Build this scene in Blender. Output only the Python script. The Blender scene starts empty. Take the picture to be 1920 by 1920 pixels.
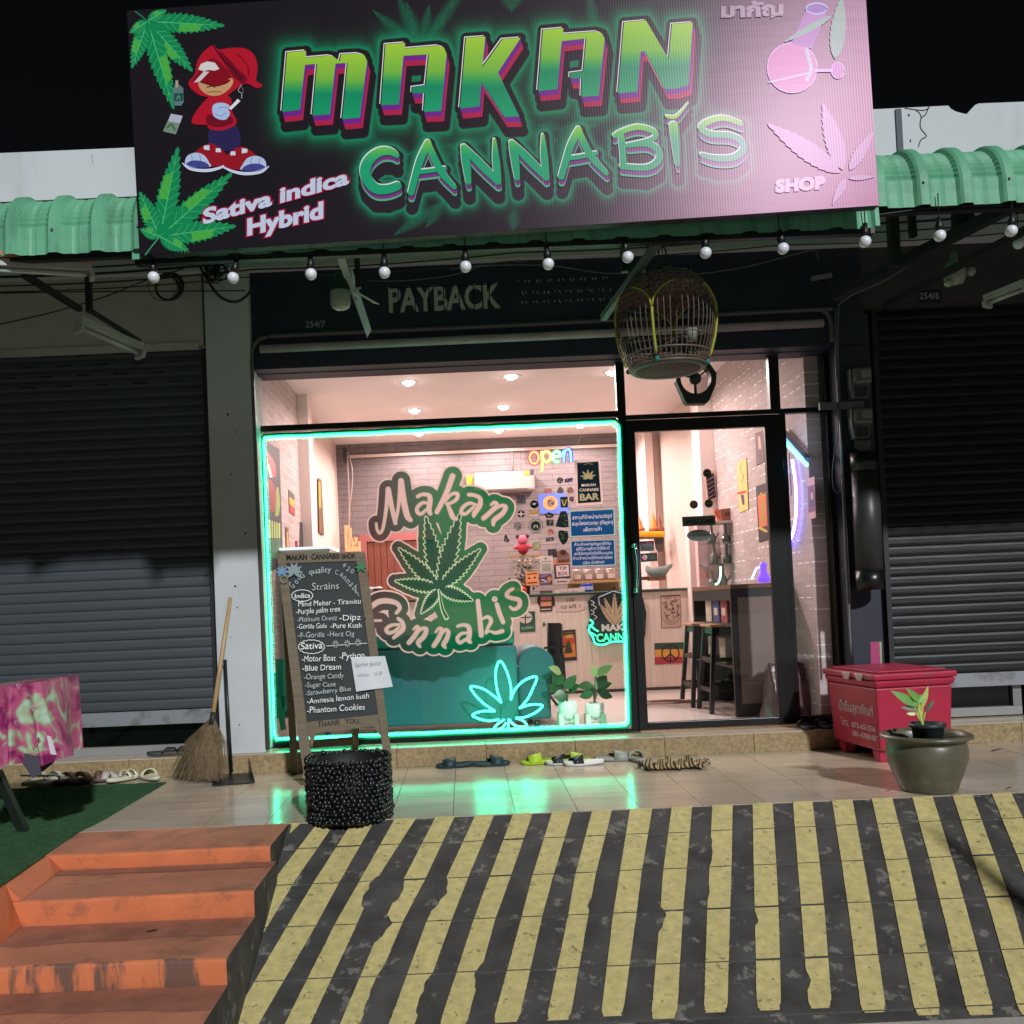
import bpy, bmesh, math, random
import numpy as np
from mathutils import Vector, Matrix
from mathutils.geometry import tessellate_polygon
random.seed(7)
R = math.radians
C = bpy.context.scene.collection
S = bpy.context.scene

# ------------------------------------------------------------------ camera
FPX, PPX, PPY = 1750.0, 870.0, 1091.0          # focal length and principal point, in pixels of a 1920 square
CAMP = Vector((0.0, -6.3, 1.08))
cam_d = bpy.data.cameras.new('camera'); cam = bpy.data.objects.new('camera', cam_d); C.objects.link(cam)
cam_d.sensor_width = 36; cam_d.lens = FPX / 1920 * 36
cam_d.shift_x = (960 - PPX) / 1920; cam_d.shift_y = (PPY - 960) / 1920
cam_d.clip_start = .05; cam_d.clip_end = 300
_r, _p = math.atan(.0425), R(1.35)
CR = (Matrix.Rotation(R(90) + _p, 3, 'X') @ Matrix.Rotation(_r, 3, 'Z'))
# roll so that level lines climb to the right of the picture
CR = (Matrix.Rotation(R(90) + _p, 3, 'X') @ Matrix.Rotation(-_r, 3, 'Z'))
cam.matrix_world = Matrix.Translation(CAMP) @ CR.to_4x4()
S.camera = cam
def ray(u, v): return CR @ Vector(((u - PPX) / FPX, -(v - PPY) / FPX, -1.0))
def PY(u, v, Y): d = ray(u, v); return CAMP + d * ((Y - CAMP.y) / d.y)
def PZ(u, v, Z): d = ray(u, v); return CAMP + d * ((Z - CAMP.z) / d.z)
def PX(u, v, X): d = ray(u, v); return CAMP + d * ((X - CAMP.x) / d.x)
def hit(p0, n):
    def f(u, v):
        d = ray(u, v); return CAMP + d * ((p0 - CAMP).dot(n) / d.dot(n))
    return f

# ------------------------------------------------------------------ world, street light, exposure
W = bpy.data.worlds.new('World'); S.world = W; W.use_nodes = True
nt = W.node_tree; bg = nt.nodes['Background']
sky = nt.nodes.new('ShaderNodeTexSky'); sky.sky_type = 'NISHITA'; sky.sun_disc = False
SUN_EL, SUN_AZ = 30, 19
sky.sun_elevation = R(SUN_EL); sky.sun_rotation = R(180 - SUN_AZ)
hz = nt.nodes.new('ShaderNodeVectorMath'); hz.operation = 'MULTIPLY'; hz.inputs[1].default_value = (1.05, .82, .62)
nt.links.new(sky.outputs[0], hz.inputs[0]); nt.links.new(hz.outputs[0], bg.inputs[0]); bg.inputs[1].default_value = .0016
sl = bpy.data.lights.new('street_light', 'SUN'); sl.energy = 3.0; sl.angle = R(2.2); sl.color = (.95, .97, 1.0)
slo = bpy.data.objects.new('street_light', sl); C.objects.link(slo)
_t = Vector((-math.sin(R(SUN_AZ)) * math.cos(R(SUN_EL)), math.cos(R(SUN_AZ)) * math.cos(R(SUN_EL)), -math.sin(R(SUN_EL))))
slo.rotation_euler = _t.to_track_quat('-Z', 'Y').to_euler(); slo.location = (3, -8, 6)
S.view_settings.view_transform = 'Standard'; S.view_settings.look = 'None'
S.view_settings.exposure = 0; S.view_settings.gamma = 1
S.render.engine = 'CYCLES'
try:
    S.cycles.use_denoising = True; S.cycles.max_bounces = 8; S.cycles.transparent_max_bounces = 12
    S.cycles.sample_clamp_indirect = 6
except Exception: pass

# ------------------------------------------------------------------ helpers
def lin(c):
    return tuple((x / 255 / 12.92 if x / 255 <= .04045 else ((x / 255 + .055) / 1.055) ** 2.4) for x in c[:3])
_m = {}
def mat(name, col, rough=.6, metal=0, spec=.5, var=0, vs=8, bump=0, bs=60, emis=None, es=0, stretch=(1, 1, 1), dirt=None, dcol=(40, 36, 30), ds=3, dt=.52, dw=.16, coat=0, tint=None, alpha=1, aniso=0):
    if name in _m: return _m[name]
    m = bpy.data.materials.new(name); m.use_nodes = True; n = m.node_tree.nodes; L = m.node_tree.links
    b = n['Principled BSDF']; c = lin(col)
    b.inputs['Base Color'].default_value = (*c, 1); b.inputs['Roughness'].default_value = rough
    b.inputs['Metallic'].default_value = metal; b.inputs['Specular IOR Level'].default_value = spec
    b.inputs['Coat Weight'].default_value = coat
    if tint: b.inputs['Specular Tint'].default_value = (*tint, 1)
    if alpha < 1: b.inputs['Alpha'].default_value = alpha
    if var or bump or dirt:
        tc = n.new('ShaderNodeTexCoord'); mp = n.new('ShaderNodeMapping'); L.new(tc.outputs['Object'], mp.inputs[0])
        mp.inputs['Scale'].default_value = stretch
        oi = n.new('ShaderNodeObjectInfo')
        ad = n.new('ShaderNodeVectorMath'); ad.operation = 'SCALE'; ad.inputs[0].default_value = (17, 31, 11)
        L.new(oi.outputs['Random'], ad.inputs['Scale']); L.new(ad.outputs[0], mp.inputs['Location'])
    last = None
    if var:
        no = n.new('ShaderNodeTexNoise'); no.inputs['Scale'].default_value = vs; no.inputs['Detail'].default_value = 6
        L.new(mp.outputs[0], no.inputs['Vector'])
        mr = n.new('ShaderNodeMapRange'); L.new(no.outputs[0], mr.inputs[0])
        mr.inputs[1].default_value = .3; mr.inputs[2].default_value = .7; mr.inputs[3].default_value = 1 - var; mr.inputs[4].default_value = 1 + var
        mx = n.new('ShaderNodeVectorMath'); mx.operation = 'SCALE'; mx.inputs[0].default_value = c
        L.new(mr.outputs[0], mx.inputs['Scale']); last = mx.outputs[0]
        L.new(last, b.inputs['Base Color'])
    if dirt:
        nd = n.new('ShaderNodeTexNoise'); nd.inputs['Scale'].default_value = ds; nd.inputs['Detail'].default_value = 8; nd.inputs['Roughness'].default_value = .65
        L.new(mp.outputs[0], nd.inputs['Vector'])
        r2 = n.new('ShaderNodeMapRange'); L.new(nd.outputs[0], r2.inputs[0]); r2.inputs[1].default_value = dt; r2.inputs[2].default_value = dt + dw
        r2.inputs[3].default_value = 0; r2.inputs[4].default_value = dirt
        mi = n.new('ShaderNodeMix'); mi.data_type = 'RGBA'; L.new(r2.outputs[0], mi.inputs[0])
        if last: L.new(last, mi.inputs[6])
        else: mi.inputs[6].default_value = (*c, 1)
        mi.inputs[7].default_value = (*lin(dcol), 1); L.new(mi.outputs[2], b.inputs['Base Color'])
    if bump:
        nb = n.new('ShaderNodeTexNoise'); nb.inputs['Scale'].default_value = bs; nb.inputs['Detail'].default_value = 4
        L.new(mp.outputs[0], nb.inputs['Vector'])
        bu = n.new('ShaderNodeBump'); bu.inputs['Strength'].default_value = bump; bu.inputs['Distance'].default_value = .01
        L.new(nb.outputs[0], bu.inputs['Height']); L.new(bu.outputs[0], b.inputs['Normal'])
    if emis:
        b.inputs['Emission Color'].default_value = (*emis, 1); b.inputs['Emission Strength'].default_value = es
    _m[name] = m; return m
def vmat(name, rough=.5, spec=.5, bump=None, tint=None, coat=0):
    if name in _m: return _m[name]
    m = bpy.data.materials.new(name); m.use_nodes = True; n = m.node_tree.nodes; L = m.node_tree.links
    b = n['Principled BSDF']; a = n.new('ShaderNodeVertexColor'); a.layer_name = 'Col'
    L.new(a.outputs[0], b.inputs['Base Color']); b.inputs['Roughness'].default_value = rough; b.inputs['Specular IOR Level'].default_value = spec
    b.inputs['Coat Weight'].default_value = coat
    if tint: b.inputs['Specular Tint'].default_value = (*tint, 1)
    if bump == 'ribs':
        tc = n.new('ShaderNodeTexCoord'); w = n.new('ShaderNodeTexWave'); w.wave_type = 'BANDS'; w.bands_direction = 'X'
        w.inputs['Scale'].default_value = 26; w.inputs['Distortion'].default_value = .6; w.inputs['Detail'].default_value = 1
        L.new(tc.outputs['Object'], w.inputs['Vector'])
        no = n.new('ShaderNodeTexNoise'); no.inputs['Scale'].default_value = 3; mp = n.new('ShaderNodeMapping'); mp.inputs['Scale'].default_value = (1, 1, 5)
        L.new(tc.outputs['Object'], mp.inputs[0]); L.new(mp.outputs[0], no.inputs['Vector'])
        ad = n.new('ShaderNodeMath'); ad.operation = 'MULTIPLY_ADD'; L.new(no.outputs[0], ad.inputs[0]); ad.inputs[1].default_value = 4; L.new(w.outputs['Fac'], ad.inputs[2])
        bu = n.new('ShaderNodeBump'); bu.inputs['Strength'].default_value = .022; bu.inputs['Distance'].default_value = .003
        L.new(ad.outputs[0], bu.inputs['Height']); L.new(bu.outputs[0], b.inputs['Normal'])
    _m[name] = m; return m
def glow(name, col, s):
    if name in _m: return _m[name]
    m = bpy.data.materials.new(name); m.use_nodes = True; n = m.node_tree.nodes; n.remove(n['Principled BSDF'])
    e = n.new('ShaderNodeEmission'); e.inputs[0].default_value = (*col, 1); e.inputs[1].default_value = s
    m.node_tree.links.new(e.outputs[0], n['Material Output'].inputs[0]); _m[name] = m; return m
def glassmat(name='clear_glass', tint=(1, 1, 1), refl=.08):
    if name in _m: return _m[name]
    m = bpy.data.materials.new(name); m.use_nodes = True; n = m.node_tree.nodes; L = m.node_tree.links; n.remove(n['Principled BSDF'])
    t = n.new('ShaderNodeBsdfTransparent'); t.inputs[0].default_value = (*tint, 1)
    g = n.new('ShaderNodeBsdfGlossy'); g.inputs['Roughness'].default_value = .02
    lw = n.new('ShaderNodeLayerWeight'); lw.inputs[0].default_value = .35
    mu = n.new('ShaderNodeMath'); mu.operation = 'MULTIPLY_ADD'; L.new(lw.outputs['Fresnel'], mu.inputs[0]); mu.inputs[1].default_value = .5; mu.inputs[2].default_value = refl * .3
    mx = n.new('ShaderNodeMixShader'); L.new(mu.outputs[0], mx.inputs[0]); L.new(t.outputs[0], mx.inputs[1]); L.new(g.outputs[0], mx.inputs[2])
    L.new(mx.outputs[0], n['Material Output'].inputs[0]); _m[name] = m; return m

def tag(o, label=None, cat=None, group=None, kind=None):
    if label: o['label'] = label
    if cat: o['category'] = cat
    if group: o['group'] = group
    if kind: o['kind'] = kind
    return o
def thing(name, label, cat, loc=(0, 0, 0), group=None, rz=0):
    o = bpy.data.objects.new(name, None); C.objects.link(o); o.location = loc; o.rotation_euler = (0, 0, rz)
    o.empty_display_size = .1
    return tag(o, label, cat, group)
def wloc(o):
    p = Vector((0, 0, 0))
    while o is not None: p += Vector(o.location); o = o.parent
    return p
class MB:
    """collects solids given in world metres (or in the thing's own frame with local=True) and links them as one mesh"""
    def __init__(s): s.v = []; s.f = []; s.sm = []
    def add(s, vs, fs, smooth=False):
        k = len(s.v); s.v += [tuple(x) for x in vs]
        for f in fs: s.f.append([i + k for i in f]); s.sm.append(smooth)
        return s
    def box(s, x0, x1, y0, y1, z0, z1):
        x0, x1 = min(x0, x1), max(x0, x1); y0, y1 = min(y0, y1), max(y0, y1); z0, z1 = min(z0, z1), max(z0, z1)
        return s.add([(x0, y0, z0), (x1, y0, z0), (x1, y1, z0), (x0, y1, z0), (x0, y0, z1), (x1, y0, z1), (x1, y1, z1), (x0, y1, z1)],
                     [(0, 3, 2, 1), (4, 5, 6, 7), (0, 1, 5, 4), (1, 2, 6, 5), (2, 3, 7, 6), (3, 0, 4, 7)])
    def prism(s, pts, off):
        n = len(pts); off = Vector(off); a = [Vector(p) for p in pts]; b = [p + off for p in a]
        return s.add(a + b, [list(range(n)), list(range(2 * n - 1, n - 1, -1))] + [(i, i + n, (i + 1) % n + n, (i + 1) % n) for i in range(n)])
    def bar(s, a, b, w, h=None, up=(0, 0, 1)):
        a = Vector(a); b = Vector(b); d = (b - a).normalized(); h = h or w; up = Vector(up)
        if abs(d.dot(up)) > .98: up = Vector((0, 1, 0))
        r = d.cross(up).normalized() * w / 2; q = r.normalized().cross(d) * h / 2
        return s.add([a - r - q, a + r - q, a + r + q, a - r + q, b - r - q, b + r - q, b + r + q, b - r + q],
                     [(0, 1, 2, 3), (7, 6, 5, 4), (0, 4, 5, 1), (1, 5, 6, 2), (2, 6, 7, 3), (3, 7, 4, 0)])
    def tube(s, pts, r, n=8, caps=True, closed=False):
        pts = [Vector(p) for p in pts]; m = len(pts); rs = r if isinstance(r, (list, tuple)) else [r] * m
        vs = []; ref = None
        for i, p in enumerate(pts):
            if closed: d = pts[(i + 1) % m] - pts[i - 1]
            else: d = pts[min(i + 1, m - 1)] - pts[max(i - 1, 0)]
            d = d.normalized() if d.length > 1e-9 else Vector((0, 0, 1))
            if ref is None: ref = d.orthogonal().normalized()
            ref = (ref - d * ref.dot(d)); ref = ref.normalized() if ref.length > 1e-6 else d.orthogonal().normalized()
            q = d.cross(ref)
            for k in range(n):
                a = 2 * math.pi * k / n; vs.append(p + (ref * math.cos(a) + q * math.sin(a)) * rs[i])
        fs = []
        for i in range(m if closed else m - 1):
            j = (i + 1) % m
            for k in range(n): fs.append((i * n + k, i * n + (k + 1) % n, j * n + (k + 1) % n, j * n + k))
        s.add(vs, fs, True)
        if caps and not closed:
            b = len(s.v) - len(vs)
            s.f.append([b + k for k in range(n)][::-1]); s.sm.append(False)
            s.f.append([b + (m - 1) * n + k for k in range(n)]); s.sm.append(False)
        return s
    def lathe(s, prof, c=(0, 0, 0), n=24, a0=0, a1=2 * math.pi, sx=1, sy=1):
        full = abs(a1 - a0 - 2 * math.pi) < 1e-6; m = n if full else n + 1; vs = []
        for r, z in prof:
            for k in range(m):
                a = a0 + (a1 - a0) * k / n; vs.append((c[0] + r * math.cos(a) * sx, c[1] + r * math.sin(a) * sy, c[2] + z))
        fs = []
        for i in range(len(prof) - 1):
            for k in range(n if not full else n):
                k2 = (k + 1) % m if full else k + 1
                fs.append((i * m + k, i * m + k2, (i + 1) * m + k2, (i + 1) * m + k))
        return s.add(vs, fs, True)
    def ball(s, c, r, n=12, m=8, sx=1, sy=1, sz=1):
        prof = [(r * math.sin(math.pi * i / m) + 1e-5, -r * sz * math.cos(math.pi * i / m)) for i in range(m + 1)]
        return s.lathe(prof, c, n, sx=sx, sy=sy)
    def sheet(s, fn, nu, nv, smooth=True):
        vs = [fn(i / nu, j / nv) for j in range(nv + 1) for i in range(nu + 1)]
        return s.add(vs, [(j * (nu + 1) + i, j * (nu + 1) + i + 1, (j + 1) * (nu + 1) + i + 1, (j + 1) * (nu + 1) + i) for j in range(nv) for i in range(nu)], smooth)
    def build(s, name, material, parent=None, kind=None, local=False, bevel=0):
        o0 = Vector((0, 0, 0)) if (parent is None or local) else wloc(parent)
        me = bpy.data.meshes.new(name)
        me.from_pydata([(x - o0.x, y - o0.y, z - o0.z) for x, y, z in s.v], [], s.f)
        me.polygons.foreach_set('use_smooth', s.sm); me.update()
        bm = bmesh.new(); bm.from_mesh(me); bmesh.ops.recalc_face_normals(bm, faces=bm.faces); bm.to_mesh(me); bm.free()
        me.materials.append(material); o = bpy.data.objects.new(name, me); C.objects.link(o); o.parent = parent
        if kind: o['kind'] = kind
        if bevel:
            md = o.modifiers.new('b', 'BEVEL'); md.width = bevel; md.segments = 2; md.limit_method = 'ANGLE'; md.angle_limit = R(40)
        return o
def copy_tree(o, parent=None):
    c = o.copy(); C.objects.link(c); c.parent = parent
    for ch in list(o.children): copy_tree(ch, c)
    return c
def smooth(pts, n=6, closed=False):
    P = [tuple(float(x) for x in p) for p in pts]; m = len(P); out = []
    if m < 3: return P
    rng = range(m) if closed else range(m - 1)
    for i in rng:
        g = lambda k: P[k % m] if closed else P[max(0, min(m - 1, k))]
        p0, p1, p2, p3 = g(i - 1), g(i), g(i + 1), g(i + 2)
        for k in range(n):
            t = k / n; out.append(tuple(.5 * (2 * b + (c - a) * t + (2 * a - 5 * b + 4 * c - d) * t * t + (3 * b - a - 3 * c + d) * t ** 3) for a, b, c, d in zip(p0, p1, p2, p3)))
    if not closed: out.append(P[-1])
    return out
_tx = {}
def textmesh(body, grow=0.0):
    k = (body, round(grow, 4))
    if k not in _tx:
        c = bpy.data.curves.new('lettering', 'FONT'); c.body = body; c.offset = grow; c.resolution_u = 3
        o = bpy.data.objects.new('lettering', c); C.objects.link(o)
        m = bpy.data.meshes.new_from_object(o)
        _tx[k] = ([(v.co.x, v.co.y) for v in m.vertices], [list(p.vertices) for p in m.polygons])
        bpy.data.objects.remove(o); bpy.data.curves.remove(c); bpy.data.meshes.remove(m)
    return _tx[k]
class Art:
    """flat print laid on a plane; shapes are given in photo pixels and dropped on the plane where the thing stands"""
    def __init__(s, fn, n=(0, -1, 0), dz=.0002): s.fn = fn; s.n = Vector(n).normalized(); s.dz = dz; s.v = []; s.f = []; s.c = []; s.k = 1
    def _p(s, u, v, col):
        s.v.append(s.fn(u, v) + s.n * (s.k * s.dz)); s.c.append(lin(col(u, v) if callable(col) else col))
    def raw(s, pts, faces, col):
        b = len(s.v)
        for u, v in pts: s._p(u, v, col)
        s.f += [[b + i for i in f] for f in faces]; s.k += 1
    def poly(s, pts, col, bands=0):
        pts = [(p[0], p[1]) for p in pts]
        if not bands: return s.raw(pts, [list(range(len(pts)))], col)
        tris = tessellate_polygon([[Vector((a, b, 0)) for a, b in pts]])
        v0 = min(p[1] for p in pts); v1 = max(p[1] for p in pts)
        for t in tris:
            tri = [pts[i] for i in t]
            for k in range(bands):
                lo = v0 + (v1 - v0) * k / bands; hi = v0 + (v1 - v0) * (k + 1) / bands; q = tri
                for sgn, lim in ((1, lo), (-1, hi)):
                    o = []
                    for i in range(len(q)):
                        a, b = q[i - 1], q[i]; da = sgn * (a[1] - lim); db = sgn * (b[1] - lim)
                        if (da >= 0) != (db >= 0): tt = da / (da - db); o.append((a[0] + (b[0] - a[0]) * tt, a[1] + (b[1] - a[1]) * tt))
                        if db >= 0: o.append(b)
                    q = o
                    if len(q) < 3: break
                if len(q) >= 3:
                    b = len(s.v)
                    for u, v in q: s._p(u, v, col)
                    s.f.append(list(range(b, len(s.v))))
        s.k += 1
    def rect(s, u0, v0, u1, v1, col, sl=-.0425): s.poly([(u0, v0), (u1, v0 + sl * (u1 - u0)), (u1 + .0425 * (v1 - v0), v1 + sl * (u1 - u0)), (u0 + .0425 * (v1 - v0), v1)], col)
    def disc(s, c, rx, ry, col, n=20): s.poly([(c[0] + rx * math.cos(2 * math.pi * k / n), c[1] + ry * math.sin(2 * math.pi * k / n)) for k in range(n)], col)
    def ring(s, c, rx, ry, w, col, n=24):
        p = [(c[0] + rx * math.cos(2 * math.pi * k / n), c[1] + ry * math.sin(2 * math.pi * k / n)) for k in range(n)]
        s.stroke(p + [p[0], p[1]], w, col, sm=0)
    def stroke(s, pts, w, col, sm=5, sc=1, off=(0, 0), grow=0, caps=True, keep=False):
        """pts (u,v[,w]); sc/off map zoomed drawing units to photo pixels"""
        P = [((p[0] / sc + off[0]), (p[1] / sc + off[1]), ((p[2] / sc) if len(p) > 2 else w)) for p in pts]
        if sm and len(P) > 2: P = smooth(P, sm)
        L = []; Rr = []; m = len(P)
        for i, (u, v, ww) in enumerate(P):
            a = P[max(i - 1, 0)]; b = P[min(i + 1, m - 1)]; dx, dy = b[0] - a[0], b[1] - a[1]; d = math.hypot(dx, dy) or 1
            nx, ny = -dy / d, dx / d; h = max(ww, .3) / 2 + grow
            L.append((u + nx * h, v + ny * h)); Rr.append((u - nx * h, v - ny * h))
        b = len(s.v)
        for q in L + Rr: s._p(q[0], q[1], col)
        s.f += [[b + i, b + i + 1, b + m + i + 1, b + m + i] for i in range(m - 1)]
        if caps:
            for (e, nb) in ((0, 1), (m - 1, m - 2)):
                u, v, ww = P[e]; h = max(ww, .3) / 2 + grow; a0 = math.atan2(v - P[nb][1], u - P[nb][0])
                b = len(s.v)
                for k in range(9):
                    a = a0 - math.pi / 2 + math.pi * k / 8; s._p(u + h * math.cos(a), v + h * math.sin(a), col)
                s.f.append(list(range(b, b + 9)))
        s.k += .5 if keep else 1
    def text(s, body, p0, p1, h, col, grow=0, shear=0, lean=.0425, width=True, wob=0):
        """baseline from p0 to p1 (photo pixels), capital height h"""
        vs, fs = textmesh(body, 0)
        if not vs: return
        x0 = min(v[0] for v in vs); x1 = max(v[0] for v in vs); wpx = math.hypot(p1[0] - p0[0], p1[1] - p0[1])
        sy = h / .73; sx = wpx / (x1 - x0)
        if grow: vs, fs = textmesh(body, grow / max(sy, sx))
        dx, dy = (p1[0] - p0[0]) / wpx, (p1[1] - p0[1]) / wpx; ux, uy = -lean * 1.0, -1.0
        out = []
        for x, y in vs:
            a = (x - x0) * sx + shear * y * sy; b = y * sy
            if wob: a, b = a + wob * math.sin(b * .9 + p0[1]) + wob * .8 * math.sin(a * .33 + p0[0]), b * (1 + .10 * math.sin(a * .23 + p0[1])) + wob * math.sin(a * .41 + p0[1] * 3)
            out.append((p0[0] + dx * a + ux * b, p0[1] + dy * a + uy * b))
        s.raw(out, fs, col)
    def build(s, name, material, parent=None, kind=None):
        o0 = wloc(parent) if parent is not None else Vector((0, 0, 0))
        me = bpy.data.meshes.new(name); me.from_pydata([tuple(p - o0) for p in s.v], [], s.f)
        a = me.color_attributes.new('Col', 'FLOAT_COLOR', 'POINT')
        a.data.foreach_set('color', np.array([(*c, 1) for c in s.c], dtype=np.float32).ravel()); me.update()
        me.materials.append(material); o = bpy.data.objects.new(name, me); C.objects.link(o); o.parent = parent
        if kind: o['kind'] = kind
        return o
def leaflet(c, tip, w, n=9, tooth=.25):
    dx, dy = tip[0] - c[0], tip[1] - c[1]; L = math.hypot(dx, dy); dx /= L; dy /= L; nx, ny = -dy, dx; out = []
    prof = lambda t: w / 2 * (math.sin(math.pi * min(1, t) ** .75) ** .9 if t < 1 else 0)
    side = []
    for k in range(n):
        t = .06 + .92 * k / n; t2 = .06 + .92 * (k + .85) / n
        side.append((t * L, max(.6, prof(t) * (1 - tooth)))); side.append((t2 * L, prof(t2 * .97) + .3))
    a = [(c[0] + dx * t + nx * h, c[1] + dy * t + ny * h) for t, h in side]
    b = [(c[0] + dx * t - nx * h, c[1] + dy * t - ny * h) for t, h in side]
    return [c] + a + [tip] + b[::-1]
def tvmat(name, tr=.6, see=1.0):
    m = bpy.data.materials.new(name); m.use_nodes = True; n = m.node_tree.nodes; L = m.node_tree.links; n.remove(n['Principled BSDF'])
    a = n.new('ShaderNodeVertexColor'); a.layer_name = 'Col'; d = n.new('ShaderNodeBsdfDiffuse'); t = n.new('ShaderNodeBsdfTranslucent')
    L.new(a.outputs[0], d.inputs[0]); L.new(a.outputs[0], t.inputs[0]); x = n.new('ShaderNodeMixShader'); x.inputs[0].default_value = tr
    L.new(d.outputs[0], x.inputs[1]); L.new(t.outputs[0], x.inputs[2]); y = n.new('ShaderNodeMixShader'); tr_ = n.new('ShaderNodeBsdfTransparent')
    al = n.new('ShaderNodeMath'); al.operation = 'MULTIPLY'; al.inputs[1].default_value = see; L.new(a.outputs['Alpha'], al.inputs[0])
    L.new(al.outputs[0], y.inputs[0]); L.new(tr_.outputs[0], y.inputs[1]); L.new(x.outputs[0], y.inputs[2]); L.new(y.outputs[0], n['Material Output'].inputs[0]); return m
class Ras:
    """single-layer window print: a fine grid whose point colours (and alpha) carry the artwork, so light comes through it evenly"""
    def __init__(s, fn, u0, v0, u1, v1, st=.8):
        s.fn = fn; s.st = st; s.nu = int((u1 - u0) / st) + 1; s.nv = int((v1 - v0) / st) + 1; s.k = 0
        s.u = u0 + st * np.arange(s.nu); s.v = v0 + st * np.arange(s.nv); s.U, s.V = np.meshgrid(s.u, s.v)
        s.rgb = np.zeros(s.U.shape + (3,)); s.a = np.zeros(s.U.shape)
    def _put(s, i0, i1, j0, j1, cov, col):
        sub = s.rgb[j0:j1, i0:i1]; c = np.clip(cov, 0, 1)[..., None]
        if callable(col):
            cc = np.array([[lin(col(float(a), float(b))) for a in s.u[i0:i1]] for b in s.v[j0:j1]]).reshape(sub.shape)
        else: cc = np.array(lin(col))[None, None, :]
        al = s.a[j0:j1, i0:i1]; edge = (al < .05)[..., None]
        s.rgb[j0:j1, i0:i1] = np.where(edge & (c > 0), cc, sub * (1 - c) + cc * c); s.a[j0:j1, i0:i1] = np.maximum(al, c[..., 0])
    def _box(s, P, pad):
        us = [p[0] for p in P]; vs = [p[1] for p in P]
        i0 = max(0, int((min(us) - pad - s.u[0]) / s.st)); i1 = min(s.nu, int((max(us) + pad - s.u[0]) / s.st) + 2)
        j0 = max(0, int((min(vs) - pad - s.v[0]) / s.st)); j1 = min(s.nv, int((max(vs) + pad - s.v[0]) / s.st) + 2); return i0, i1, j0, j1
    def poly(s, P, col, bands=0):
        i0, i1, j0, j1 = s._box(P, s.st * 2)
        if i1 <= i0 or j1 <= j0: return
        U, V = s.U[j0:j1, i0:i1], s.V[j0:j1, i0:i1]; r = np.zeros(U.shape, bool); d = np.full(U.shape, 9.); j = len(P) - 1
        for i in range(len(P)):
            (xi, yi), (xj, yj) = P[i][:2], P[j][:2]
            if yi != yj: r ^= ((yi > V) != (yj > V)) & (U < (xj - xi) * (V - yi) / (yj - yi) + xi)
            dx, dy = xj - xi, yj - yi; t = np.clip(((U - xi) * dx + (V - yi) * dy) / (dx * dx + dy * dy + 1e-9), 0, 1)
            d = np.minimum(d, np.hypot(U - xi - t * dx, V - yi - t * dy)); j = i
        s._put(i0, i1, j0, j1, .5 + np.where(r, d, -d) / s.st, col)
    def stroke(s, pts, w, col, sm=5, sc=1, off=(0, 0), grow=0, caps=True, keep=False):
        P = [((p[0] / sc + off[0]), (p[1] / sc + off[1]), ((p[2] / sc) if len(p) > 2 else w)) for p in pts]
        if sm and len(P) > 2: P = smooth(P, sm)
        mw = max(p[2] for p in P) / 2 + grow; i0, i1, j0, j1 = s._box(P, mw + s.st * 2)
        if i1 <= i0 or j1 <= j0: return
        U, V = s.U[j0:j1, i0:i1], s.V[j0:j1, i0:i1]; d = np.full(U.shape, -99.)
        for a, b in zip(P[:-1], P[1:]):
            dx, dy = b[0] - a[0], b[1] - a[1]; t = np.clip(((U - a[0]) * dx + (V - a[1]) * dy) / (dx * dx + dy * dy + 1e-9), 0, 1)
            d = np.maximum(d, (a[2] + (b[2] - a[2]) * t) / 2 + grow - np.hypot(U - a[0] - t * dx, V - a[1] - t * dy))
        s._put(i0, i1, j0, j1, .5 + d / s.st, col)
    def disc(s, c, rx, ry, col, n=24): s.poly([(c[0] + rx * math.cos(2 * math.pi * k / n), c[1] + ry * math.sin(2 * math.pi * k / n)) for k in range(n)], col)
    def ring(s, c, rx, ry, w, col, n=24):
        p = [(c[0] + rx * math.cos(2 * math.pi * k / n), c[1] + ry * math.sin(2 * math.pi * k / n)) for k in range(n + 1)]; s.stroke(p, w, col, sm=0)
    def rect(s, u0, v0, u1, v1, col): s.poly([(u0, v0), (u1, v0 - .0425 * (u1 - u0)), (u1, v1 - .0425 * (u1 - u0)), (u0, v1)], col)
    def raw(s, pts, faces, col):
        i0, i1, j0, j1 = s._box(pts, s.st * 2); 
        if i1 <= i0 or j1 <= j0: return
        cov = np.zeros((j1 - j0, i1 - i0))
        for f in faces:
            P = [pts[i] for i in f]; a0, a1, b0, b1 = s._box(P, s.st); a0 = max(a0, i0); a1 = min(a1, i1); b0 = max(b0, j0); b1 = min(b1, j1)
            if a1 <= a0 or b1 <= b0: continue
            U, V = s.U[b0:b1, a0:a1], s.V[b0:b1, a0:a1]; acc = np.zeros(U.shape)
            for ox, oy in ((-.25, -.25), (.25, -.25), (-.25, .25), (.25, .25)):
                r = np.zeros(U.shape, bool); j = len(P) - 1; Uo, Vo = U + ox * s.st, V + oy * s.st
                for i in range(len(P)):
                    (xi, yi), (xj, yj) = P[i], P[j]
                    if yi != yj: r ^= ((yi > Vo) != (yj > Vo)) & (Uo < (xj - xi) * (Vo - yi) / (yj - yi) + xi)
                    j = i
                acc += r * .25
            cov[b0 - j0:b1 - j0, a0 - i0:a1 - i0] += acc
        s._put(i0, i1, j0, j1, cov, col)
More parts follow.
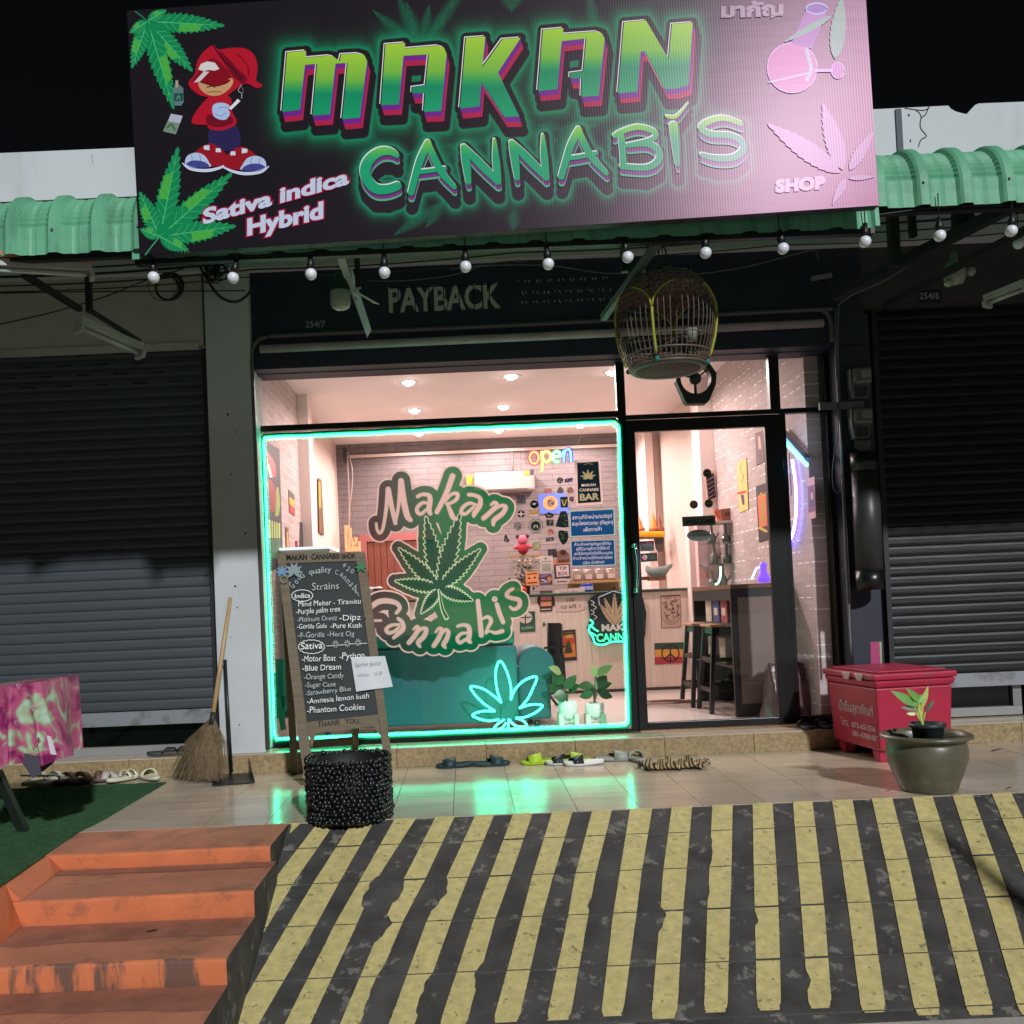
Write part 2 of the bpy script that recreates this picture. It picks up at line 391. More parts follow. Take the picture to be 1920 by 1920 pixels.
    def build(s, name, material, parent=None):
        o0 = wloc(parent) if parent is not None else Vector((0, 0, 0))
        ok = s.a > .01; cell = ok[:-1, :-1] | ok[1:, :-1] | ok[:-1, 1:] | ok[1:, 1:]
        idx = -np.ones(s.a.shape, int); need = np.zeros(s.a.shape, bool)
        need[:-1, :-1] |= cell; need[1:, :-1] |= cell; need[:-1, 1:] |= cell; need[1:, 1:] |= cell
        js, is_ = np.nonzero(need); idx[js, is_] = np.arange(len(js))
        vs = [tuple(s.fn(float(s.u[i]), float(s.v[j])) - o0) for j, i in zip(js, is_)]
        cj, ci = np.nonzero(cell); fs = [(int(idx[j, i]), int(idx[j + 1, i]), int(idx[j + 1, i + 1]), int(idx[j, i + 1])) for j, i in zip(cj, ci)]
        me = bpy.data.meshes.new(name); me.from_pydata(vs, [], fs)
        cols = np.concatenate([s.rgb[js, is_], s.a[js, is_][:, None]], 1).astype(np.float32)
        ca = me.color_attributes.new('Col', 'FLOAT_COLOR', 'POINT'); ca.data.foreach_set('color', cols.ravel()); me.update()
        me.materials.append(material); o = bpy.data.objects.new(name, me); C.objects.link(o); o.parent = parent; return o
Ras.text = Art.text
TVIN = tvmat('translucent_window_vinyl', .75)
DVIN = tvmat('decal_window_vinyl', .75, .93)
PRINT = vmat('printed_vinyl', .45)
PAPER = vmat('printed_paper', .8, .2)
def slab(name, label, cat, pts, Y, th=.01, col=(200, 200, 200), draw=None, group=None, mt=None, body='board', rough=.6, pm=None, fn=None, n=(0, -1, 0)):
    """a flat board, sticker or poster: pts are its corners in photo pixels; it stands on the plane Y (or fn/n)"""
    fn = fn or (lambda u, v: PY(u, v, Y)); n = Vector(n)
    p3 = [fn(*p) for p in pts]; c = sum(p3, Vector((0, 0, 0))) / len(p3)
    base = Vector((c.x, c.y, min(p.z for p in p3)))
    t = thing(name, label, cat, base, group)
    if body: MB().prism([p + n * .0 for p in p3], -n * th).build(body, mt or mat('board_%d_%d_%d' % tuple(col), col, rough), t)
    if draw:
        if body: a = Art(fn, n); a.k = 2
        else:
            us = [p[0] for p in pts]; vs = [p[1] for p in pts]; a = Ras(fn, min(us) - 1.5, min(vs) - 1.5, max(us) + 1.5, max(vs) + 1.5, .6); a.poly(pts, col)
        draw(a); a.build('print', pm or (PRINT if body else TVIN), t)
    return t
def q(u0, v0, u1, v1, sl=-.0425, le=.0425): return [(u0, v0), (u1, v0 + sl * (u1 - u0)), (u1 + le * (v1 - v0), v1 + sl * (u1 - u0)), (u0 + le * (v1 - v0), v1)]
# ================================================================== SETTING
YG, ZK = .3, .133            # plane of the shop glass, height of the raised threshold
YE = -1.515                  # front edge of the tiled porch
STREET = -.51
# materials
m_asph = mat('pale_concrete_apron', (172, 168, 160), .9, var=.25, vs=3, bump=.5, bs=200)
m_white = mat('white_paint', (186, 190, 192), .75, var=.06, vs=2.5, dirt=.35, dcol=(120, 116, 105), ds=1.2, bump=.1, bs=90)
m_parapet = mat('parapet_paint', (196, 200, 204), .8, var=.04, vs=2, dirt=.3, dcol=(140, 132, 118), ds=1.5, stretch=(1, 1, .35))
m_grey = mat('grey_render', (176, 170, 162), .85, var=.08, vs=2, dirt=.3, dcol=(90, 86, 80), ds=2)
m_navy = mat('dark_blue_black_paint', (30, 34, 52), .55, var=.12, vs=4)
m_frame = mat('black_aluminium', (14, 16, 18), .32, spec=.5, var=.15, vs=6)
m_tile = mat('beige_glazed_tile', (186, 170, 150), .19, spec=.75, var=.1, vs=5, stretch=(.35, 3, 1), dirt=.22, dcol=(120, 106, 90), ds=3)
m_grout = mat('dark_grout', (84, 76, 68), .9)
m_gran = mat('speckled_tan_kerb_tile', (146, 126, 90), .6, var=.3, vs=45, dirt=.4, dcol=(90, 80, 60), ds=14)
m_orange = mat('orange_paint', (200, 112, 70), .66, var=.1, vs=7, dirt=.6, dcol=(142, 88, 66), ds=9, dt=.54, dw=.1, bump=.2, bs=60)
m_otread = mat('dusty_orange_tread_paint', (190, 124, 96), .75, var=.14, vs=5, dirt=.7, dcol=(128, 92, 76), ds=4, bump=.25, bs=70)
m_blkpaint = mat('worn_black_floor_paint', (66, 64, 62), .78, var=.38, vs=7, dirt=.8, dcol=(122, 118, 110), ds=10, dt=.575, dw=.05, bump=.4, bs=60)
m_yel = mat('worn_yellow_floor_paint', (196, 182, 122), .7, var=.16, vs=26, dirt=.7, dcol=(104, 98, 74), ds=30, dt=.60, dw=.05, bump=.35, bs=70)
m_grass = mat('green_artificial_turf', (46, 94, 52), .95, var=.35, vs=30, bump=1, bs=300)
m_cable = mat('black_cable', (12, 12, 12), .5)
m_steel = mat('dull_grey_steel', (110, 116, 116), .5, metal=.4, var=.15, vs=8)
m_blksteel = mat('black_painted_steel', (20, 22, 22), .5)

tag(MB().add([(-40, -60, STREET), (40, -60, STREET), (40, -1.6, STREET), (-40, -1.6, STREET)], [(0, 1, 2, 3)]).build('street', m_asph), kind='structure')
# porch floor: slab, grout bed, tiles as pieces
pf = tag(MB().box(-6, 6, YE, .02, -.6, -.006).build('porch_floor', m_grout), kind='structure')
tw = .32; rows = [-0.001, -.303, -.605, -.908, -1.21, YE + .001]
tile_me = {}
for ri in range(5):
    y1, y0 = rows[ri], rows[ri + 1]
    k0 = int(math.floor((-3.4 - .213) / tw)); k1 = int(math.ceil((5.2 - .213) / tw))
    for k in range(k0, k1):
        xa = .213 + k * tw
        if ri not in tile_me:
            o = MB().box(.0015, tw - .0015, y0 + .0015, y1 - .0015, -.008, 0).build('floor_tile', m_tile, pf, bevel=0)
            tile_me[ri] = o.data; o.location.x = xa
        else:
            o = bpy.data.objects.new('floor_tile', tile_me[ri]); C.objects.link(o); o.parent = pf; o.location.x = xa
        o.location.z = random.uniform(-.0006, .0006)
# kerb / raised threshold
kb = tag(MB().box(-6, 6, .004, .36, -.3, ZK - .008).build('kerb', m_gran), kind='structure')
xk = -5.9
while xk < 6:
    MB().box(xk + .002, xk + .598, -.004, .2, ZK - .008, ZK).build('threshold_tile', m_tile, kb); 
    MB().box(xk + .002, xk + .598, -.008, .003, .001, ZK - .009).build('riser_tile', m_gran, kb); xk += .6
# ---------------- ramp
SL = .38
def ramp_z(y): return (y - YE) * SL
RN = Vector((0, -SL, 1)).normalized()
ramp_hit = hit(Vector((0, YE, 0)), RN)
XR0 = PZ(537, 1549, 0).x
ramp = tag(MB().prism([(XR0, YE - .001, -.04), (6, YE - .001, -.04), (6, -3.0, ramp_z(-3.0) - .04), (XR0, -3.0, ramp_z(-3.0) - .04)], (0, 0, -.6)).build('ramp', m_blkpaint), kind='structure')
jy = [YE - .002, -1.725, -1.984, -2.252, -2.544, -2.807, -3.02]
for a, b in zip(jy[:-1], jy[1:]):
    x = XR0 + .002
    y1, y0 = a - .0022, b + .0022
    MB().add([(x, y1, ramp_z(y1)), (6, y1, ramp_z(y1)), (6, y0, ramp_z(y0)), (x, y0, ramp_z(y0)),
              (x, y1, ramp_z(y1) - .045), (6, y1, ramp_z(y1) - .045), (6, y0, ramp_z(y0) - .045), (x, y0, ramp_z(y0) - .045)],
             [(0, 1, 2, 3), (4, 7, 6, 5), (0, 4, 5, 1), (1, 5, 6, 2), (2, 6, 7, 3), (3, 7, 4, 0)]).build('concrete_slab', m_blkpaint, ramp, bevel=.004)
ZL = lambda L: [(460 + a / 2.595, 1500 + b / 2.595) for a, b in L]
ZR = lambda L: [(1160 + a / 2.526, 1480 + b / 2.526) for a, b in L]
stripes = [
    (ZL([(225, 122), (222, 140), (216, 165)]), ZL([(262, 125), (240, 145), (218, 166)])),
    (ZL([(325, 150), (160, 365), (85, 650)]), ZL([(402, 165), (240, 400), (90, 650)])),
    (ZL([(490, 160), (335, 400), (185, 650), (-90, 1120)]), ZL([(600, 155), (460, 400), (330, 640), (50, 1120)])),
    (ZL([(725, 100), (555, 400), (440, 600), (180, 1120)]), ZL([(828, 97), (630, 405), (545, 605), (305, 1120)])),
    (ZL([(922, 95), (765, 400), (650, 650), (450, 1120)]), ZL([(1015, 93), (870, 400), (770, 590), (545, 1120)])),
    (ZL([(1115, 87), (975, 390), (880, 600), (690, 1120)]), ZL([(1208, 85), (1085, 380), (1000, 600), (815, 1120)])),
    (ZL([(1300, 80), (1180, 400), (1110, 590), (940, 1115)]), ZL([(1395, 78), (1290, 380), (1215, 590), (1070, 1115)])),
    (ZL([(1490, 72), (1395, 380), (1340, 590), (1205, 1085)]), ZL([(1590, 68), (1500, 370), (1445, 570), (1330, 1085)])),
    (ZL([(1685, 65), (1605, 370), (1570, 570), (1465, 1075)]), ZL([(1782, 62), (1705, 365), (1670, 560), (1580, 1075)])),
    (ZL([(1870, 58), (1820, 370), (1790, 560), (1730, 1060)]), ZR([(158, 105), (110, 390), (85, 590), (20, 1075)])),
    (ZR([(250, 100), (210, 400), (197, 590), (157, 1050)]), ZR([(347, 97), (322, 390), (305, 590), (275, 1090)])),
    (ZR([(443, 93), (430, 390), (420, 580), (403, 1050)]), ZR([(540, 92), (535, 380), (528, 580), (515, 1060)])),
    (ZR([(635, 85), (640, 380), (645, 580), (655, 1040)]), ZR([(730, 82), (748, 380), (758, 575), (770, 1050)])),
    (ZR([(827, 78), (850, 380), (865, 570), (900, 1030)]), ZR([(920, 75), (955, 375), (975, 570), (1010, 1040)])),
    (ZR([(1013, 70), (1060, 375), (1088, 570), (1145, 1020)]), ZR([(1110, 67), (1165, 375), (1200, 570), (1268, 1060)])),
    (ZR([(1203, 63), (1270, 370), (1310, 570), (1405, 1070)]), ZR([(1300, 60), (1380, 370), (1420, 565), (1530, 1072)])),
    (ZR([(1395, 55), (1480, 365), (1530, 560), (1655, 1072)]), ZR([(1492, 53), (1590, 365), (1645, 560), (1782, 1072)])),
    (ZR([(1587, 48), (1690, 360), (1755, 560), (1900, 1070)]), ZR([(1682, 45), (1795, 360), (1868, 560), (2010, 1070)])),
    (ZR([(1775, 42), (1905, 360), (1975, 560), (2150, 1070)]), ZR([(1868, 38), (1990, 300), (2100, 560), (2300, 1070)])),
]
bites = {3: [(.34, .50, -.5)], 4: [(.36, .48, .35), (.54, .66, .6), (.75, .95, -.25)], 5: [(.36, .52, .4), (.8, .95, -.3)], 6: [(.76, .86, -.3)], 8: [(.5, .56, -.15)], 10: [(.55, .66, .35)], 11: [(.2, .36, .15), (.46, .52, .1)], 12: [(.6, .66, .2)], 13: [(.86, .93, .2)]}
def interp(L, t):
    x = t * (len(L) - 1); i = min(int(x), len(L) - 2); f = x - i
    return L[i] + (L[i + 1] - L[i]) * f
rng = random.Random(3)
for si, (Lp, Rp) in enumerate(stripes):
    L3 = [ramp_hit(*p) for p in Lp]; R3 = [ramp_hit(*p) for p in Rp]
    if len(L3) > 3:                 # even the parameter out: use the lengths
        pass
    y_top = -1.520; y_bot = min(L3[-1].y, R3[-1].y)
    def edge(E, y):
        for a, b in zip(E[:-1], E[1:]):
            if y >= b.y or b is E[-1]:
                f = (y - a.y) / (b.y - a.y) if abs(b.y - a.y) > 1e-6 else 0
                return a.x + (b.x - a.x) * f
        return E[-1].x
    ys = list(np.linspace(y_top, y_bot, 240)); m = MB()
    wob = [rng.gauss(0, 1) for _ in range(len(ys) + 8)]
    wob = [sum(wob[max(0, i - 9):i + 9]) / 12 for i in range(len(wob))]
    def rough_at(i, s): return wob[i] * .0012 * s + rng.gauss(0, .0005) * s
    vs = []; keep = []
    for i, y in enumerate(ys):
        xl, xr = edge(L3, y), edge(R3, y); w = xr - xl; t = (y - y_top) / (ys[-1] - y_top)
        s = .5 + 1.6 * t
        xl += rough_at(i, s) * (.35 + .35 * math.sin(i * .07 + si)); xr -= rough_at((i + 97) % 240, s) * (.35 + .35 * math.sin(i * .06 + 2 * si))
        for (t0, t1, am) in bites.get(si, []):
            if t0 < t < t1:
                f = math.sin(math.pi * (t - t0) / (t1 - t0)) ** .5 * (1 + .22 * math.sin(i * .21 + si) + .16 * math.sin(i * .47 + 3 * si) + .03 * rng.uniform(-1, 1))
                if am > 0: xl += am * w * f * .6
                else: xr += am * w * f * .6
        if t > .97 and si > 5:
            e = (t - .97) / .03; xl += w * .12 * e * rng.uniform(.3, 1.2); xr -= w * .12 * e * rng.uniform(.3, 1.2)
        xl = max(xl, XR0 + .01)
        if xr < xl + .002: xr = xl + .002
        vs += [(xl, y, ramp_z(y) + .0045), (xr, y, ramp_z(y) + .0045)]
    fs = []
    for i in range(len(ys) - 1):
        if any(abs((ys[i] + ys[i + 1]) / 2 - j) < .0032 for j in jy): continue
        fs.append((2 * i, 2 * i + 1, 2 * i + 3, 2 * i + 2))
    m.add(vs, fs).build('painted_stripe', m_yel, ramp)
# ---------------- orange steps, left of the ramp
steps = [(0, YE, -1.965), (-.07, -1.965, -2.42), (-.173, -2.42, -2.874), (-.267, -2.874, -3.26), (-.36, -3.26, -3.7)]
st = tag(MB().box(-2.0, XR0 - .03, -3.68, YE - .02, -.6, -.4).build('steps', m_orange), kind='structure')
rs = random.Random(5)
for i, (z, ya, yb) in enumerate(steps):
    zn = steps[i + 1][0] if i + 1 < len(steps) else STREET
    def wavy(x, y): return y + .006 * math.sin(x * 5 + i) + .004 * math.sin(x * 13 + 2 * i)
    nx = 24; XR = PZ((510, 483, 449, 415, 400)[i], (1585, 1667, 1787, 1930, 2050)[i], z).x; XR = min(XR, XR0 + .03); X = [-2.02 + (XR - .004 + 2.02) * k / nx for k in range(nx + 1)]
    ztop = z - .001 * (i == 0)
    top = MB(); vs = []
    for x in X: vs += [(x, ya - .001, ztop), (x, wavy(x, yb) + .012, ztop + .002), ]
    top.add(vs, [(2 * k, 2 * k + 1, 2 * k + 3, 2 * k + 2) for k in range(nx)], True).build('tread', m_otread, st)
    dtb = MB(); vs = []; dpt = (.10, .10, .22, .2, .2)[i]
    for x in X: vs += [(x, ya - .003, ztop + .0015), (x, ya - dpt * (1 + .07 * math.sin(x * 5 + i * 2) + .04 * math.sin(x * 17)), ztop + .003)]
    if i: dtb.add(vs, [(2 * k, 2 * k + 1, 2 * k + 3, 2 * k + 2) for k in range(nx)], True).build('dirt_patch', mat('trodden_dirt', (154, 100, 80), .85, var=.25, vs=9, dirt=.8, dcol=(160, 104, 82), ds=8), st)
    rz = MB(); vs = []
    for x in X: vs += [(x, wavy(x, yb) + .012, ztop + .002), (x, wavy(x, yb) + .002, ztop - .003), (x, wavy(x, yb), ztop - .012), (x, wavy(x, yb) + .004, zn - .005)]
    rz.add(vs, [(4 * k + j, 4 * k + 4 + j, 4 * k + 5 + j, 4 * k + 1 + j) for k in range(nx) for j in range(3)], True)
    rz.build('riser', mat('stained_orange_riser_paint', (202, 116, 74), .6, var=.08, vs=5, dirt=.9, dcol=(92, 76, 68), ds=7, stretch=(1, 1, .22), dt=.46, dw=.08, bump=.2, bs=60) if i == 2 else m_orange, st)
    MB().add([(XR - .004, ya, ztop), (XR - .004, yb, ztop), (XR - .004, yb, -.6), (XR - .004, ya, -.6)], [(0, 1, 2, 3)]).build('cheek', m_blkpaint, st)
# left platform with turf, its orange skirt
ptl = [PZ(150, 1562, 0), PZ(0, 1668, 0)]
e0 = Vector((ptl[0].x, YE, 0)); e1 = Vector((ptl[1].x, ptl[1].y, 0)); e2 = e1 + (e1 - e0) * .8
pl = tag(MB().prism([(-6, YE + .001, -.004), (e0.x, YE + .001, -.004), (e1.x, e1.y, -.004), (e2.x, e2.y, -.004), (-6, e2.y, -.004)], (0, 0, -.5)).build('raised_platform', m_orange), kind='structure')
for i, (z, ya, yb) in enumerate(steps[1:], 1):      # rounded mortar fillets where each step meets the platform
    xx = lambda y: e0.x + (e1.x - e0.x) * (y - e0.y) / (e1.y - e0.y)
    MB().add([(xx(ya), ya, 0), (xx(yb), yb, -.0), (xx(yb) + .06, yb, z + .004), (xx(ya) + .06, ya, z + .004), (xx(ya), ya, z), (xx(yb), yb, z)],
             [(0, 1, 2, 3), (0, 3, 4), (1, 5, 2)]).build('side_fillet', m_orange, st)
g0 = PZ(312, 1468, .0); g1 = PZ(235, 1516, 0)
gp = [(g0.x, g0.y), (PZ(190, 1541, 0).x, PZ(190, 1541, 0).y), (e0.x - .01, YE), (e1.x - .015, e1.y), (e2.x - .02, e2.y), (-6, e2.y), (-6, g0.y)]
turf = MB().prism([(x, y, .006) for x, y in gp], (0, 0, -.005)).build('artificial_turf', m_grass); tag(turf, kind='stuff')
# turf blades near the camera
gb = MB(); rg = random.Random(2)
for _ in range(26000):
    x = rg.uniform(-3.3, -1.2); y = rg.uniform(-3.2, g0.y)
    # inside the mat outline only
    inside = False; j = len(gp) - 1
    for i in range(len(gp)):
        (xi, yi), (xj, yj) = gp[i], gp[j]
        if (yi > y) != (yj > y) and x < (xj - xi) * (y - yi) / (yj - yi) + xi: inside = not inside
        j = i
    if not inside: continue
    a = rg.uniform(0, 6.28); dx, dy = .002 * math.cos(a), .002 * math.sin(a); lx, ly = rg.uniform(-.006, .006), rg.uniform(-.006, .006); h = rg.uniform(.006, .013)
    gb.v += [(x - dx, y - dy, .006), (x + dx, y + dy, .006), (x + lx, y + ly, .006 + h)]; k = len(gb.v); gb.f.append([k - 3, k - 2, k - 1]); gb.sm.append(False)
tag(gb.build('turf_blades', m_grass), kind='stuff')

# ================================================================== BUILDING
Xg = lambda u, v: PY(u, v, YG).x
Zg = lambda u, v: PY(u, v, YG).z
# upper wall above the awnings
zt = PY(0, 287, 0).z
ztr = PY(1800, 198, 0).z
xn0 = PY(1632, 200, 0).x
up = thing('upper_facade', 'pale painted parapet wall of the shophouse row above the green awnings', 'wall', (0, 0, 3.3))
MB().box(-7, xn0, 0, .25, 3.42, zt).build('parapet_wall', m_parapet, up)
xn = [PY(u, 200, 0).x for u in (1632, 1780, 1787, 1806, 1816, 1830, 1990)]
n_ = lambda u, v: (PY(u, v, 0).x, 0, PY(u, v, 0).z)
MB().prism([(xn[0] + .003, 0, 3.42), (7, 0, 3.42), (7, 0, ztr), n_(1835, 194), n_(1828, 197), n_(1820, 206), n_(1813, 214), n_(1803, 212), n_(1792, 209), n_(1783, 204), n_(1778, 198), (xn[0] + .003, 0, ztr)], (0, .25, 0)).build('chipped_parapet_wall', m_parapet, up)
ck = Art(lambda u, v: PY(u, v, -.001))
ck.stroke([(1697, 203), (1730, 207), (1742, 202)], 2, (60, 60, 58)); ck.stroke([(1742, 200), (1735, 215), (1727, 222), (1726, 240), (1737, 255), (1727, 262), (1722, 275)], 2, (60, 60, 58)); ck.stroke([(1716, 206), (1724, 212), (1728, 222)], 1.8, (70, 70, 66))
ck.disc((1704, 216), 1.6, 2.5, (40, 40, 40)); ck.disc((1707, 264), 1.2, 3, (50, 40, 40))
ck.stroke([(172, 290), (174, 306)], 1.2, (130, 135, 140)); ck.build('wall_crack', PAPER, up)
MB().box(PY(1680, 250, 0).x, PY(1691, 250, 0).x, -.012, -.001, 3.6, ztr - .01).build('grey_strip', mat('grey_strip_paint', (90, 92, 104), .8), up)
# grey shade wall over the left shutter, white column, dark fascia
xcl, xcr = PY(393, 700, .1).x, PY(476, 700, .1).x
lw = thing('left_spandrel_wall', 'grey rendered wall over the left roller shutter behind the cables', 'wall', (-3, .05, 2.8))
MB().box(-7, xcl - .02, .05, .4, PY(200, 655, .05).z, 3.42).build('wall', m_grey, lw)
MB().box(-7, xcl - .05, .03, .05, PY(200, 655, .05).z - .03, PY(200, 655, .05).z + .02).build('lintel', m_grey, lw)
co = thing('white_column', 'white painted concrete column between the left shutter and the shop window', 'column', ((xcl + xcr) / 2, 0, ZK))
MB().box(xcl, xcr, .02, .36, ZK, 3.42).build('shaft', m_white, co, bevel=.006)
dc = Art(lambda u, v: PY(u, v, .018))
for (u, v, r) in [(441, 1099, 2), (445, 1139, 1.5), (434, 889, 1.6), (427, 777, 2.4), (444, 810, 1.6), (449, 1359, 1.4), (430, 953, .8), (460, 1000, 2), (433, 1195, 1)]: dc.disc((u, v), r, r, (50, 50, 50), 8)
dc.build('drill_hole', PAPER, co)
xfr = PY(1612, 520, .1).x
zf0 = PY(1000, 640, .1).z
fa = thing('dark_fascia', 'dark blue-black fascia over the shop window with worn stencilled lettering', 'fascia', (.6, .08, zf0))
MB().box(xcr - .03, xfr, .08, .4, zf0 - .12, 3.42).build('board', m_navy, fa)
pa = Art(lambda u, v: PY(u, v, .078)); gcol = (178, 180, 168)
pa.text('BARBER', (968, 583), (1150, 575), 44, (54, 58, 70), grow=1.4)
# stencil letters with the bridges of the stencil left open
pa.text('PAYBACK', (731, 585), (936, 576), 47, gcol, grow=1.7)
for u in (745, 776, 803, 830, 859, 887, 916):
    pa.stroke([(u - 14, 541 - (u - 731) * .04), (u + 13, 540 - (u - 731) * .04)], 2.2, (26, 38, 48), caps=False)
    pa.stroke([(u + 1, 536), (u + 3, 588)], 2.0, (26, 38, 48), caps=False)
for i in range(26):
    u = 972 + i * 6.9; v0 = 524 - (u - 960) * .035
    for dv in (2, 24, 42):
        if (i * 7 + dv) % 3: pa.stroke([(u, v0 + dv), (u + random.uniform(-2, 3), v0 + dv + random.uniform(3, 6))], 2.2, (150, 152, 146), caps=False)
pa.text('SHOP', (1182, 551), (1298, 546), 44, (172, 176, 166), grow=1.7)
for u in (1202, 1230, 1262, 1286): pa.stroke([(u, 500), (u + 2, 552)], 2.4, (26, 38, 48), caps=False)
pa.build('stencil_lettering', PAPER, fa)
# right pier and wall
xpr = PY(1640, 900, .1).x
pr = thing('dark_pier', 'dark navy pier between the shop front and the right roller shutter', 'pier', ((Xg(1560, 900) + xpr) / 2, .1, ZK))
MB().box(Xg(1556, 800), xpr, .1, .4, ZK, zf0 - .122).build('shaft', m_navy, pr)
rw = thing('right_spandrel_wall', 'dark wall over the right roller shutter with the 254/6 plate', 'wall', (4, .1, 2.9))
MB().box(xfr + .002, 7, .1, .4, PY(1750, 560, .1).z, 3.42).build('wall', mat('dark_grey_render', (62, 62, 60), .85, var=.1, vs=3), rw)
# soffit strips behind the sign: pale batten band at the foot of the upper wall
bt = thing('batten_band', 'pale horizontal batten band under the awnings above the dark fascia', 'trim', (0, -.05, 3.3))
zb = 3.43
for k in range(4):
    MB().box(xcl - .4, xfr + .3, -.03, -.002, zb - .012 + k * .062, zb + .042 + k * .062).build('batten', mat('pale_green_grey_batten', (168, 180, 172), .7, var=.05), bt)
# roller shutters
slat_prof = [(0, 0), (-.006, .004), (-.008, .02), (-.006, .05), (-.002, .062), (.001, .066), (.001, .07)]
def shutter(name, label, x0, x1, zbot, ztop, col, Y, vents):
    t = thing(name, label, 'roller shutter', ((x0 + x1) / 2, Y, zbot))
    ms = mat('shutter_steel_' + name[:0] + str(col[0]), col, .45, metal=.35, var=.08, vs=2, stretch=(.4, 1, 6), dirt=.35, dcol=tuple(int(c * .75) for c in col), ds=2, bump=.25, bs=5)
    n = int((ztop - zbot - .1) / .07); me = None
    for k in range(n):
        z = zbot + .1 + k * .07
        if me is None:
            vs = [(x, Y + dy, z + dz) for x in (x0, x1) for dy, dz in slat_prof]; m = len(slat_prof)
            o = MB().add(vs, [(i, i + 1, m + i + 1, m + i) for i in range(m - 1)]).build('slat', ms, t); me = o.data
        else:
            o = bpy.data.objects.new('slat', me); C.objects.link(o); o.parent = t; o.location.z = .07 * k
            o.location.y = random.uniform(-.001, .001)
        if z > ztop - vents:
            c0 = x0 + .1 + (.13 if k % 2 else 0); vm = MB()
            while c0 < x1 - .15: vm.box(c0, c0 + .09, Y - .0095, Y - .0075, z + .024, z + .034); c0 += .26
            tag(vm.build('vent_slots', m_cable, t), kind='stuff')
    MB().box(x0, x1, Y - .02, Y + .01, zbot, zbot + .095).build('bottom_rail', mat('shutter_rail', (150, 155, 160), .4, metal=.4, dirt=.7, dcol=(90, 80, 66), ds=6), t)
    for xx in (x0 - .03, x1): MB().box(xx, xx + .035, Y - .03, Y + .03, ZK, ztop).build('guide_rail', mat('shutter_guide', (30, 34, 36), .5), t)
    return t
zl = PY(200, 1362, .16).z
shutter('roller_shutter', 'grey roller shutter of the unit left of the white column', -6.5, xcl - .06, zl, PY(200, 655, .05).z + .15, (74, 80, 86), .16, .45)
zr_ = PY(1800, 1288, .3).z
shutter('roller_shutter', 'dark roller shutter of the unit on the right behind the red box', PY(1655, 900, .3).x, 6.5, zr_, PY(1750, 560, .1).z + .25, (25, 26, 28), .3, .6)
# strips of shop front showing under the shutters
def lowfront(name, label, x0, x1, z1, Y):
    t = thing(name, label, 'window', ((x0 + x1) / 2, Y, ZK))
    MB().box(x0, x1, Y + .02, Y + .03, ZK + .05, z1 + .05).build('pane', mat('dark_shop_glass', (8, 10, 10), .08, spec=.6), t)
    MB().box(x0, x1, Y - .01, Y + .04, ZK + .001, ZK + .06).build('sill', mat('aluminium_sill', (170, 172, 170), .35, metal=.5), t)
    MB().box(x1 - .06, x1, Y - .008, Y + .04, ZK + .062, z1 + .05).build('jamb', mat('aluminium_jamb', (140, 142, 140), .4, metal=.5), t)
lowfront('low_window', 'dark strip of glass under the left roller shutter', -6.5, xcl - .05, zl, .2)
lowfront('low_window', 'dark strip of glass under the right roller shutter behind the potted plant', PY(1655, 900, .3).x, PY(1916, 1340, .34).x, zr_, .34)

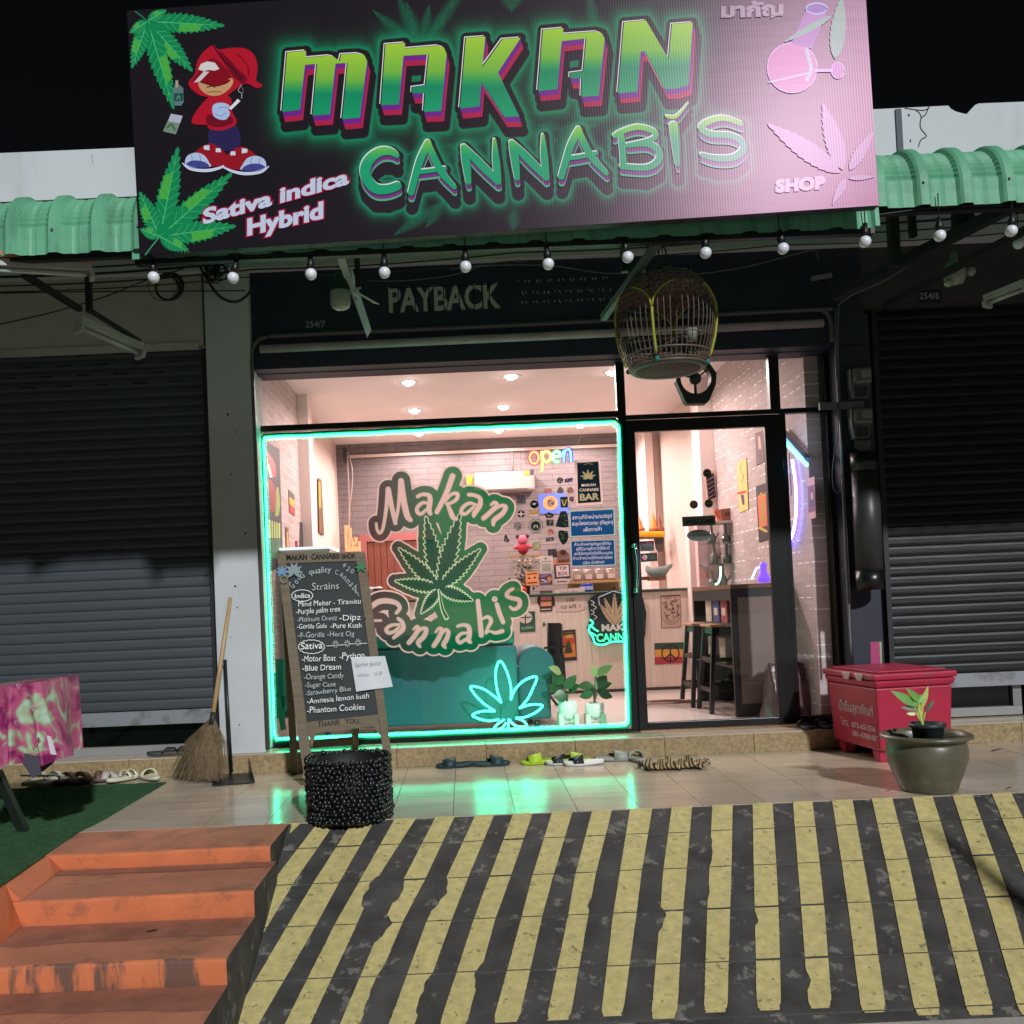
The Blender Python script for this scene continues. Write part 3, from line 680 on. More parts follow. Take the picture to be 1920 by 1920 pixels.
# ================================================================== SHOP INTERIOR (setting)
XL, XRW, YB, ZC = -1.56, 2.50, 5.7, 3.2
m_wallL = None
def brickmat(name, base, mortar, sx, sz, msize, axis, var=.1, lines=0):
    m = bpy.data.materials.new(name); m.use_nodes = True; n = m.node_tree.nodes; L = m.node_tree.links; b = n['Principled BSDF']
    b.inputs['Roughness'].default_value = .7
    tc = n.new('ShaderNodeTexCoord'); sp = n.new('ShaderNodeSeparateXYZ'); cb = n.new('ShaderNodeCombineXYZ'); L.new(tc.outputs['Object'], sp.inputs[0])
    L.new(sp.outputs[axis], cb.inputs[0]); L.new(sp.outputs[2], cb.inputs[1])
    br = n.new('ShaderNodeTexBrick'); L.new(cb.outputs[0], br.inputs['Vector'])
    br.inputs['Color1'].default_value = (*[x * (1 + var) for x in lin(base)], 1); br.inputs['Color2'].default_value = (*[x * (1 - var) for x in lin(base)], 1)
    br.inputs['Mortar'].default_value = (*lin(mortar), 1); br.inputs['Scale'].default_value = 1; br.inputs['Mortar Size'].default_value = msize
    br.inputs['Brick Width'].default_value = sx; br.inputs['Row Height'].default_value = sz; br.inputs['Mortar Smooth'].default_value = .3
    out = br.outputs[0]
    no = n.new('ShaderNodeTexNoise'); no.inputs['Scale'].default_value = 6; no.inputs['Detail'].default_value = 6; mp = n.new('ShaderNodeMapping'); mp.inputs['Scale'].default_value = (1, 6, 1)
    L.new(cb.outputs[0], mp.inputs[0]); L.new(mp.outputs[0], no.inputs['Vector'])
    mr = n.new('ShaderNodeMapRange'); L.new(no.outputs[0], mr.inputs[0]); mr.inputs[1].default_value = .3; mr.inputs[2].default_value = .7; mr.inputs[3].default_value = .86; mr.inputs[4].default_value = 1.12
    mx = n.new('ShaderNodeVectorMath'); mx.operation = 'SCALE'; L.new(out, mx.inputs[0]); L.new(mr.outputs[0], mx.inputs['Scale']); out = mx.outputs[0]
    if lines:
        # fluted wall panel: close vertical lines and short pale dashes in broken rows
        w = n.new('ShaderNodeTexWave'); w.inputs['Scale'].default_value = lines; w.bands_direction = 'X'; L.new(cb.outputs[0], w.inputs['Vector'])
        r3 = n.new('ShaderNodeMapRange'); L.new(w.outputs['Fac'], r3.inputs[0]); r3.inputs[3].default_value = .72; r3.inputs[4].default_value = 1.08
        m2 = n.new('ShaderNodeVectorMath'); m2.operation = 'SCALE'; L.new(out, m2.inputs[0]); L.new(r3.outputs[0], m2.inputs['Scale']); out = m2.outputs[0]
        b2 = n.new('ShaderNodeTexBrick'); L.new(cb.outputs[0], b2.inputs['Vector']); b2.offset = .5
        b2.inputs['Color1'].default_value = (0, 0, 0, 1); b2.inputs['Color2'].default_value = (0, 0, 0, 1); b2.inputs['Mortar'].default_value = (1, 1, 1, 1)
        b2.inputs['Scale'].default_value = 1; b2.inputs['Brick Width'].default_value = 60; b2.inputs['Row Height'].default_value = .085; b2.inputs['Mortar Size'].default_value = .0035; b2.inputs['Mortar Smooth'].default_value = 0
        ch = n.new('ShaderNodeTexWave'); ch.inputs['Scale'].default_value = lines / 4; ch.bands_direction = 'X'; L.new(cb.outputs[0], ch.inputs['Vector'])
        gt = n.new('ShaderNodeMath'); gt.operation = 'GREATER_THAN'; L.new(ch.outputs['Fac'], gt.inputs[0]); gt.inputs[1].default_value = .35
        n4 = n.new('ShaderNodeTexNoise'); n4.inputs['Scale'].default_value = 1; mq = n.new('ShaderNodeMapping'); mq.inputs['Scale'].default_value = (2.5, 9, 1); L.new(cb.outputs[0], mq.inputs[0]); L.new(mq.outputs[0], n4.inputs['Vector'])
        g2 = n.new('ShaderNodeMath'); g2.operation = 'GREATER_THAN'; L.new(n4.outputs[0], g2.inputs[0]); g2.inputs[1].default_value = .5
        mm = n.new('ShaderNodeMath'); mm.operation = 'MULTIPLY'; L.new(b2.outputs['Color'], mm.inputs[0]); L.new(gt.outputs[0], mm.inputs[1])
        m5 = n.new('ShaderNodeMath'); m5.operation = 'MULTIPLY'; L.new(mm.outputs[0], m5.inputs[0]); L.new(g2.outputs[0], m5.inputs[1])
        mi = n.new('ShaderNodeMix'); mi.data_type = 'RGBA'; L.new(m5.outputs[0], mi.inputs[0]); L.new(out, mi.inputs[6]); mi.inputs[7].default_value = (.95, .93, .9, 1); out = mi.outputs[2]
    L.new(out, b.inputs['Base Color']); return m
m_wl = brickmat('brick_print_wallpaper', (168, 154, 150), (192, 178, 172), .3, .075, .004, 1)
m_wr = brickmat('fluted_wall_panel', (184, 170, 168), (184, 170, 168), .4, .2, .001, 1, lines=9)
m_bk = brickmat('dark_brick_wallpaper', (116, 108, 108), (90, 82, 81), .40, .075, .005, 0, .06)
m_ceil = mat('ceiling_paint', (232, 222, 220), .8, var=.03, vs=2)
m_beige = mat('beige_wall_paint', (206, 188, 178), .8, var=.04, vs=2)
st_ = lambda o: tag(o, kind='structure')
st_(MB().box(XL - .1, XRW + .1, .361, YB + .4, ZK - .12, ZK).build('shop_floor', mat('glossy_cream_floor', (212, 200, 192), .18, var=.05, vs=2)))
st_(MB().box(XL - .1, XRW + .1, .42, YB + .4, ZC, ZC + .1).build('ceiling', m_ceil))
st_(MB().box(XL - .1, XL, .362, 2.8, ZK, ZC).build('wall_left', m_wl))
st_(MB().box(XL - .1, XL - .02, 3.04, YB, ZK, ZC).build('wall_left_rear', m_beige))
st_(MB().box(XL - .1, XL + .1, 2.802, 3.038, ZK, ZC).build('wall_left_pilaster', mat('pink_white_paint', (226, 208, 202), .7)))
st_(MB().box(XRW, XRW + .1, .362, 2.8, ZK, ZC).build('wall_right', m_wr))
st_(MB().box(XRW - .14, XRW + .1, 2.802, 3.1, ZK, ZC).build('wall_right_pilaster', mat('pink_white_paint', (226, 208, 202), .7)))
st_(MB().box(XRW - .02, XRW + .1, 3.102, YB, ZK, ZC).build('wall_right_rear', m_beige))
st_(MB().box(XL - .1, XRW + .1, YB, YB + .1, ZK, ZC).build('wall_back', m_bk))
# beige partition standing forward of the back wall on the right
st_(MB().box(PY(1228, 900, 5.2).x, XRW - .02, 5.2, YB - .002, ZK, ZC - .002).build('wall_partition', m_beige))
st_(MB().box(PY(1212, 900, 5.1).x, PY(1227, 900, 5.1).x, 5.1, YB - .002, ZK, ZC - .002).build('wall_partition_edge', mat('pink_white_paint', (226, 208, 202), .7)))
# cable trunking along the ceiling edge
tr = tag(MB().box(PY(642, 830, 5.6).x, PY(1180, 830, 5.6).x, 5.66, 5.698, PY(900, 848, 5.66).z, PY(900, 843, 5.66).z).build('cable_trunking', m_beige), 'thin cream cable trunking along the top of the brick back wall', 'trunking')
# ceiling downlights: lit
dl = []
for (u, v) in [(766, 716), (958, 705), (777, 769), (944, 762), (785, 812), (935, 806), (1088, 797), (1148, 697)]:
    p = PZ(u, v, ZC); dl.append(p)
warm = (1.0, .77, .745)
names8 = ['front-left', 'front-middle', 'second-row left', 'second-row middle', 'rear left', 'rear middle', 'rear right', 'front right behind the mullion']
for i, p in enumerate(dl):
    t = thing('downlight', 'lit %s recessed ceiling downlight seen through the shop window' % names8[i], 'downlight', (p.x, p.y, ZC), 'lit ceiling downlights')
    MB().lathe([(.055, -.004), (.082, -.008), (.085, -.001)], (p.x, p.y, ZC), 20).build('trim_ring', mat('white_trim', (230, 230, 228), .5), t)
    MB().lathe([(.0005, -.035), (.03, -.03), (.046, -.018), (.054, -.003)], (p.x, p.y, ZC), 16).build('lamp', glow('lamp_face', (1, .86, .74), 60), t)
    l = bpy.data.lights.new('downlight_glow', 'SPOT'); l.energy = 100; l.color = warm; l.shadow_soft_size = .04; l.spot_size = R(170); l.spot_blend = .3
    lo = bpy.data.objects.new('downlight_glow', l); C.objects.link(lo); lo.location = (p.x, p.y, ZC - .05)
# ================================================================== SHOP FRONT
xj0, xj1 = Xg(467, 700), Xg(487, 700)
xm0, xm1 = Xg(1153, 700), Xg(1169, 700)
xd0, xd1, xd2, xd3 = Xg(1171, 820), Xg(1188, 820), Xg(1430, 800), Xg(1463, 800)
xs1, xs2 = Xg(1546, 770), Xg(1557, 770)
xu0, xu1 = Xg(1439, 700), Xg(1458, 700)
zh = Zg(820, 667); zp = Zg(820, 786); zn_ = Zg(820, 797)
zd0 = Zg(1310, 773); zd1 = Zg(1310, 785); zd2 = Zg(1310, 807)
zb1 = Zg(515, 1392); zdb0, zdb1 = Zg(1300, 1378), Zg(1300, 1350)
YF0, YF1 = .27, .33
wf = thing('shop_window', 'large black framed shop window with a green neon border and the painted leaf decal', 'window', ((xj0 + xm0) / 2, .3, ZK))
def fr(nm, x0, x1, z0, z1, par, y0=YF0, y1=YF1): return MB().box(x0, x1, y0, y1, z0, z1).build(nm, m_frame, par, bevel=.003)
fr('jamb', xj0, xj1, ZK, zh + .1, wf); fr('mullion', xm0, xm1, ZK, zh + .1, wf)
fr('head', xj1, xm0, zh, zh + .1, wf); fr('transom', xj1, xm0, zn_, zp, wf); fr('sill_rail', xj1, xm0, ZK, zb1, wf)
G = glassmat()
def pane(x0, x1, z0, z1, par, y=.3): return MB().add([(x0, y, z0), (x1, y, z0), (x1, y, z1), (x0, y, z1)], [(0, 1, 2, 3)]).build('pane', G, par)
pane(xj1, xm0, zb1, zn_, wf, .302); pane(xj1, xm0, zp, zh, wf, .302)
ds = thing('door_surround', 'black frame round the glass door with three fanlight and side panes', 'door frame', ((xd0 + xs2) / 2, .3, ZK))
fr('head', xm1, xs2, zh, zh + .1, ds); fr('transom', xm1, xs2, Zg(1310, 783), Zg(1310, 774), ds)
fr('upper_mullion', xu0, xu1, Zg(1310, 774), zh, ds); fr('jamb', xs1, xs2, ZK, zh, ds); fr('door_post', xd3, xd3 + .03, ZK, Zg(1310, 783), ds); fr('sill_rail', xd3 + .03, xs1, ZK, ZK + .06, ds)
fr('left_post', xm1, xd0, ZK, Zg(1310, 783), ds)
pane(xm1, xu0, Zg(1310, 774), zh, ds, .303); pane(xu1, xs1, Zg(1310, 774), zh, ds, .303); pane(xd3 + .03, xs1, ZK + .06, Zg(1310, 783), ds, .303)
dr = thing('glass_door', 'black framed glass shop door with a chrome pull handle and stickers', 'door', ((xd0 + xd3) / 2, .27, ZK + .01))
zD1 = Zg(1310, 785)
fr('stile', xd0 + .002, xd1, ZK + .012, zD1, dr, .255, .298); fr('stile', xd2, xd3 - .002, ZK + .012, zD1, dr, .255, .298)
fr('top_rail', xd1, xd2, zd2, zD1, dr, .255, .298); fr('bottom_rail', xd1, xd2, ZK + .012, zdb1, dr, .255, .298)
pane(xd1, xd2, zdb1, zd2, dr, .28)
chrome = mat('chrome', (200, 200, 205), .12, metal=1)
hx = PY(1193, 1065, .2).x
hh = MB().tube(smooth([(hx, .25, PY(1190, 1022, .2).z), (hx, .19, PY(1190, 1024, .2).z), (hx + .012, .185, PY(1190, 1060, .2).z), (hx, .19, PY(1190, 1106, .2).z), (hx, .25, PY(1190, 1108, .2).z)], 5), .009, 10).build('pull_handle', chrome, dr)
MB().tube([(hx, .254, PY(1190, 1022, .2).z), (hx, .235, PY(1190, 1022, .2).z)], .018, 12).build('rosette', chrome, hh)
MB().tube([(hx, .254, PY(1190, 1108, .2).z), (hx, .235, PY(1190, 1108, .2).z)], .018, 12).build('rosette', chrome, hh)
# round tubular bar frame in front of the opening, and the grey roller bar
tf = thing('tubular_frame', 'round cornered dark tube frame running over the shop window head', 'frame', (.6, .2, ZK))
pp = lambda u, v, Y=.035: PY(u, v, Y)
path = [pp(502, 1405), pp(472, 700), pp(471, 665), pp(478, 645), pp(500, 632), pp(560, 628), pp(1000, 608), pp(1520, 581), pp(1540, 582), pp(1553, 592), pp(1558, 612), pp(1560, 640)]
MB().tube([path[0]] + [Vector(p) for p in smooth(path[1:], 5)], .017, 10).build('tube', mat('dark_bronze_tube', (84, 78, 80), .35, spec=.6), tf)
rb = MB().tube([pp(488, 655, .03), pp(1543, 606, .03)], .028, 14).build('roller_bar', mat('grey_roller_bar', (170, 154, 156), .45, var=.12, vs=5), tf)
MB().box(pp(470, 660).x, pp(1560, 640).x, .21, .27, zh + .02, zf0 - .125).build('shutter_box', m_navy, tf)
cam_b = thing('security_camera', 'small black camera on the right jamb of the shop front', 'camera', tuple(pp(1535, 645, .26)))
MB().bar(pp(1528, 641, .24), pp(1545, 652, .24), .022).build('body', m_cable, cam_b); MB().tube([pp(1545, 650, .24), pp(1556, 668, .24), pp(1568, 690, .24)], .004, 6).build('lead', m_cable, cam_b)

# ------------------------------------------------ neon border
GREEN = glow('green_neon_core', (.02, 1.0, .48), 17); GHALO = glow('green_neon_halo', (0, .55, .30), 1.0)
nb = thing('neon_border', 'bright green neon tube border round the lower shop window pane', 'neon light', ((xj1 + xm0) / 2, .262, ZK))
c4 = [(497, 821), (1150, 792), (1160, 802), (1178, 1352), (1170, 1359), (520, 1386), (514, 1378), (494, 828)]
rn = random.Random(4)
def subd(P, closed=True, step=26, amp=.5):
    out = []
    n = len(P)
    for i in range(n if closed else n - 1):
        a, b = P[i], P[(i + 1) % n]; L = math.hypot(b[0] - a[0], b[1] - a[1]); m = max(1, int(L / step))
        for k in range(m): t = k / m; out.append((a[0] + (b[0] - a[0]) * t + rn.uniform(-amp, amp) * (k > 0), a[1] + (b[1] - a[1]) * t + rn.uniform(-amp, amp) * (k > 0)))
    if not closed: out.append(P[-1])
    return out
cp = subd(c4)
MB().tube([PY(u, v, .262) for u, v in cp], .0072, 8, closed=True).build('tube', GREEN, nb)
MB().tube([PY(u + (4 if u > 1100 else -3 if u < 560 else 0), v + (-5 if v < 900 else 5 if v > 1300 else 0), .268) for u, v in cp], .012, 8, closed=True).build('glow_channel', mat('green_glow_channel', (0, 150, 100), .4), nb)  # green coloured tube beside the core stands in for its glow on the frame
# green neon leaf
nl = thing('neon_leaf', 'green neon cannabis leaf low in the shop window', 'neon light', tuple(PY(950, 1366, .4)))
Z5 = lambda L: [(820 + a / 4.8, 1080 + b / 4.8) for a, b in L]
leafs = [[(575, 1140), (535, 1010), (525, 860), (565, 765), (625, 860), (662, 1000), (662, 1115)],
         [(662, 1115), (700, 1020), (790, 935), (893, 908), (865, 1000), (810, 1110), (738, 1190)],
         [(738, 1190), (840, 1158), (945, 1165), (890, 1225), (790, 1270), (705, 1278)],
         [(705, 1278), (770, 1300), (805, 1350), (740, 1358), (680, 1330), (650, 1290)],
         [(642, 1285), (636, 1380)],
         [(605, 1290), (545, 1330), (508, 1380), (575, 1372), (620, 1320)],
         [(558, 1292), (440, 1302), (315, 1255), (400, 1218), (520, 1216)],
         [(520, 1218), (420, 1150), (340, 1070), (300, 995), (410, 1015), (515, 1085), (575, 1140)]]
for L in leafs:
    P = [PY(u, v, .40) for u, v in (smooth(Z5(L), 5) if len(L) > 2 else Z5(L))]
    o = MB().tube(P, .0065, 8).build('tube', GREEN, nl)
MB().tube([PY(*Z5([(640, 1285)])[0], .41), PY(*Z5([(640, 1400)])[0], .41)], .004, 6).build('stand', m_cable, nl)

# ------------------------------------------------ decal on the glass
DA = Ras(lambda u, v: PY(u, v, .296), 672, 865, 1006, 1240, .8)
def dgreen(u, v):
    t = max(0, min(1, (u - 700) / 130)); a, b = (74, 58, 66), (34, 112, 72)
    k = max(0, min(1, (v - 1165) / 40)); b = tuple(b[i] * (1 - k) + (14, 100, 66)[i] * k for i in range(3))
    return tuple(a[i] * (1 - t) + b[i] * t for i in range(3))
O1, O2 = (690, 860), (690, 1040)
let = [
    (O1, [(92, 728, 26), (103, 800, 30), (135, 838, 30), (172, 770, 34), (205, 560, 40), (226, 340, 50)]), (O1, [(228, 345, 56), (262, 520, 52), (308, 725, 44)]),
    (O1, [(308, 725, 30), (345, 520, 38), (368, 250, 52)]), (O1, [(372, 250, 62), (400, 460, 64), (440, 640, 66), (480, 690, 46)]),
    (O1, [(560, 425, 40), (610, 402, 38), (680, 410, 46), (700, 460, 54), (686, 570, 56), (700, 618, 46)]), (O1, [(690, 510, 26), (620, 495, 36), (558, 545, 42), (555, 600, 42), (600, 620, 40), (670, 560, 28)]),
    (O1, [(952, 195, 62), (880, 390, 58), (775, 600, 50)]), (O1, [(870, 480, 22), (940, 400, 32), (1005, 395, 42), (1000, 450, 40), (940, 495, 34), (880, 505, 26)]), (O1, [(895, 510, 34), (930, 600, 52), (960, 665, 50), (1000, 680, 30)]),
    (O1, [(1135, 405, 42), (1200, 412, 40), (1262, 450, 48), (1255, 530, 56), (1200, 610, 56), (1190, 650, 30)]), (O1, [(1220, 520, 26), (1140, 500, 36), (1065, 550, 42), (1050, 605, 40), (1100, 620, 38), (1190, 540, 28)]),
    (O1, [(1385, 520, 26), (1420, 490, 34), (1450, 520, 44), (1390, 590, 52), (1300, 670, 52)]), (O1, [(1395, 600, 22), (1490, 530, 36), (1550, 545, 46), (1510, 620, 54), (1420, 690, 54), (1410, 745, 34)]),
    (O2, [(30, 590, 56), (120, 530, 60), (220, 520, 58), (320, 545, 50), (358, 600, 42), (320, 655, 36)]), (O2, [(60, 742, 26), (145, 740, 26)]),
    (O2, [(340, 720, 36), (385, 760, 46), (395, 830, 54), (350, 880, 52), (290, 935, 36)]), (O2, [(350, 785, 26), (260, 795, 36), (205, 840, 42), (235, 880, 40), (300, 860, 36), (350, 810, 26)]),
    (O2, [(512, 840, 24), (550, 808, 34), (565, 840, 46), (520, 920, 54), (460, 990, 50)]), (O2, [(520, 920, 22), (600, 835, 36), (655, 840, 46), (630, 920, 54), (565, 985, 52), (585, 1035, 30)]),
    (O2, [(762, 870, 24), (800, 828, 34), (830, 850, 46), (795, 940, 54), (740, 1025, 50)]), (O2, [(790, 960, 22), (860, 850, 36), (905, 870, 46), (885, 950, 54), (850, 1010, 50), (870, 1045, 30)]),
    (O2, [(1010, 805, 34), (1070, 790, 38), (1130, 810, 48), (1142, 890, 54), (1130, 960, 54), (1155, 985, 34)]), (O2, [(1120, 880, 26), (1050, 890, 36), (1005, 940, 42), (1030, 990, 40), (1080, 965, 36), (1125, 930, 24)]),
    (O2, [(1235, 520, 48), (1258, 720, 54), (1275, 905, 56)]), (O2, [(1290, 720, 26), (1350, 700, 38), (1385, 745, 44), (1350, 820, 36), (1325, 885, 26), (1370, 860, 22), (1430, 880, 36), (1510, 860, 46)]),
    (O2, [(1450, 560, 46), (1480, 660, 50), (1520, 760, 46)]), (O2, [(1424, 500, 60), (1426, 500, 60)]),
    (O2, [(1630, 385, 34), (1580, 415, 40), (1560, 460, 44), (1620, 490, 46), (1700, 510, 48), (1700, 580, 46), (1640, 615, 36), (1598, 585, 26)])]
lc = (824, 1104)
lft = [((798, 967), 34), ((863, 962), 36), ((747, 1027), 30), ((901, 1029), 30), ((740, 1089), 27), ((887, 1126), 27), ((789, 1151), 24)]
for grow, col in ((15.5, (212, 196, 190)), (12.6, dgreen)):
    for o, L in let: DA.stroke(L, 0, col, sm=3, sc=6, off=o, grow=grow, keep=True)
    for tip, w in lft: DA.stroke([(lc[0], lc[1], w), ((lc[0] + tip[0]) / 2, (lc[1] + tip[1]) / 2, w), (tip[0], tip[1], w * .2)], 0, col, sm=3, grow=grow - 3, keep=True)
    DA.stroke([(824, 1107, 6), (837, 1158, 6)], 0, col, sm=0, grow=grow, keep=True); DA.stroke([(800, 1100, 20), (850, 1150, 60), (880, 1170, 30)], 0, col, sm=0, keep=True); DA.stroke([(790, 950, 60), (870, 950, 60)], 0, col, sm=0, keep=True)
    DA.poly([(815, 955), (845, 945), (868, 955), (868, 985), (830, 1010)], col)
    DA.stroke([(720, 1180, 30), (800, 1195, 50), (860, 1170, 60), (930, 1150, 40)], 0, col, sm=3, keep=True)
    DA.k += 2
for tip, w in lft:
    pass
for tip, w in lft:
    ex = (lc[0] + (tip[0] - lc[0]) * .97, lc[1] + (tip[1] - lc[1]) * .97)
    Q = leaflet(lc, tip, w, 11, .3); DA.poly(Q, (22, 84, 62)); DA.stroke(Q[1:], 1.5, (198, 232, 190), sm=0); DA.stroke([(lc[0], lc[1], 1.6), (ex[0], ex[1], .4)], 0, (14, 62, 50), sm=0)
DA.disc((lc[0], lc[1] - 8), 13, 10, (20, 80, 60))
DA.stroke([(823, 1107, 5), (829, 1140, 7), (837, 1158, 9)], 0, (198, 232, 190)); DA.stroke([(824, 1107, 2.4), (829, 1139, 4), (837, 1157, 6)], 0, (20, 90, 66))
for o, L in let: DA.stroke(L, 0, (94, 150, 100), sm=4, sc=6, off=o, grow=.7, keep=True)
DA.k += 1
for o, L in let: DA.stroke(L, 0, (206, 184, 180), sm=4, sc=6, off=o, keep=True)
DA.k += 1
DA.disc((927.5, 1122.5), 1.2, 1.2, (60, 110, 80))
dcl = DA.build('window_decal', DVIN); tag(dcl, 'big green cannabis leaf decal with script lettering stuck on the shop window', 'decal')

# ------------------------------------------------ signs and stickers on the glass
SO = (960, 840); z7 = lambda a, b: (SO[0] + a / 7.11, SO[1] + b / 7.11)
def bar_sign(a):
    a.poly([(1082, 868), (1122, 865), (1127, 941), (1084, 944)], (16, 32, 40))
    for tip in ((1102, 880), (1092, 884), (1112, 883), (1088, 892), (1117, 890), (1093, 898), (1112, 897)): a.poly(leaflet((1103, 896), tip, 5 if tip[0] in (1102, 1092, 1112) else 4, 4), (150, 150, 112))
    a.stroke([(1095, 872), (1103, 869), (1111, 871)], 1, (130, 130, 100))
    a.text('MAKAN', z7(930, 515), z7(1115, 505), 5.2, (205, 205, 190), grow=.1); a.text('CANNABIS', z7(900, 580), z7(1155, 570), 5.6, (205, 205, 190), grow=.1); a.text('BAR', z7(910, 700), z7(1155, 685), 12.5, (160, 160, 128), grow=.7)
slab('bar_sign', 'dark upright MAKAN CANNABIS BAR sign on the window glass', 'sign', [(1077, 863), (1126, 860), (1131, 945), (1080, 949)], .315, .006, (206, 188, 182), bar_sign, body=None)
def th1(a):
    a.poly([z7(778, 850), z7(1352, 818), z7(1362, 1150), z7(790, 1175)], (24, 74, 124))
    a.text('สถานที่จำหน่าย/แปรรูป', z7(805, 955), z7(1330, 925), 7.2, (215, 220, 230)); a.text('สมุนไพรควบคุม (กัญชา)', z7(800, 1035), z7(1345, 1010), 7.2, (215, 220, 230)); a.text('เพื่อการค้า', z7(955, 1115), z7(1195, 1100), 7.2, (215, 220, 230))
slab('blue_notice', 'upper blue Thai notice of three lines on the window glass', 'sign', [z7(762, 840), z7(1366, 806), z7(1376, 1160), z7(774, 1190)], .315, .006, (150, 190, 180), th1, body=None)
def th2(a):
    a.poly([z7(792, 1248), z7(1360, 1226), z7(1372, 1552), z7(802, 1570)], (24, 70, 120))
    for i, t in enumerate(['ห้ามจำหน่ายกัญชาให้กับ', 'ผู้ที่มีอายุต่ำกว่ายี่สิบปี', 'สตรีมีครรภ์หรือให้นมบุตร', 'ห้ามจำหน่ายให้กับนักเรียน', 'นิสิต นักศึกษา']):
        a.text(t, z7((835, 860, 830, 815, 950)[i], 1305 + i * 62), z7((1320, 1300, 1340, 1338, 1230)[i], 1290 + i * 61), 5.6, (205, 214, 226))
slab('blue_notice', 'lower blue Thai notice of five lines on the window glass', 'sign', [z7(778, 1240), z7(1372, 1214), z7(1384, 1562), z7(790, 1582)], .315, .006, (150, 180, 190), th2, body=None)
# neon OPEN
OP = (840, 800); zo = lambda L: [(OP[0] + p[0] / 5.333, OP[1] + p[1] / 5.333) for p in L]
on = thing('open_sign', 'rainbow neon sign reading open hanging in the window', 'neon light', tuple(PY(1030, 885, .42)))
def oell(cx, cy, rx, ry, a0=0, a1=360, n=20): return [(cx + rx * math.cos(R(a0 + (a1 - a0) * k / n)), cy + ry * math.sin(R(a0 + (a1 - a0) * k / n))) for k in range(n + 1)]
letters = [('letter_o', [oell(862, 310, 45, 58)], (1, .22, .10), (1, .01, .04)), ('letter_p', [[(938, 245), (944, 350), (938, 445)], oell(985, 300, 42, 52)], (1, .60, .16), (1, .25, .02)),
           ('letter_e', [[(1048, 305), (1125, 290)] + oell(1088, 300, 40, 52, -10, -300)], (.30, 1, .40), (.02, .7, .12)), ('letter_n', [[(1155, 240), (1160, 350)], [(1160, 290), (1175, 235), (1205, 222), (1226, 250), (1232, 350)]], (.14, .34, 1), (.02, .03, 1))]
for nm, Ls, c, c2 in letters:
    m1 = MB(); m2 = MB()
    for L in Ls:
        P = zo(L); m1.tube([PY(u, v, .44) for u, v in P], .0095, 8); m2.tube([PY(u, v, .452) for u, v in P], .016, 8)
    lo_ = m2.build(nm, glow('neon_halo_' + nm, c2, 1.6), on); m1.build('core', glow('neon_core_' + nm, c, 4.2), lo_)  # wider dim tube behind each core stands in for its glow halo
MB().tube([PY(1078, 844, .45), PY(1094, 806, .45)], .0015, 4).build('hanging_wire', mat('clear_string', (200, 190, 190), .4), on)
MB().box(PY(985, 880, .46).x, PY(1076, 880, .46).x, .462, .466, PY(1030, 872, .46).z, PY(1030, 838, .46).z).build('backing', glassmat('clear_acrylic', (.94, .94, .96), .05), on)
# stickers
def stk(label, pts, draw, col=(40, 44, 48)):
    slab('sticker', label, 'sticker', pts, .313, .0012, col, draw, 'stickers on the shop window', body=None)
def circ(a, b, r, n=16): return [(z7(a, b)[0] + r * math.cos(2 * math.pi * k / n), z7(a, b)[1] + r * math.sin(2 * math.pi * k / n)) for k in range(n)]
def dots(a, c, n, w, h, cols, seed=1):
    r_ = random.Random(seed)
    for _ in range(n):
        x, y = z7(*c); x += r_.uniform(-w, w); y += r_.uniform(-h, h); a.stroke([(x, y), (x + r_.uniform(-2, 2), y + r_.uniform(-2, 2))], r_.uniform(.8, 1.7), r_.choice(cols))
gy = [(130, 130, 130), (90, 96, 90), (160, 150, 140)]
stk('small round grey sticker left of the dark bar sign', circ(640, 432, 6), lambda a: dots(a, (640, 432), 8, 3, 3, gy, 1), (60, 64, 60))
stk('small purple slanted sticker touching the bar sign', [z7(705, 410), z7(812, 395), z7(808, 452), z7(702, 460)], lambda a: dots(a, (758, 430), 8, 6, 2.5, [(120, 110, 160)], 2), (66, 58, 88))
stk('faded pink badge sticker above the blue flag', [z7(430, 545), z7(520, 540), z7(535, 600), z7(425, 605)], lambda a: dots(a, (480, 575), 6, 4, 3, [(190, 120, 120)], 3), (160, 108, 110))
stk('grey bud shaped sticker above the green crest', [z7(600, 560), z7(640, 512), z7(690, 555), z7(685, 602), z7(605, 602)], lambda a: dots(a, (645, 570), 7, 4, 4, [(90, 100, 84)], 4), (96, 90, 84))
stk('brown scribble sticker right of the bud sticker', [z7(735, 530), z7(790, 515), z7(822, 560), z7(810, 605), z7(740, 600)], lambda a: dots(a, (780, 565), 9, 5, 5, [(120, 80, 70), (170, 130, 120)], 5), (140, 104, 98))
stk('black dragon sticker beside the air conditioner', [z7(55, 625), z7(170, 625), z7(185, 740), z7(65, 738)], lambda a: dots(a, (120, 685), 12, 6, 6, [(120, 120, 126), (50, 50, 56)], 6), (62, 62, 70))
stk('black disc sticker left of the blue flag', circ(298, 752, 7.8), lambda a: dots(a, (298, 752), 4, 4, 1, [(190, 190, 190)], 7), (18, 26, 28))
stk('round black sticker with a white cross', circ(122, 880, 7), lambda a: (a.stroke([z7(85, 882), z7(158, 880)], 2, (200, 190, 186)), a.stroke([z7(120, 850), z7(122, 912)], 2, (200, 190, 186))), (24, 30, 30))
stk('yellow lettered sticker under the black disc', [z7(230, 830), z7(350, 825), z7(352, 900), z7(232, 905)], lambda a: (dots(a, (290, 850), 10, 7, 2, [(170, 150, 60)], 8), a.stroke([z7(232, 898), z7(345, 893)], 1.6, (220, 210, 200))), (140, 124, 96))
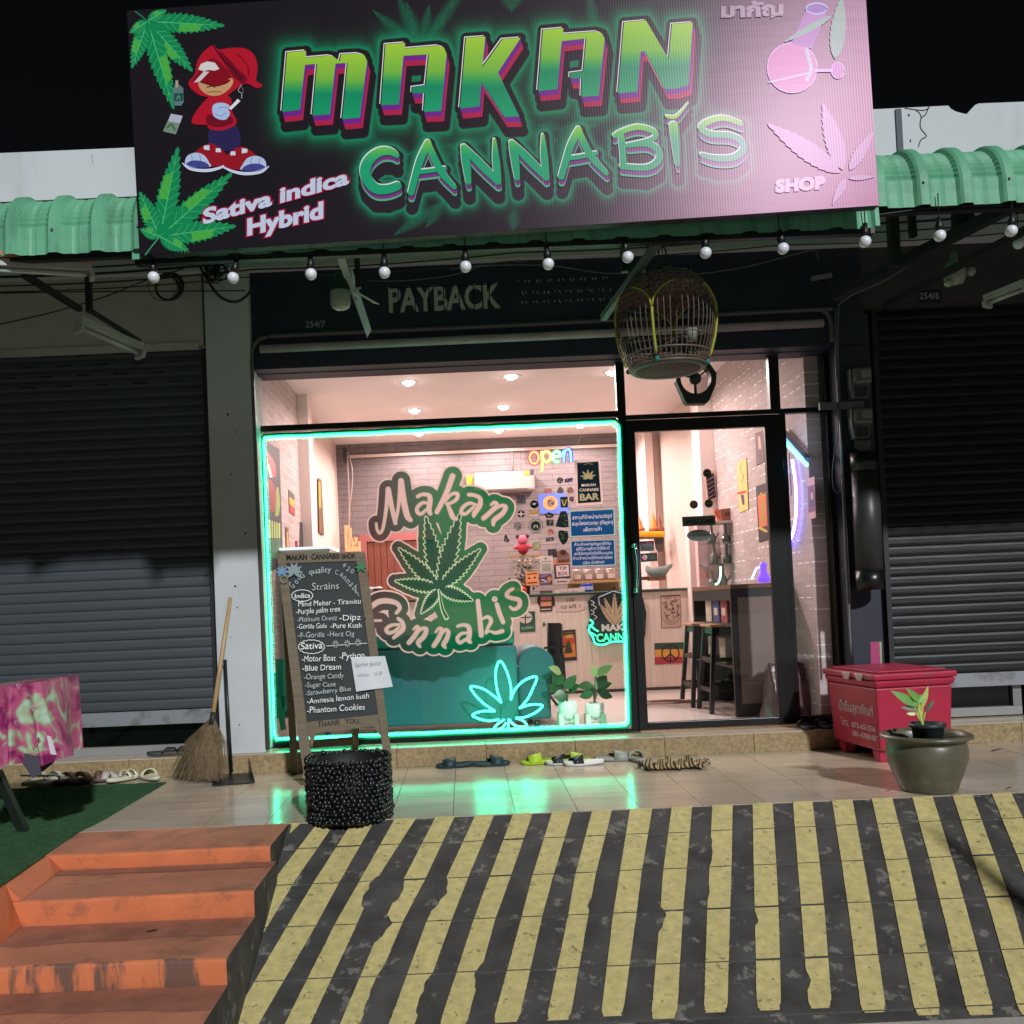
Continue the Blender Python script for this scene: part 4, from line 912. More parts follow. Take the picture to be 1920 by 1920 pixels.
stk('dark green crest sticker on the right of the blue flag', [z7(642, 652), z7(742, 650), z7(745, 792), z7(648, 795)], lambda a: (a.stroke([z7(665, 690), z7(695, 770), z7(725, 690)], 1.4, (190, 180, 90)), dots(a, (693, 700), 5, 3, 4, [(120, 130, 80)], 9)), (30, 40, 34))
stk('tiny round brown sticker beside the bar sign', circ(796, 682, 4.6), lambda a: dots(a, (796, 682), 4, 2, 2, [(150, 110, 104)], 10), (70, 46, 46))
stk('black eye sticker above the skull sticker', [z7(430, 880), z7(490, 855), z7(560, 885), z7(540, 930), z7(460, 935)], lambda a: dots(a, (495, 900), 5, 4, 3, [(160, 160, 150)], 11), (28, 36, 34))
stk('black portrait sticker under the eye sticker', [z7(458, 955), z7(552, 952), z7(556, 1035), z7(462, 1038)], lambda a: dots(a, (505, 1000), 8, 4, 4, [(140, 136, 126), (90, 90, 84)], 12), (40, 48, 46))
stk('tall dark robed figure shaped sticker', [z7(650, 845), z7(715, 840), z7(745, 900), z7(755, 1050), z7(690, 1062), z7(580, 1045), z7(600, 980), z7(630, 900)], lambda a: dots(a, (680, 960), 10, 7, 10, [(70, 84, 80), (100, 110, 104)], 13), (26, 40, 40))
stk('grey claw sticker left of the round badge', [z7(30, 1000), z7(80, 985), z7(130, 1005), z7(125, 1080), z7(75, 1105), z7(28, 1070)], lambda a: dots(a, (78, 1045), 8, 5, 5, [(60, 66, 66), (150, 150, 146)], 14), (106, 110, 108))
def bdg(a): a.ring(z7(316, 1038), 11.4, 11.4, 1.2, (200, 200, 190)); a.ring(z7(316, 1038), 9, 9, .8, (140, 150, 140)); a.text('ก', (z7(290, 1070)[0], z7(290, 1070)[1]), (z7(345, 1068)[0], z7(345, 1068)[1]), 8, (150, 160, 150), grow=.4)
stk('large round black badge with a Thai letter', circ(316, 1038, 13.4, 24), bdg, (22, 34, 32))
stk('small red maple shaped sticker', [z7(478, 1090), z7(520, 1075), z7(555, 1095), z7(552, 1155), z7(480, 1158)], lambda a: dots(a, (516, 1120), 8, 4, 4, [(190, 150, 140)], 15), (140, 84, 80))
stk('black green head shaped sticker', [z7(620, 1110), z7(650, 1095), z7(740, 1110), z7(755, 1180), z7(735, 1250), z7(680, 1295), z7(640, 1240), z7(615, 1170)], lambda a: dots(a, (685, 1180), 8, 6, 8, [(60, 90, 84), (90, 110, 100)], 16), (22, 38, 36))
stk('flat dark car sticker under the maple sticker', [z7(455, 1195), z7(555, 1185), z7(560, 1235), z7(450, 1250)], lambda a: dots(a, (505, 1215), 6, 5, 2, [(130, 120, 120)], 17), (74, 72, 80))
def bong(a): a.ring(z7(325, 1310), 7, 7, 1, (30, 44, 36)); a.stroke([z7(355, 1262), z7(385, 1225)], 4, (150, 160, 110)); a.stroke([z7(355, 1220), z7(408, 1250)], 1.6, (30, 40, 34)); dots(a, (325, 1310), 5, 4, 4, [(110, 140, 80)], 18)
stk('round bottle shaped sticker with a green leaf', circ(325, 1310, 8), bong, (160, 160, 120))
stk('small black rabbit shaped sticker far left of the bear', [z7(-100, 1170), z7(-75, 1150), z7(-60, 1195), z7(-30, 1240), z7(-75, 1262), z7(-105, 1240)], lambda a: dots(a, (-75, 1215), 5, 2, 5, [(120, 120, 116)], 19), (40, 44, 46))
# things on the door glass
def wl(a): a.text('WELCOME', (1285, 983), (1338, 980), 8.5, (22, 34, 30), grow=.5)
slab('welcome_board', 'rectangular slate WELCOME board hanging on the glass door', 'sign', [(1279, 969), (1341, 966), (1342, 984), (1280, 987)], .24, .006, (92, 102, 94), wl)
def wl2(a): a.text('cannabis', (1294, 1006), (1331, 1004), 5.5, (28, 38, 34), grow=.2, shear=.2)
slab('oval_plaque', 'oval slate plaque hanging under the WELCOME board', 'sign', [(1311 + 23 * math.cos(k * .314), 1004 + 11 * math.sin(k * .314)) for k in range(20)], .24, .006, (96, 106, 100), wl2)
def psh(a): a.rect(1200, 1015, 1226, 1022, (90, 16, 44)); a.text('ผลัก', (1204, 1023), (1223, 1022), 6, (190, 150, 160)); a.text('PUSH', (1203, 1032), (1224, 1031), 5.4, (20, 34, 30), grow=.3)
slab('push_sticker', 'maroon and grey PUSH sticker on the glass door', 'sticker', [(1200, 1016), (1226, 1015), (1226.5, 1033), (1201, 1034)], .272, .001, (90, 100, 96), psh)
def g5(a): a.disc((1209, 1045), 4.5, 4.5, (230, 190, 196)); a.text('5', (1206, 1048), (1211.5, 1048), 6.5, (190, 30, 60), grow=.4); a.stroke([(1217, 1043), (1228, 1042)], .9, (90, 96, 92)); a.stroke([(1217, 1047), (1229, 1046)], .9, (90, 96, 92))
slab('number_sticker', 'dark sticker with a round number five under the PUSH sticker', 'sticker', [(1201, 1038), (1232, 1036), (1233, 1052), (1202, 1054)], .272, .001, (30, 34, 32), g5)
for i, (u, v, lb, c) in enumerate([(1301, 946, 'round silver sticker on the door above the WELCOME board', (110, 96, 100)), (1329, 944, 'round gold green sticker on the door above the WELCOME board', (74, 66, 30)), (1326, 887, 'small dark flower shaped sticker high on the door', (40, 30, 34))]):
    slab('door_sticker', lb, 'sticker', [(u + 8 * math.cos(k * .4488), v + 8 * math.sin(k * .4488)) for k in range(14)], .272, .001, c, lambda a, u=u, v=v: (a.ring((u, v), 5.6, 5.6, .8, (150, 140, 110)), a.stroke([(u - 3, v), (u + 3, v - 1)], 1.5, (150, 140, 130))))
# ================================================================== BIG SIGN
YS = -2.1
sg = thing('banner_sign', 'large dark vinyl MAKAN CANNABIS banner sign over the shop front', 'sign', tuple(PY(945, 432, YS)))
sf = hit(PY(945, 432, YS), Vector((-.022, -math.cos(R(3.0)), math.sin(R(3.0)))))      # the banner leans back a little
cor = [sf(262, 478), sf(1648, 385), sf(1620, -75), sf(236, 18 - 36)]
# keep the picture's left top corner
cor = [sf(262, 478), sf(1648, 385), sf(1619, -76), sf(238, 20)]
MB().prism([p + Vector((0, .004, 0)) for p in cor], (0, .05, 0)).build('frame_box', m_blksteel, sg)
# ---- printed face: dense sheet whose colours carry the airbrushed glow of the print
Z3 = lambda L: [(500 + a / 4.8, 20 + b / 4.8) for a, b in L]
Z4 = lambda L: [(860 + a / 4, 20 + b / 4) for a, b in L]
MAK = [
    Z3([(185, 378), (355, 362), (350, 425), (560, 406), (605, 415), (632, 440), (645, 452), (658, 452), (672, 395), (820, 386), (880, 402), (905, 455), (838, 965), (680, 978), (730, 472), (620, 478), (570, 935), (412, 945), (455, 480), (345, 490), (300, 895), (140, 912)]),
    Z3([(1070, 305), (1245, 290), (1243, 342), (1540, 316), (1595, 332), (1620, 390), (1570, 905), (1415, 912), (1425, 745), (1310, 745), (1312, 690), (1430, 675), (1460, 395), (1232, 408), (1190, 845), (1030, 852)]),
    Z4([(55, 205), (200, 195), (178, 425), (330, 215), (465, 205), (295, 465), (455, 795), (345, 798), (170, 535), (155, 720), (10, 735)]),
    Z4([(632, 145), (785, 132), (780, 177), (1030, 158), (1075, 172), (1095, 215), (1050, 640), (920, 648), (925, 510), (835, 510), (838, 468), (935, 455), (958, 210), (772, 230), (740, 590), (595, 605)]),
    Z4([(1240, 90), (1405, 75), (1575, 365), (1600, 102), (1755, 90), (1725, 560), (1630, 588), (1545, 590), (1400, 308), (1365, 308), (1340, 610), (1195, 622)])]
A5 = (5.0526, (660, 200)); A6 = (4.8, (1020, 190))
CAN = [(A5, [(425, 465, 50), (370, 430, 70), (270, 430, 85), (170, 500, 95), (125, 600, 100), (150, 700, 100), (230, 780, 95), (340, 785, 85), (430, 755, 80)]),
       (A5, [(560, 815, 62), (600, 660, 66), (650, 500, 72), (720, 350, 66)]), (A5, [(718, 350, 60), (790, 510, 66), (860, 640, 66), (970, 765, 44)]), (A5, [(600, 625, 44), (740, 610, 40), (880, 590, 40)]),
       (A5, [(1055, 385, 50), (1080, 520, 80), (1105, 720, 50)]), (A5, [(1065, 385, 50), (1200, 530, 80), (1380, 710, 66)]), (A5, [(1385, 715, 60), (1365, 520, 70), (1350, 320, 30)]),
       (A5, [(1510, 345, 50), (1540, 480, 80), (1565, 680, 50)]), (A5, [(1520, 345, 50), (1660, 490, 80), (1840, 670, 66)]), (A5, [(1840, 675, 60), (1820, 470, 70), (1808, 275, 30)]),
       (A6, [(155, 680, 60), (195, 540, 62), (245, 390, 68), (310, 260, 62)]), (A6, [(308, 260, 56), (370, 400, 64), (440, 520, 64), (560, 650, 44)]), (A6, [(190, 520, 40), (330, 500, 40), (470, 470, 36)]),
       (A6, [(635, 315, 40), (690, 280, 44), (850, 235, 50), (1000, 285, 50), (960, 350, 44), (740, 400, 36)]), (A6, [(690, 300, 56), (705, 420, 60), (715, 590, 56)]), (A6, [(760, 400, 40), (930, 385, 56), (1030, 450, 64), (1025, 540, 64), (920, 600, 56), (700, 590, 50)]),
       (A6, [(1165, 225, 80), (1185, 400, 76), (1200, 570, 40)]), (A6, [(1105, 140, 26), (1180, 145, 30), (1240, 90, 20), (1300, 15, 8)]),
       (A6, [(1770, 205, 44), (1620, 155, 50), (1480, 185, 56), (1410, 245, 56), (1500, 300, 56), (1660, 310, 56), (1770, 360, 60), (1790, 440, 64), (1700, 510, 60), (1540, 515, 56), (1420, 485, 40)])]
def canpts(e): (sc, off), L = e; return [(p[0] / sc + off[0], p[1] / sc + off[1], p[2] / sc) for p in L]
NU, NV = 820, 280
uu = np.linspace(0, 1, NU + 1); vv = np.linspace(0, 1, NV + 1)
TL, TR, BL, BR = (238, 20), (1619, -76), (262, 478), (1648, 385)
def bil(a, b): return ((TL[0] * (1 - a) + TR[0] * a) * (1 - b) + (BL[0] * (1 - a) + BR[0] * a) * b, (TL[1] * (1 - a) + TR[1] * a) * (1 - b) + (BL[1] * (1 - a) + BR[1] * a) * b)
Ag, Bg = np.meshgrid(uu, vv); Ug, Vg = bil(Ag, Bg)
def segd(U, V, a, b):
    dx, dy = b[0] - a[0], b[1] - a[1]; L2 = dx * dx + dy * dy + 1e-9
    t = np.clip(((U - a[0]) * dx + (V - a[1]) * dy) / L2, 0, 1)
    return np.hypot(U - a[0] - t * dx, V - a[1] - t * dy)
def inside(U, V, P):
    r = np.zeros(U.shape, bool); j = len(P) - 1
    for i in range(len(P)):
        (xi, yi), (xj, yj) = P[i], P[j]
        if yi != yj: r ^= ((yi > V) != (yj > V)) & (U < (xj - xi) * (V - yi) / (yj - yi) + xi)
        j = i
    return r
d1 = np.full(Ug.shape, 1e3)
for P in MAK:
    for sx_, sy_ in ((0, 0), (4, 14), (7, 28)):
        Q = [(a + sx_, b + sy_) for a, b in P]
        for i in range(len(Q)): d1 = np.minimum(d1, segd(Ug, Vg, Q[i - 1], Q[i]))
        d1[inside(Ug, Vg, Q)] = 0
d2 = np.full(Ug.shape, 1e3)
for e in CAN:
    P = canpts(e)
    for sy_ in (2, 16, 30):
        for i in range(1, len(P)):
            w = (P[i][2] + P[i - 1][2]) / 4; d2 = np.minimum(d2, np.maximum(0, segd(Ug, Vg, (P[i - 1][0] + 2, P[i - 1][1] + sy_), (P[i][0] + 2, P[i][1] + sy_)) - w))
d1 = np.maximum(0, d1 - 9.5); d2 = np.maximum(0, d2 - 5)
base = np.array(lin((29, 26, 31)))[None, None, :] * np.ones(Ug.shape + (1,))
teal = np.array(lin((14, 150, 104)))
lf = np.zeros(Ug.shape)                 # faint leaves behind the lettering
for c, tips in [((790, 95), [(700, 20), (745, -10), (762, 5), (805, 10), (850, 0), (880, -40)]), ((960, 20), [(985, -40), (940, -30)]), ((1115, 50), [(1105, -10)]), ((860, 270), [(760, 290), (930, 262), (800, 330)]), ((1050, 240), [(1010, 235), (1090, 262), (1120, 235), (1060, 300)]),
                ((830, 380), [(740, 440), (800, 425)]), ((963, 395), [(963, 432)]), ((1080, 320), [(1040, 260), (1010, 300)]), ((1340, 240), [(1330, 190), (1300, 260)])]:
    for t in tips:
        dd = segd(Ug, Vg, c, t); L = math.hypot(t[0] - c[0], t[1] - c[1])
        al = np.clip(np.hypot(Ug - c[0], Vg - c[1]) / L, 0, 1); wd = 11 * np.sin(np.pi * np.clip(al, .02, .98)) + 1
        lf = np.maximum(lf, np.clip(1.25 - dd / wd, 0, 1) * (.55 + .45 * np.sin(dd * 1.6 + al * 40)))
base = base * (1 - .6 * lf[..., None]) + teal * .6 * lf[..., None] * .7
g1 = np.exp(-d1 / 9)[..., None]; g2 = np.exp(-d2 / 5.5)[..., None]
col = base * (1 - g1) + teal * g1 * .95
dk = np.array(lin((38, 33, 40)))
m2_ = np.clip(1 - d2 / 1.8, 0, 1)[..., None]; col = dk * m2_ + (col * (1 - g2) + np.array(lin((24, 158, 116))) * g2) * (1 - m2_)
m1_ = np.clip(1 - d1 / 1.8, 0, 1)[..., None]; col = np.array(lin((30, 26, 30))) * m1_ + col * (1 - m1_)
# plum and pink street light glare painted into the right end of the print
glare_w = np.clip((Ug - 1230) / 420 + (Vg - 150) / 900, 0, 1)[..., None] ** 1.3
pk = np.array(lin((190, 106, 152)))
glare_tone = lambda c, u, v: c
col = col * (1 - .66 * glare_w) + pk * .66 * glare_w
me = bpy.data.meshes.new('printed_face')
vs = [sf(float(u), float(v)) for u, v in zip(Ug.ravel(), Vg.ravel())]
o0 = wloc(sg); vs = [tuple(p - o0) for p in vs]
me.from_pydata(vs, [], [(j * (NU + 1) + i, j * (NU + 1) + i + 1, (j + 1) * (NU + 1) + i + 1, (j + 1) * (NU + 1) + i) for j in range(NV) for i in range(NU)])
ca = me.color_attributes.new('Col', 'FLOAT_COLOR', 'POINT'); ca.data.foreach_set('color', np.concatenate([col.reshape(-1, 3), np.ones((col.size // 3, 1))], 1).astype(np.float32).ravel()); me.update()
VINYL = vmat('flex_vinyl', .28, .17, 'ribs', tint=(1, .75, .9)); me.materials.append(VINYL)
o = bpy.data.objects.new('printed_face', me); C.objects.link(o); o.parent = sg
def glare_mix(c):  # mixes the same painted pink glare into lettering and leaf colours
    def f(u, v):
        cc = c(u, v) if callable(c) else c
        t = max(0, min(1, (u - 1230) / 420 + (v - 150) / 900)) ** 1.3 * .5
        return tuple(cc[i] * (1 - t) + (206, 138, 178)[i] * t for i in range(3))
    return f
SA = Art(sf, dz=.00002)
def mix(a, b, t): t = max(0, min(1, t)); return tuple(a[i] * (1 - t) + b[i] * t for i in range(3))
def leafart(a, c, tips, w, c1, c2, vein, n=12, cut=None):
    for tip in tips:
        L = math.hypot(tip[0] - c[0], tip[1] - c[1])
        P = leaflet(c, tip, w * min(1, .35 + L / 190), n, .22)
        if cut: P = [(max(p[0], 239 + (p[1] - 20) * .052), p[1]) for p in P]; P = [(p[0], min(max(p[1], 21 - .069 * (p[0] - 238)), 476 - .067 * (p[0] - 262))) for p in P]
        a.poly(P, glare_mix(c1))
        # lighter facet and the veins of each leaflet
        m = len(P); dx, dy = (tip[0] - c[0]) / L, (tip[1] - c[1]) / L; nx, ny = -dy, dx
        s_ = 1 if (int(tip[0]) % 2) else -1
        f = [(c[0] + dx * L * t + nx * s_ * h, c[1] + dy * L * t + ny * s_ * h) for t, h in ((.42, 0), (.72, 0), (.66, w * .34 * min(1, .35 + L / 190)), (.40, w * .40 * min(1, .35 + L / 190)))]
        a.poly(f, glare_mix(c2))
        for k in range(2, 9):
            t = k / 10; h = w / 2 * min(1, .35 + L / 190) * math.sin(math.pi * t ** .75) * .8
            for sg_ in (1, -1): a.stroke([(c[0] + dx * L * t, c[1] + dy * L * t), (c[0] + dx * L * (t + .1) + nx * sg_ * h, c[1] + dy * L * (t + .1) + ny * sg_ * h)], .7, glare_mix(vein), sm=0, caps=False, keep=True)
        a.stroke([(c[0], c[1], 2.2), (tip[0], tip[1], .5)], 0, glare_mix(vein), sm=0, caps=False); 
g_a, g_b, g_v = (18, 134, 80), (70, 168, 66), (84, 186, 120)
leafart(SA, (277, 40), [(421, 48), (361, 134), (326, 205), (247, 128), (243, 62), (312, 19)], 40, g_a, g_b, g_v, cut=True)
leafart(SA, (300, 444), [(334, 276), (436, 324), (443, 424), (356, 474), (262, 360), (263, 430)], 44, g_a, g_b, g_v, cut=True)
SA.stroke([(300, 444), (285, 462), (273, 478)], 2.4, (60, 150, 110)); SA.stroke([(277, 40), (262, 28), (254, 22)], 2.4, (40, 120, 90))
SA.build('printed_leaves', VINYL, sg)
# generic hooded cartoon youth in red, trainers, glove; bottle and bag
SC = Art(sf, dz=.00002); SC.k = 160
zc = lambda L: [(320 + a / 4.8, 60 + b / 4.8) for a, b in L]
red, dred = (178, 24, 44), (112, 16, 34)
SC.poly(smooth(zc([(355, 870), (340, 960), (370, 1030), (520, 1080), (625, 1020), (620, 900), (580, 840), (430, 850)]), 3, True), (44, 38, 82))
SC.poly(smooth(zc([(330, 600), (210, 750), (200, 830), (330, 840), (340, 870), (450, 890), (570, 850), (595, 800), (545, 700), (545, 600), (440, 560)]), 3, True), red)
SC.poly(smooth(zc([(340, 740), (460, 800), (540, 760), (560, 820), (440, 860), (330, 830)]), 3, True), dred)
SC.poly(smooth(zc([(240, 270), (300, 180), (385, 120), (430, 160), (560, 145), (680, 155), (760, 220), (785, 340), (770, 440), (830, 480), (780, 510), (700, 470), (640, 480), (560, 540), (470, 600), (340, 590), (240, 560), (160, 470), (220, 380)]), 3, True), red)
SC.poly(smooth(zc([(430, 170), (520, 240), (600, 330), (690, 420), (650, 470), (560, 400), (480, 280)]), 3, True), dred)
SC.stroke(zc([(600, 200), (690, 300), (700, 400)]), 2.2, dred); SC.stroke(zc([(385, 125), (470, 250), (560, 330), (640, 430)]), 2.4, (70, 10, 24))
SC.poly(smooth(zc([(250, 450), (270, 520), (340, 570), (430, 575), (500, 540), (555, 480), (555, 420), (440, 400), (300, 420)]), 3, True), (196, 150, 104))
SC.poly(smooth(zc([(180, 460), (240, 380), (280, 300), (380, 240), (470, 300), (550, 410), (500, 470), (400, 490), (300, 470), (230, 440)]), 3, True), (132, 16, 32))
SC.stroke(zc([(230, 445), (330, 470), (420, 490), (520, 455)]), 1.4, (50, 8, 16))
# plain band in place of a logo on the cap
SC.poly(zc([(250, 340), (275, 290), (330, 268), (400, 280), (440, 335), (400, 352), (340, 345), (300, 358)]), (214, 208, 208)); SC.poly(zc([(300, 358), (350, 362), (265, 450), (210, 458)]), (206, 198, 200))
SC.stroke(zc([(330, 500), (370, 490), (400, 500)]), 2.5, (90, 50, 40)); SC.stroke(zc([(330, 548), (400, 540), (460, 545)]), 1.1, (60, 36, 30)); SC.stroke(zc([(525, 430), (550, 425), (545, 470), (520, 490)]), 1.4, (214, 170, 120))
SC.poly(smooth(zc([(375, 690), (400, 650), (470, 640), (530, 665), (520, 700), (535, 740), (500, 790), (440, 790), (390, 760)]), 3, True), (168, 192, 226)); SC.stroke(zc([(430, 690), (480, 680), (520, 690)]), 1, (90, 110, 160)); SC.stroke(zc([(400, 740), (450, 760), (500, 730)]), 1, (90, 110, 160))
SC.poly(zc([(525, 690), (605, 605), (630, 625), (545, 705)]), (225, 225, 230)); SC.stroke(zc([(640, 600), (640, 560), (610, 530), (640, 480)]), 1.6, (150, 150, 155)); SC.stroke(zc([(635, 580), (655, 530), (640, 500)]), 1, (120, 120, 126))
for fl in (0, 1):
    fx = (lambda L: zc([(a, b) for a, b in L])) if not fl else (lambda L: zc([(985 - a + 8, b + 28) for a, b in L]))
    SC.poly(smooth(fx([(290, 1030), (380, 1010), (500, 1100), (505, 1190), (370, 1215), (180, 1200), (200, 1110)]), 3, True), (150, 24, 38))
    SC.poly(smooth(fx([(130, 1180), (150, 1120), (220, 1090), (300, 1110), (350, 1180), (360, 1215), (240, 1225), (150, 1210)]), 3, True), (178, 196, 226)); SC.poly(smooth(fx([(140, 1195), (200, 1160), (300, 1170), (350, 1215), (240, 1225)]), 3, True), (66, 70, 142))
    SC.stroke(fx([(180, 1200), (195, 1150), (190, 1110)]), .8, (40, 44, 90)); SC.stroke(fx([(255, 1215), (270, 1160), (262, 1105)]), .8, (40, 44, 90))
    SC.stroke([(p[0], p[1], w) for p, w in zip(fx([(110, 1185), (180, 1235), (320, 1250), (430, 1230), (512, 1195)]), (2, 5, 6, 5, 3))], 0, (206, 212, 232))
    SC.poly(fx([(300, 1028), (350, 1022), (352, 1068), (302, 1060)]), (206, 216, 226)); SC.poly(fx([(408, 1050), (450, 1050), (455, 1085), (408, 1085)]), (206, 216, 226))
SC.poly([(325, 168), (329, 158), (329, 151), (335, 151), (335, 158), (344, 166), (345, 192), (340, 199), (328, 199), (324, 192)], (96, 120, 124)); SC.poly([(326, 176), (344, 175), (344, 190), (326, 191)], (30, 84, 76)); SC.stroke([(332, 154), (332, 163)], 4, (190, 160, 110)); SC.stroke([(332, 187), (335, 180), (338, 187)], .9, (150, 180, 160))
SC.poly([(321, 214), (343, 218), (330, 253), (306, 247)], (120, 138, 124)); SC.poly([(321, 214), (343, 218), (338, 232), (316, 228)], (176, 180, 196)); SC.stroke([(314, 240), (322, 234), (328, 244)], 4, (64, 110, 66))
SC.build('printed_figure', VINYL, sg)
# lettering: extruded look of the print = stacked shapes
SM = Art(sf, dz=.00002); SM.k = 10
crim, purp = (176, 34, 72), (116, 38, 140)
for P in MAK:
    for k in range(10, 0, -1):
        t = k / 10; c = crim if t > .52 else purp
        SM.poly([(a + 5.6 * t, b + 19 * t) for a, b in P], glare_mix(c))
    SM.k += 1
for P in MAK: SM.poly([(a - 3.4, b - 2.4) for a, b in P], glare_mix((232, 232, 236)))
for P in MAK: SM.poly([(a - 2.0, b - .8) for a, b in P], glare_mix((20, 18, 28)))
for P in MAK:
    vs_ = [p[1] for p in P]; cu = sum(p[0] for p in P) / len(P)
    SM.poly(P, glare_mix((104, 168, 116)))
    v0, v1 = min(vs_), max(vs_)
    def gr(u, v, v0=v0, v1=v1):
        t = (v - v0) / (v1 - v0)
        return mix((168, 208, 56), (120, 184, 66), t / .42) if t < .42 else mix((120, 184, 66), (16, 146, 100), (t - .42) / .2) if t < .62 else mix((16, 138, 96), (22, 160, 108), (t - .62) / .38)
    cx = cu; cy = sum(vs_) / len(vs_)
    SM.poly([(a, b) for a, b in P], glare_mix(gr), bands=22)
SM.build('printed_word', VINYL, sg)
SN = Art(sf, dz=.00002); SN.k = 110
for e in CAN:
    P = canpts(e)
    for dy, c in ((12.5, (84, 170, 130)), (8.5, (120, 50, 130)), (5, (120, 50, 130))): SN.stroke([(a + 1, b + dy, w) for a, b, w in P], 0, glare_mix(c), sm=4, keep=True)
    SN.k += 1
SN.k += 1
for e in CAN: SN.stroke([(a + .6, b + 1.2, w + 1.2) for a, b, w in canpts(e)], 0, glare_mix((24, 60, 48)), sm=4, keep=True)
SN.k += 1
for e in CAN: SN.stroke([(a - 1.2, b - 2.2, w) for a, b, w in canpts(e)], 0, glare_mix((222, 232, 226)), sm=4, keep=True)
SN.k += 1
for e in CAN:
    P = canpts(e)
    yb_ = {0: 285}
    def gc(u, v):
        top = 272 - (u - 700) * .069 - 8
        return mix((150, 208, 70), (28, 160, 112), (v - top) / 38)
    SN.stroke(P, 0, glare_mix(gc), sm=4, keep=True)
SN.k += 1
SN.build('printed_word', VINYL, sg)
ST = Art(sf, dz=.00002); ST.k = 180
def chunky(body, p0, p1, h, c, oc, g1, g2):
    ST.text(body, p0, p1, h, glare_mix(oc), grow=g2, shear=.05); ST.text(body, p0, p1, h, glare_mix(c), grow=g1, shear=.05)
chunky('Sativa indica', (383, 420), (652, 345), 28, (196, 206, 226), (150, 22, 60), 2.4, 5.4)
chunky('Hybrid', (466, 441), (604, 409), 31, (196, 206, 226), (150, 22, 60), 2.4, 5.4)
chunky('มากัญ', (1354, 33), (1466, 29), 25, (150, 136, 150), (130, 78, 108), 1.8, 3.4)
chunky('SHOP', (1456, 360), (1545, 353), 22, (210, 176, 200), (172, 150, 176), 1.6, 3.2)
pu = (176, 110, 206)
ST.disc((1485, 128), 47, 47, (190, 98, 160)); ST.ring((1485, 128), 47, 47, 1.6, (214, 170, 226)); ST.stroke([(1440, 155), (1480, 146), (1514, 138)], 2.4, (206, 190, 224)); ST.poly([(1484, 83), (1512, 20), (1548, 26), (1520, 92)], (150, 80, 160))
ST.stroke([(1484, 83), (1512, 20)], 1.2, pu); ST.stroke([(1548, 26), (1520, 92)], 1.2, pu); ST.disc((1531, 17), 18, 9, (110, 64, 160)); ST.ring((1531, 17), 20, 10, 3, (170, 160, 216)); ST.disc((1570, 133), 12, 14, (176, 90, 170)); ST.ring((1570, 133), 12, 15, 1.5, (214, 170, 226)); ST.stroke([(1528, 133), (1558, 133)], 6, (196, 150, 210)); ST.stroke([(1512, 95), (1520, 130), (1512, 150)], 7, (170, 176, 190))
for c, tip, w in [((1575, 325), (1438, 232), 38), ((1580, 320), (1542, 194), 36), ((1592, 320), (1636, 248), 22), ((1565, 112), (1578, -10), 30), ((1560, 30), (1470, 80), 14), ((1590, 335), (1640, 332), 10), ((1585, 335), (1560, 385), 16)]:
    ST.poly(leaflet(c, tip, w, 10, .12), (178, 124, 170) if c[1] > 200 else (112, 148, 134))
ST.build('printed_lettering', VINYL, sg)

# ================================================================== AWNINGS
m_awn = mat('green_sheet_metal', (98, 166, 130), .55, var=.08, vs=3, dirt=.55, dcol=(70, 120, 92), ds=4, dt=.5, dw=.12, stretch=(2.5, .5, .5), spec=.4, bump=.15, bs=12)
def awning(label, xa, xb, zoff, first_rib):
    t = thing('curved_awning', label, 'awning', ((xa + xb) / 2, -1.9, 2.75 + zoff))
    pr_ = [(.0, 3.86), (-.5, 3.66), (-1.0, 3.42), (-1.4, 3.2)]
    cyy, czz, rr = -1.74, 2.89, .24
    arc = []
    for k in range(35):
        a = R(66 + k * (114 / 34)); arc.append((cyy + rr * math.cos(a), czz + rr * math.sin(a)))
    pr2 = pr_ + arc + [(cyy - rr, 2.86), (cyy - rr - .003, 2.83), (cyy - rr - .006, 2.79)]
    x = xa; i = 0
    while x < xb - .01:
        x1 = min(x + .6, xb); xs = []
        k = x
        while k < x1 - 1e-6: xs.append(k); k += .0125
        xs.append(x1)
        # outward normal: for the arc (dy,dz) goes forward-down, outward is (-Y, +Z)
        def pos2(xv, j):
            y, z = pr2[j]; a = pr2[max(j - 1, 0)]; b = pr2[min(j + 1, len(pr2) - 1)]; dy, dz = b[0] - a[0], b[1] - a[1]; L = math.hypot(dy, dz)
            ny, nz = dz / L, -dy / L        # travelling forward (dy<0): (dz,-dy) points up/out
            ph = ((xv - first_rib) / .2) % 1.0; d = min(ph, 1 - ph) * .2
            h = .022 * max(0, min(1, (.036 - d) / .012)); cr = 0
            if h <= 0 and 8 < j < 37: cr = -.009 * (j % 2)
            if h <= 0: cr += -.004 * (abs(d - .1) < .008)
            return (xv, y + ny * (h + cr), z + zoff + nz * (h + cr))
        vs = [pos2(xv, j) for j in range(len(pr2)) for xv in xs]; n = len(xs)
        MB().add(vs, [(j * n + k, j * n + k + 1, (j + 1) * n + k + 1, (j + 1) * n + k) for j in range(len(pr2) - 1) for k in range(n - 1)]).build('roof_sheet', m_awn, t)
        x = x1; i += 1
    x = first_rib - 20 * .2
    while x < xb:
        if x > xa + .02: MB().tube([(x, -2.002, 2.90 + zoff), (x, -2.012, 2.90 + zoff)], .006, 8).build('screw', m_steel, t)
        x += .4
    MB().bar((xa, -1.93, 2.80 + zoff), (xb, -1.93, 2.80 + zoff), .04, .04).build('edge_beam', m_blksteel, t)
    MB().bar((xa, -1.0, 3.46 + zoff), (xb, -1.0, 3.46 + zoff), .05, .05).build('purlin', m_blksteel, t)
    return t
xA = sf(256, 430).x; xB = sf(1652, 380).x
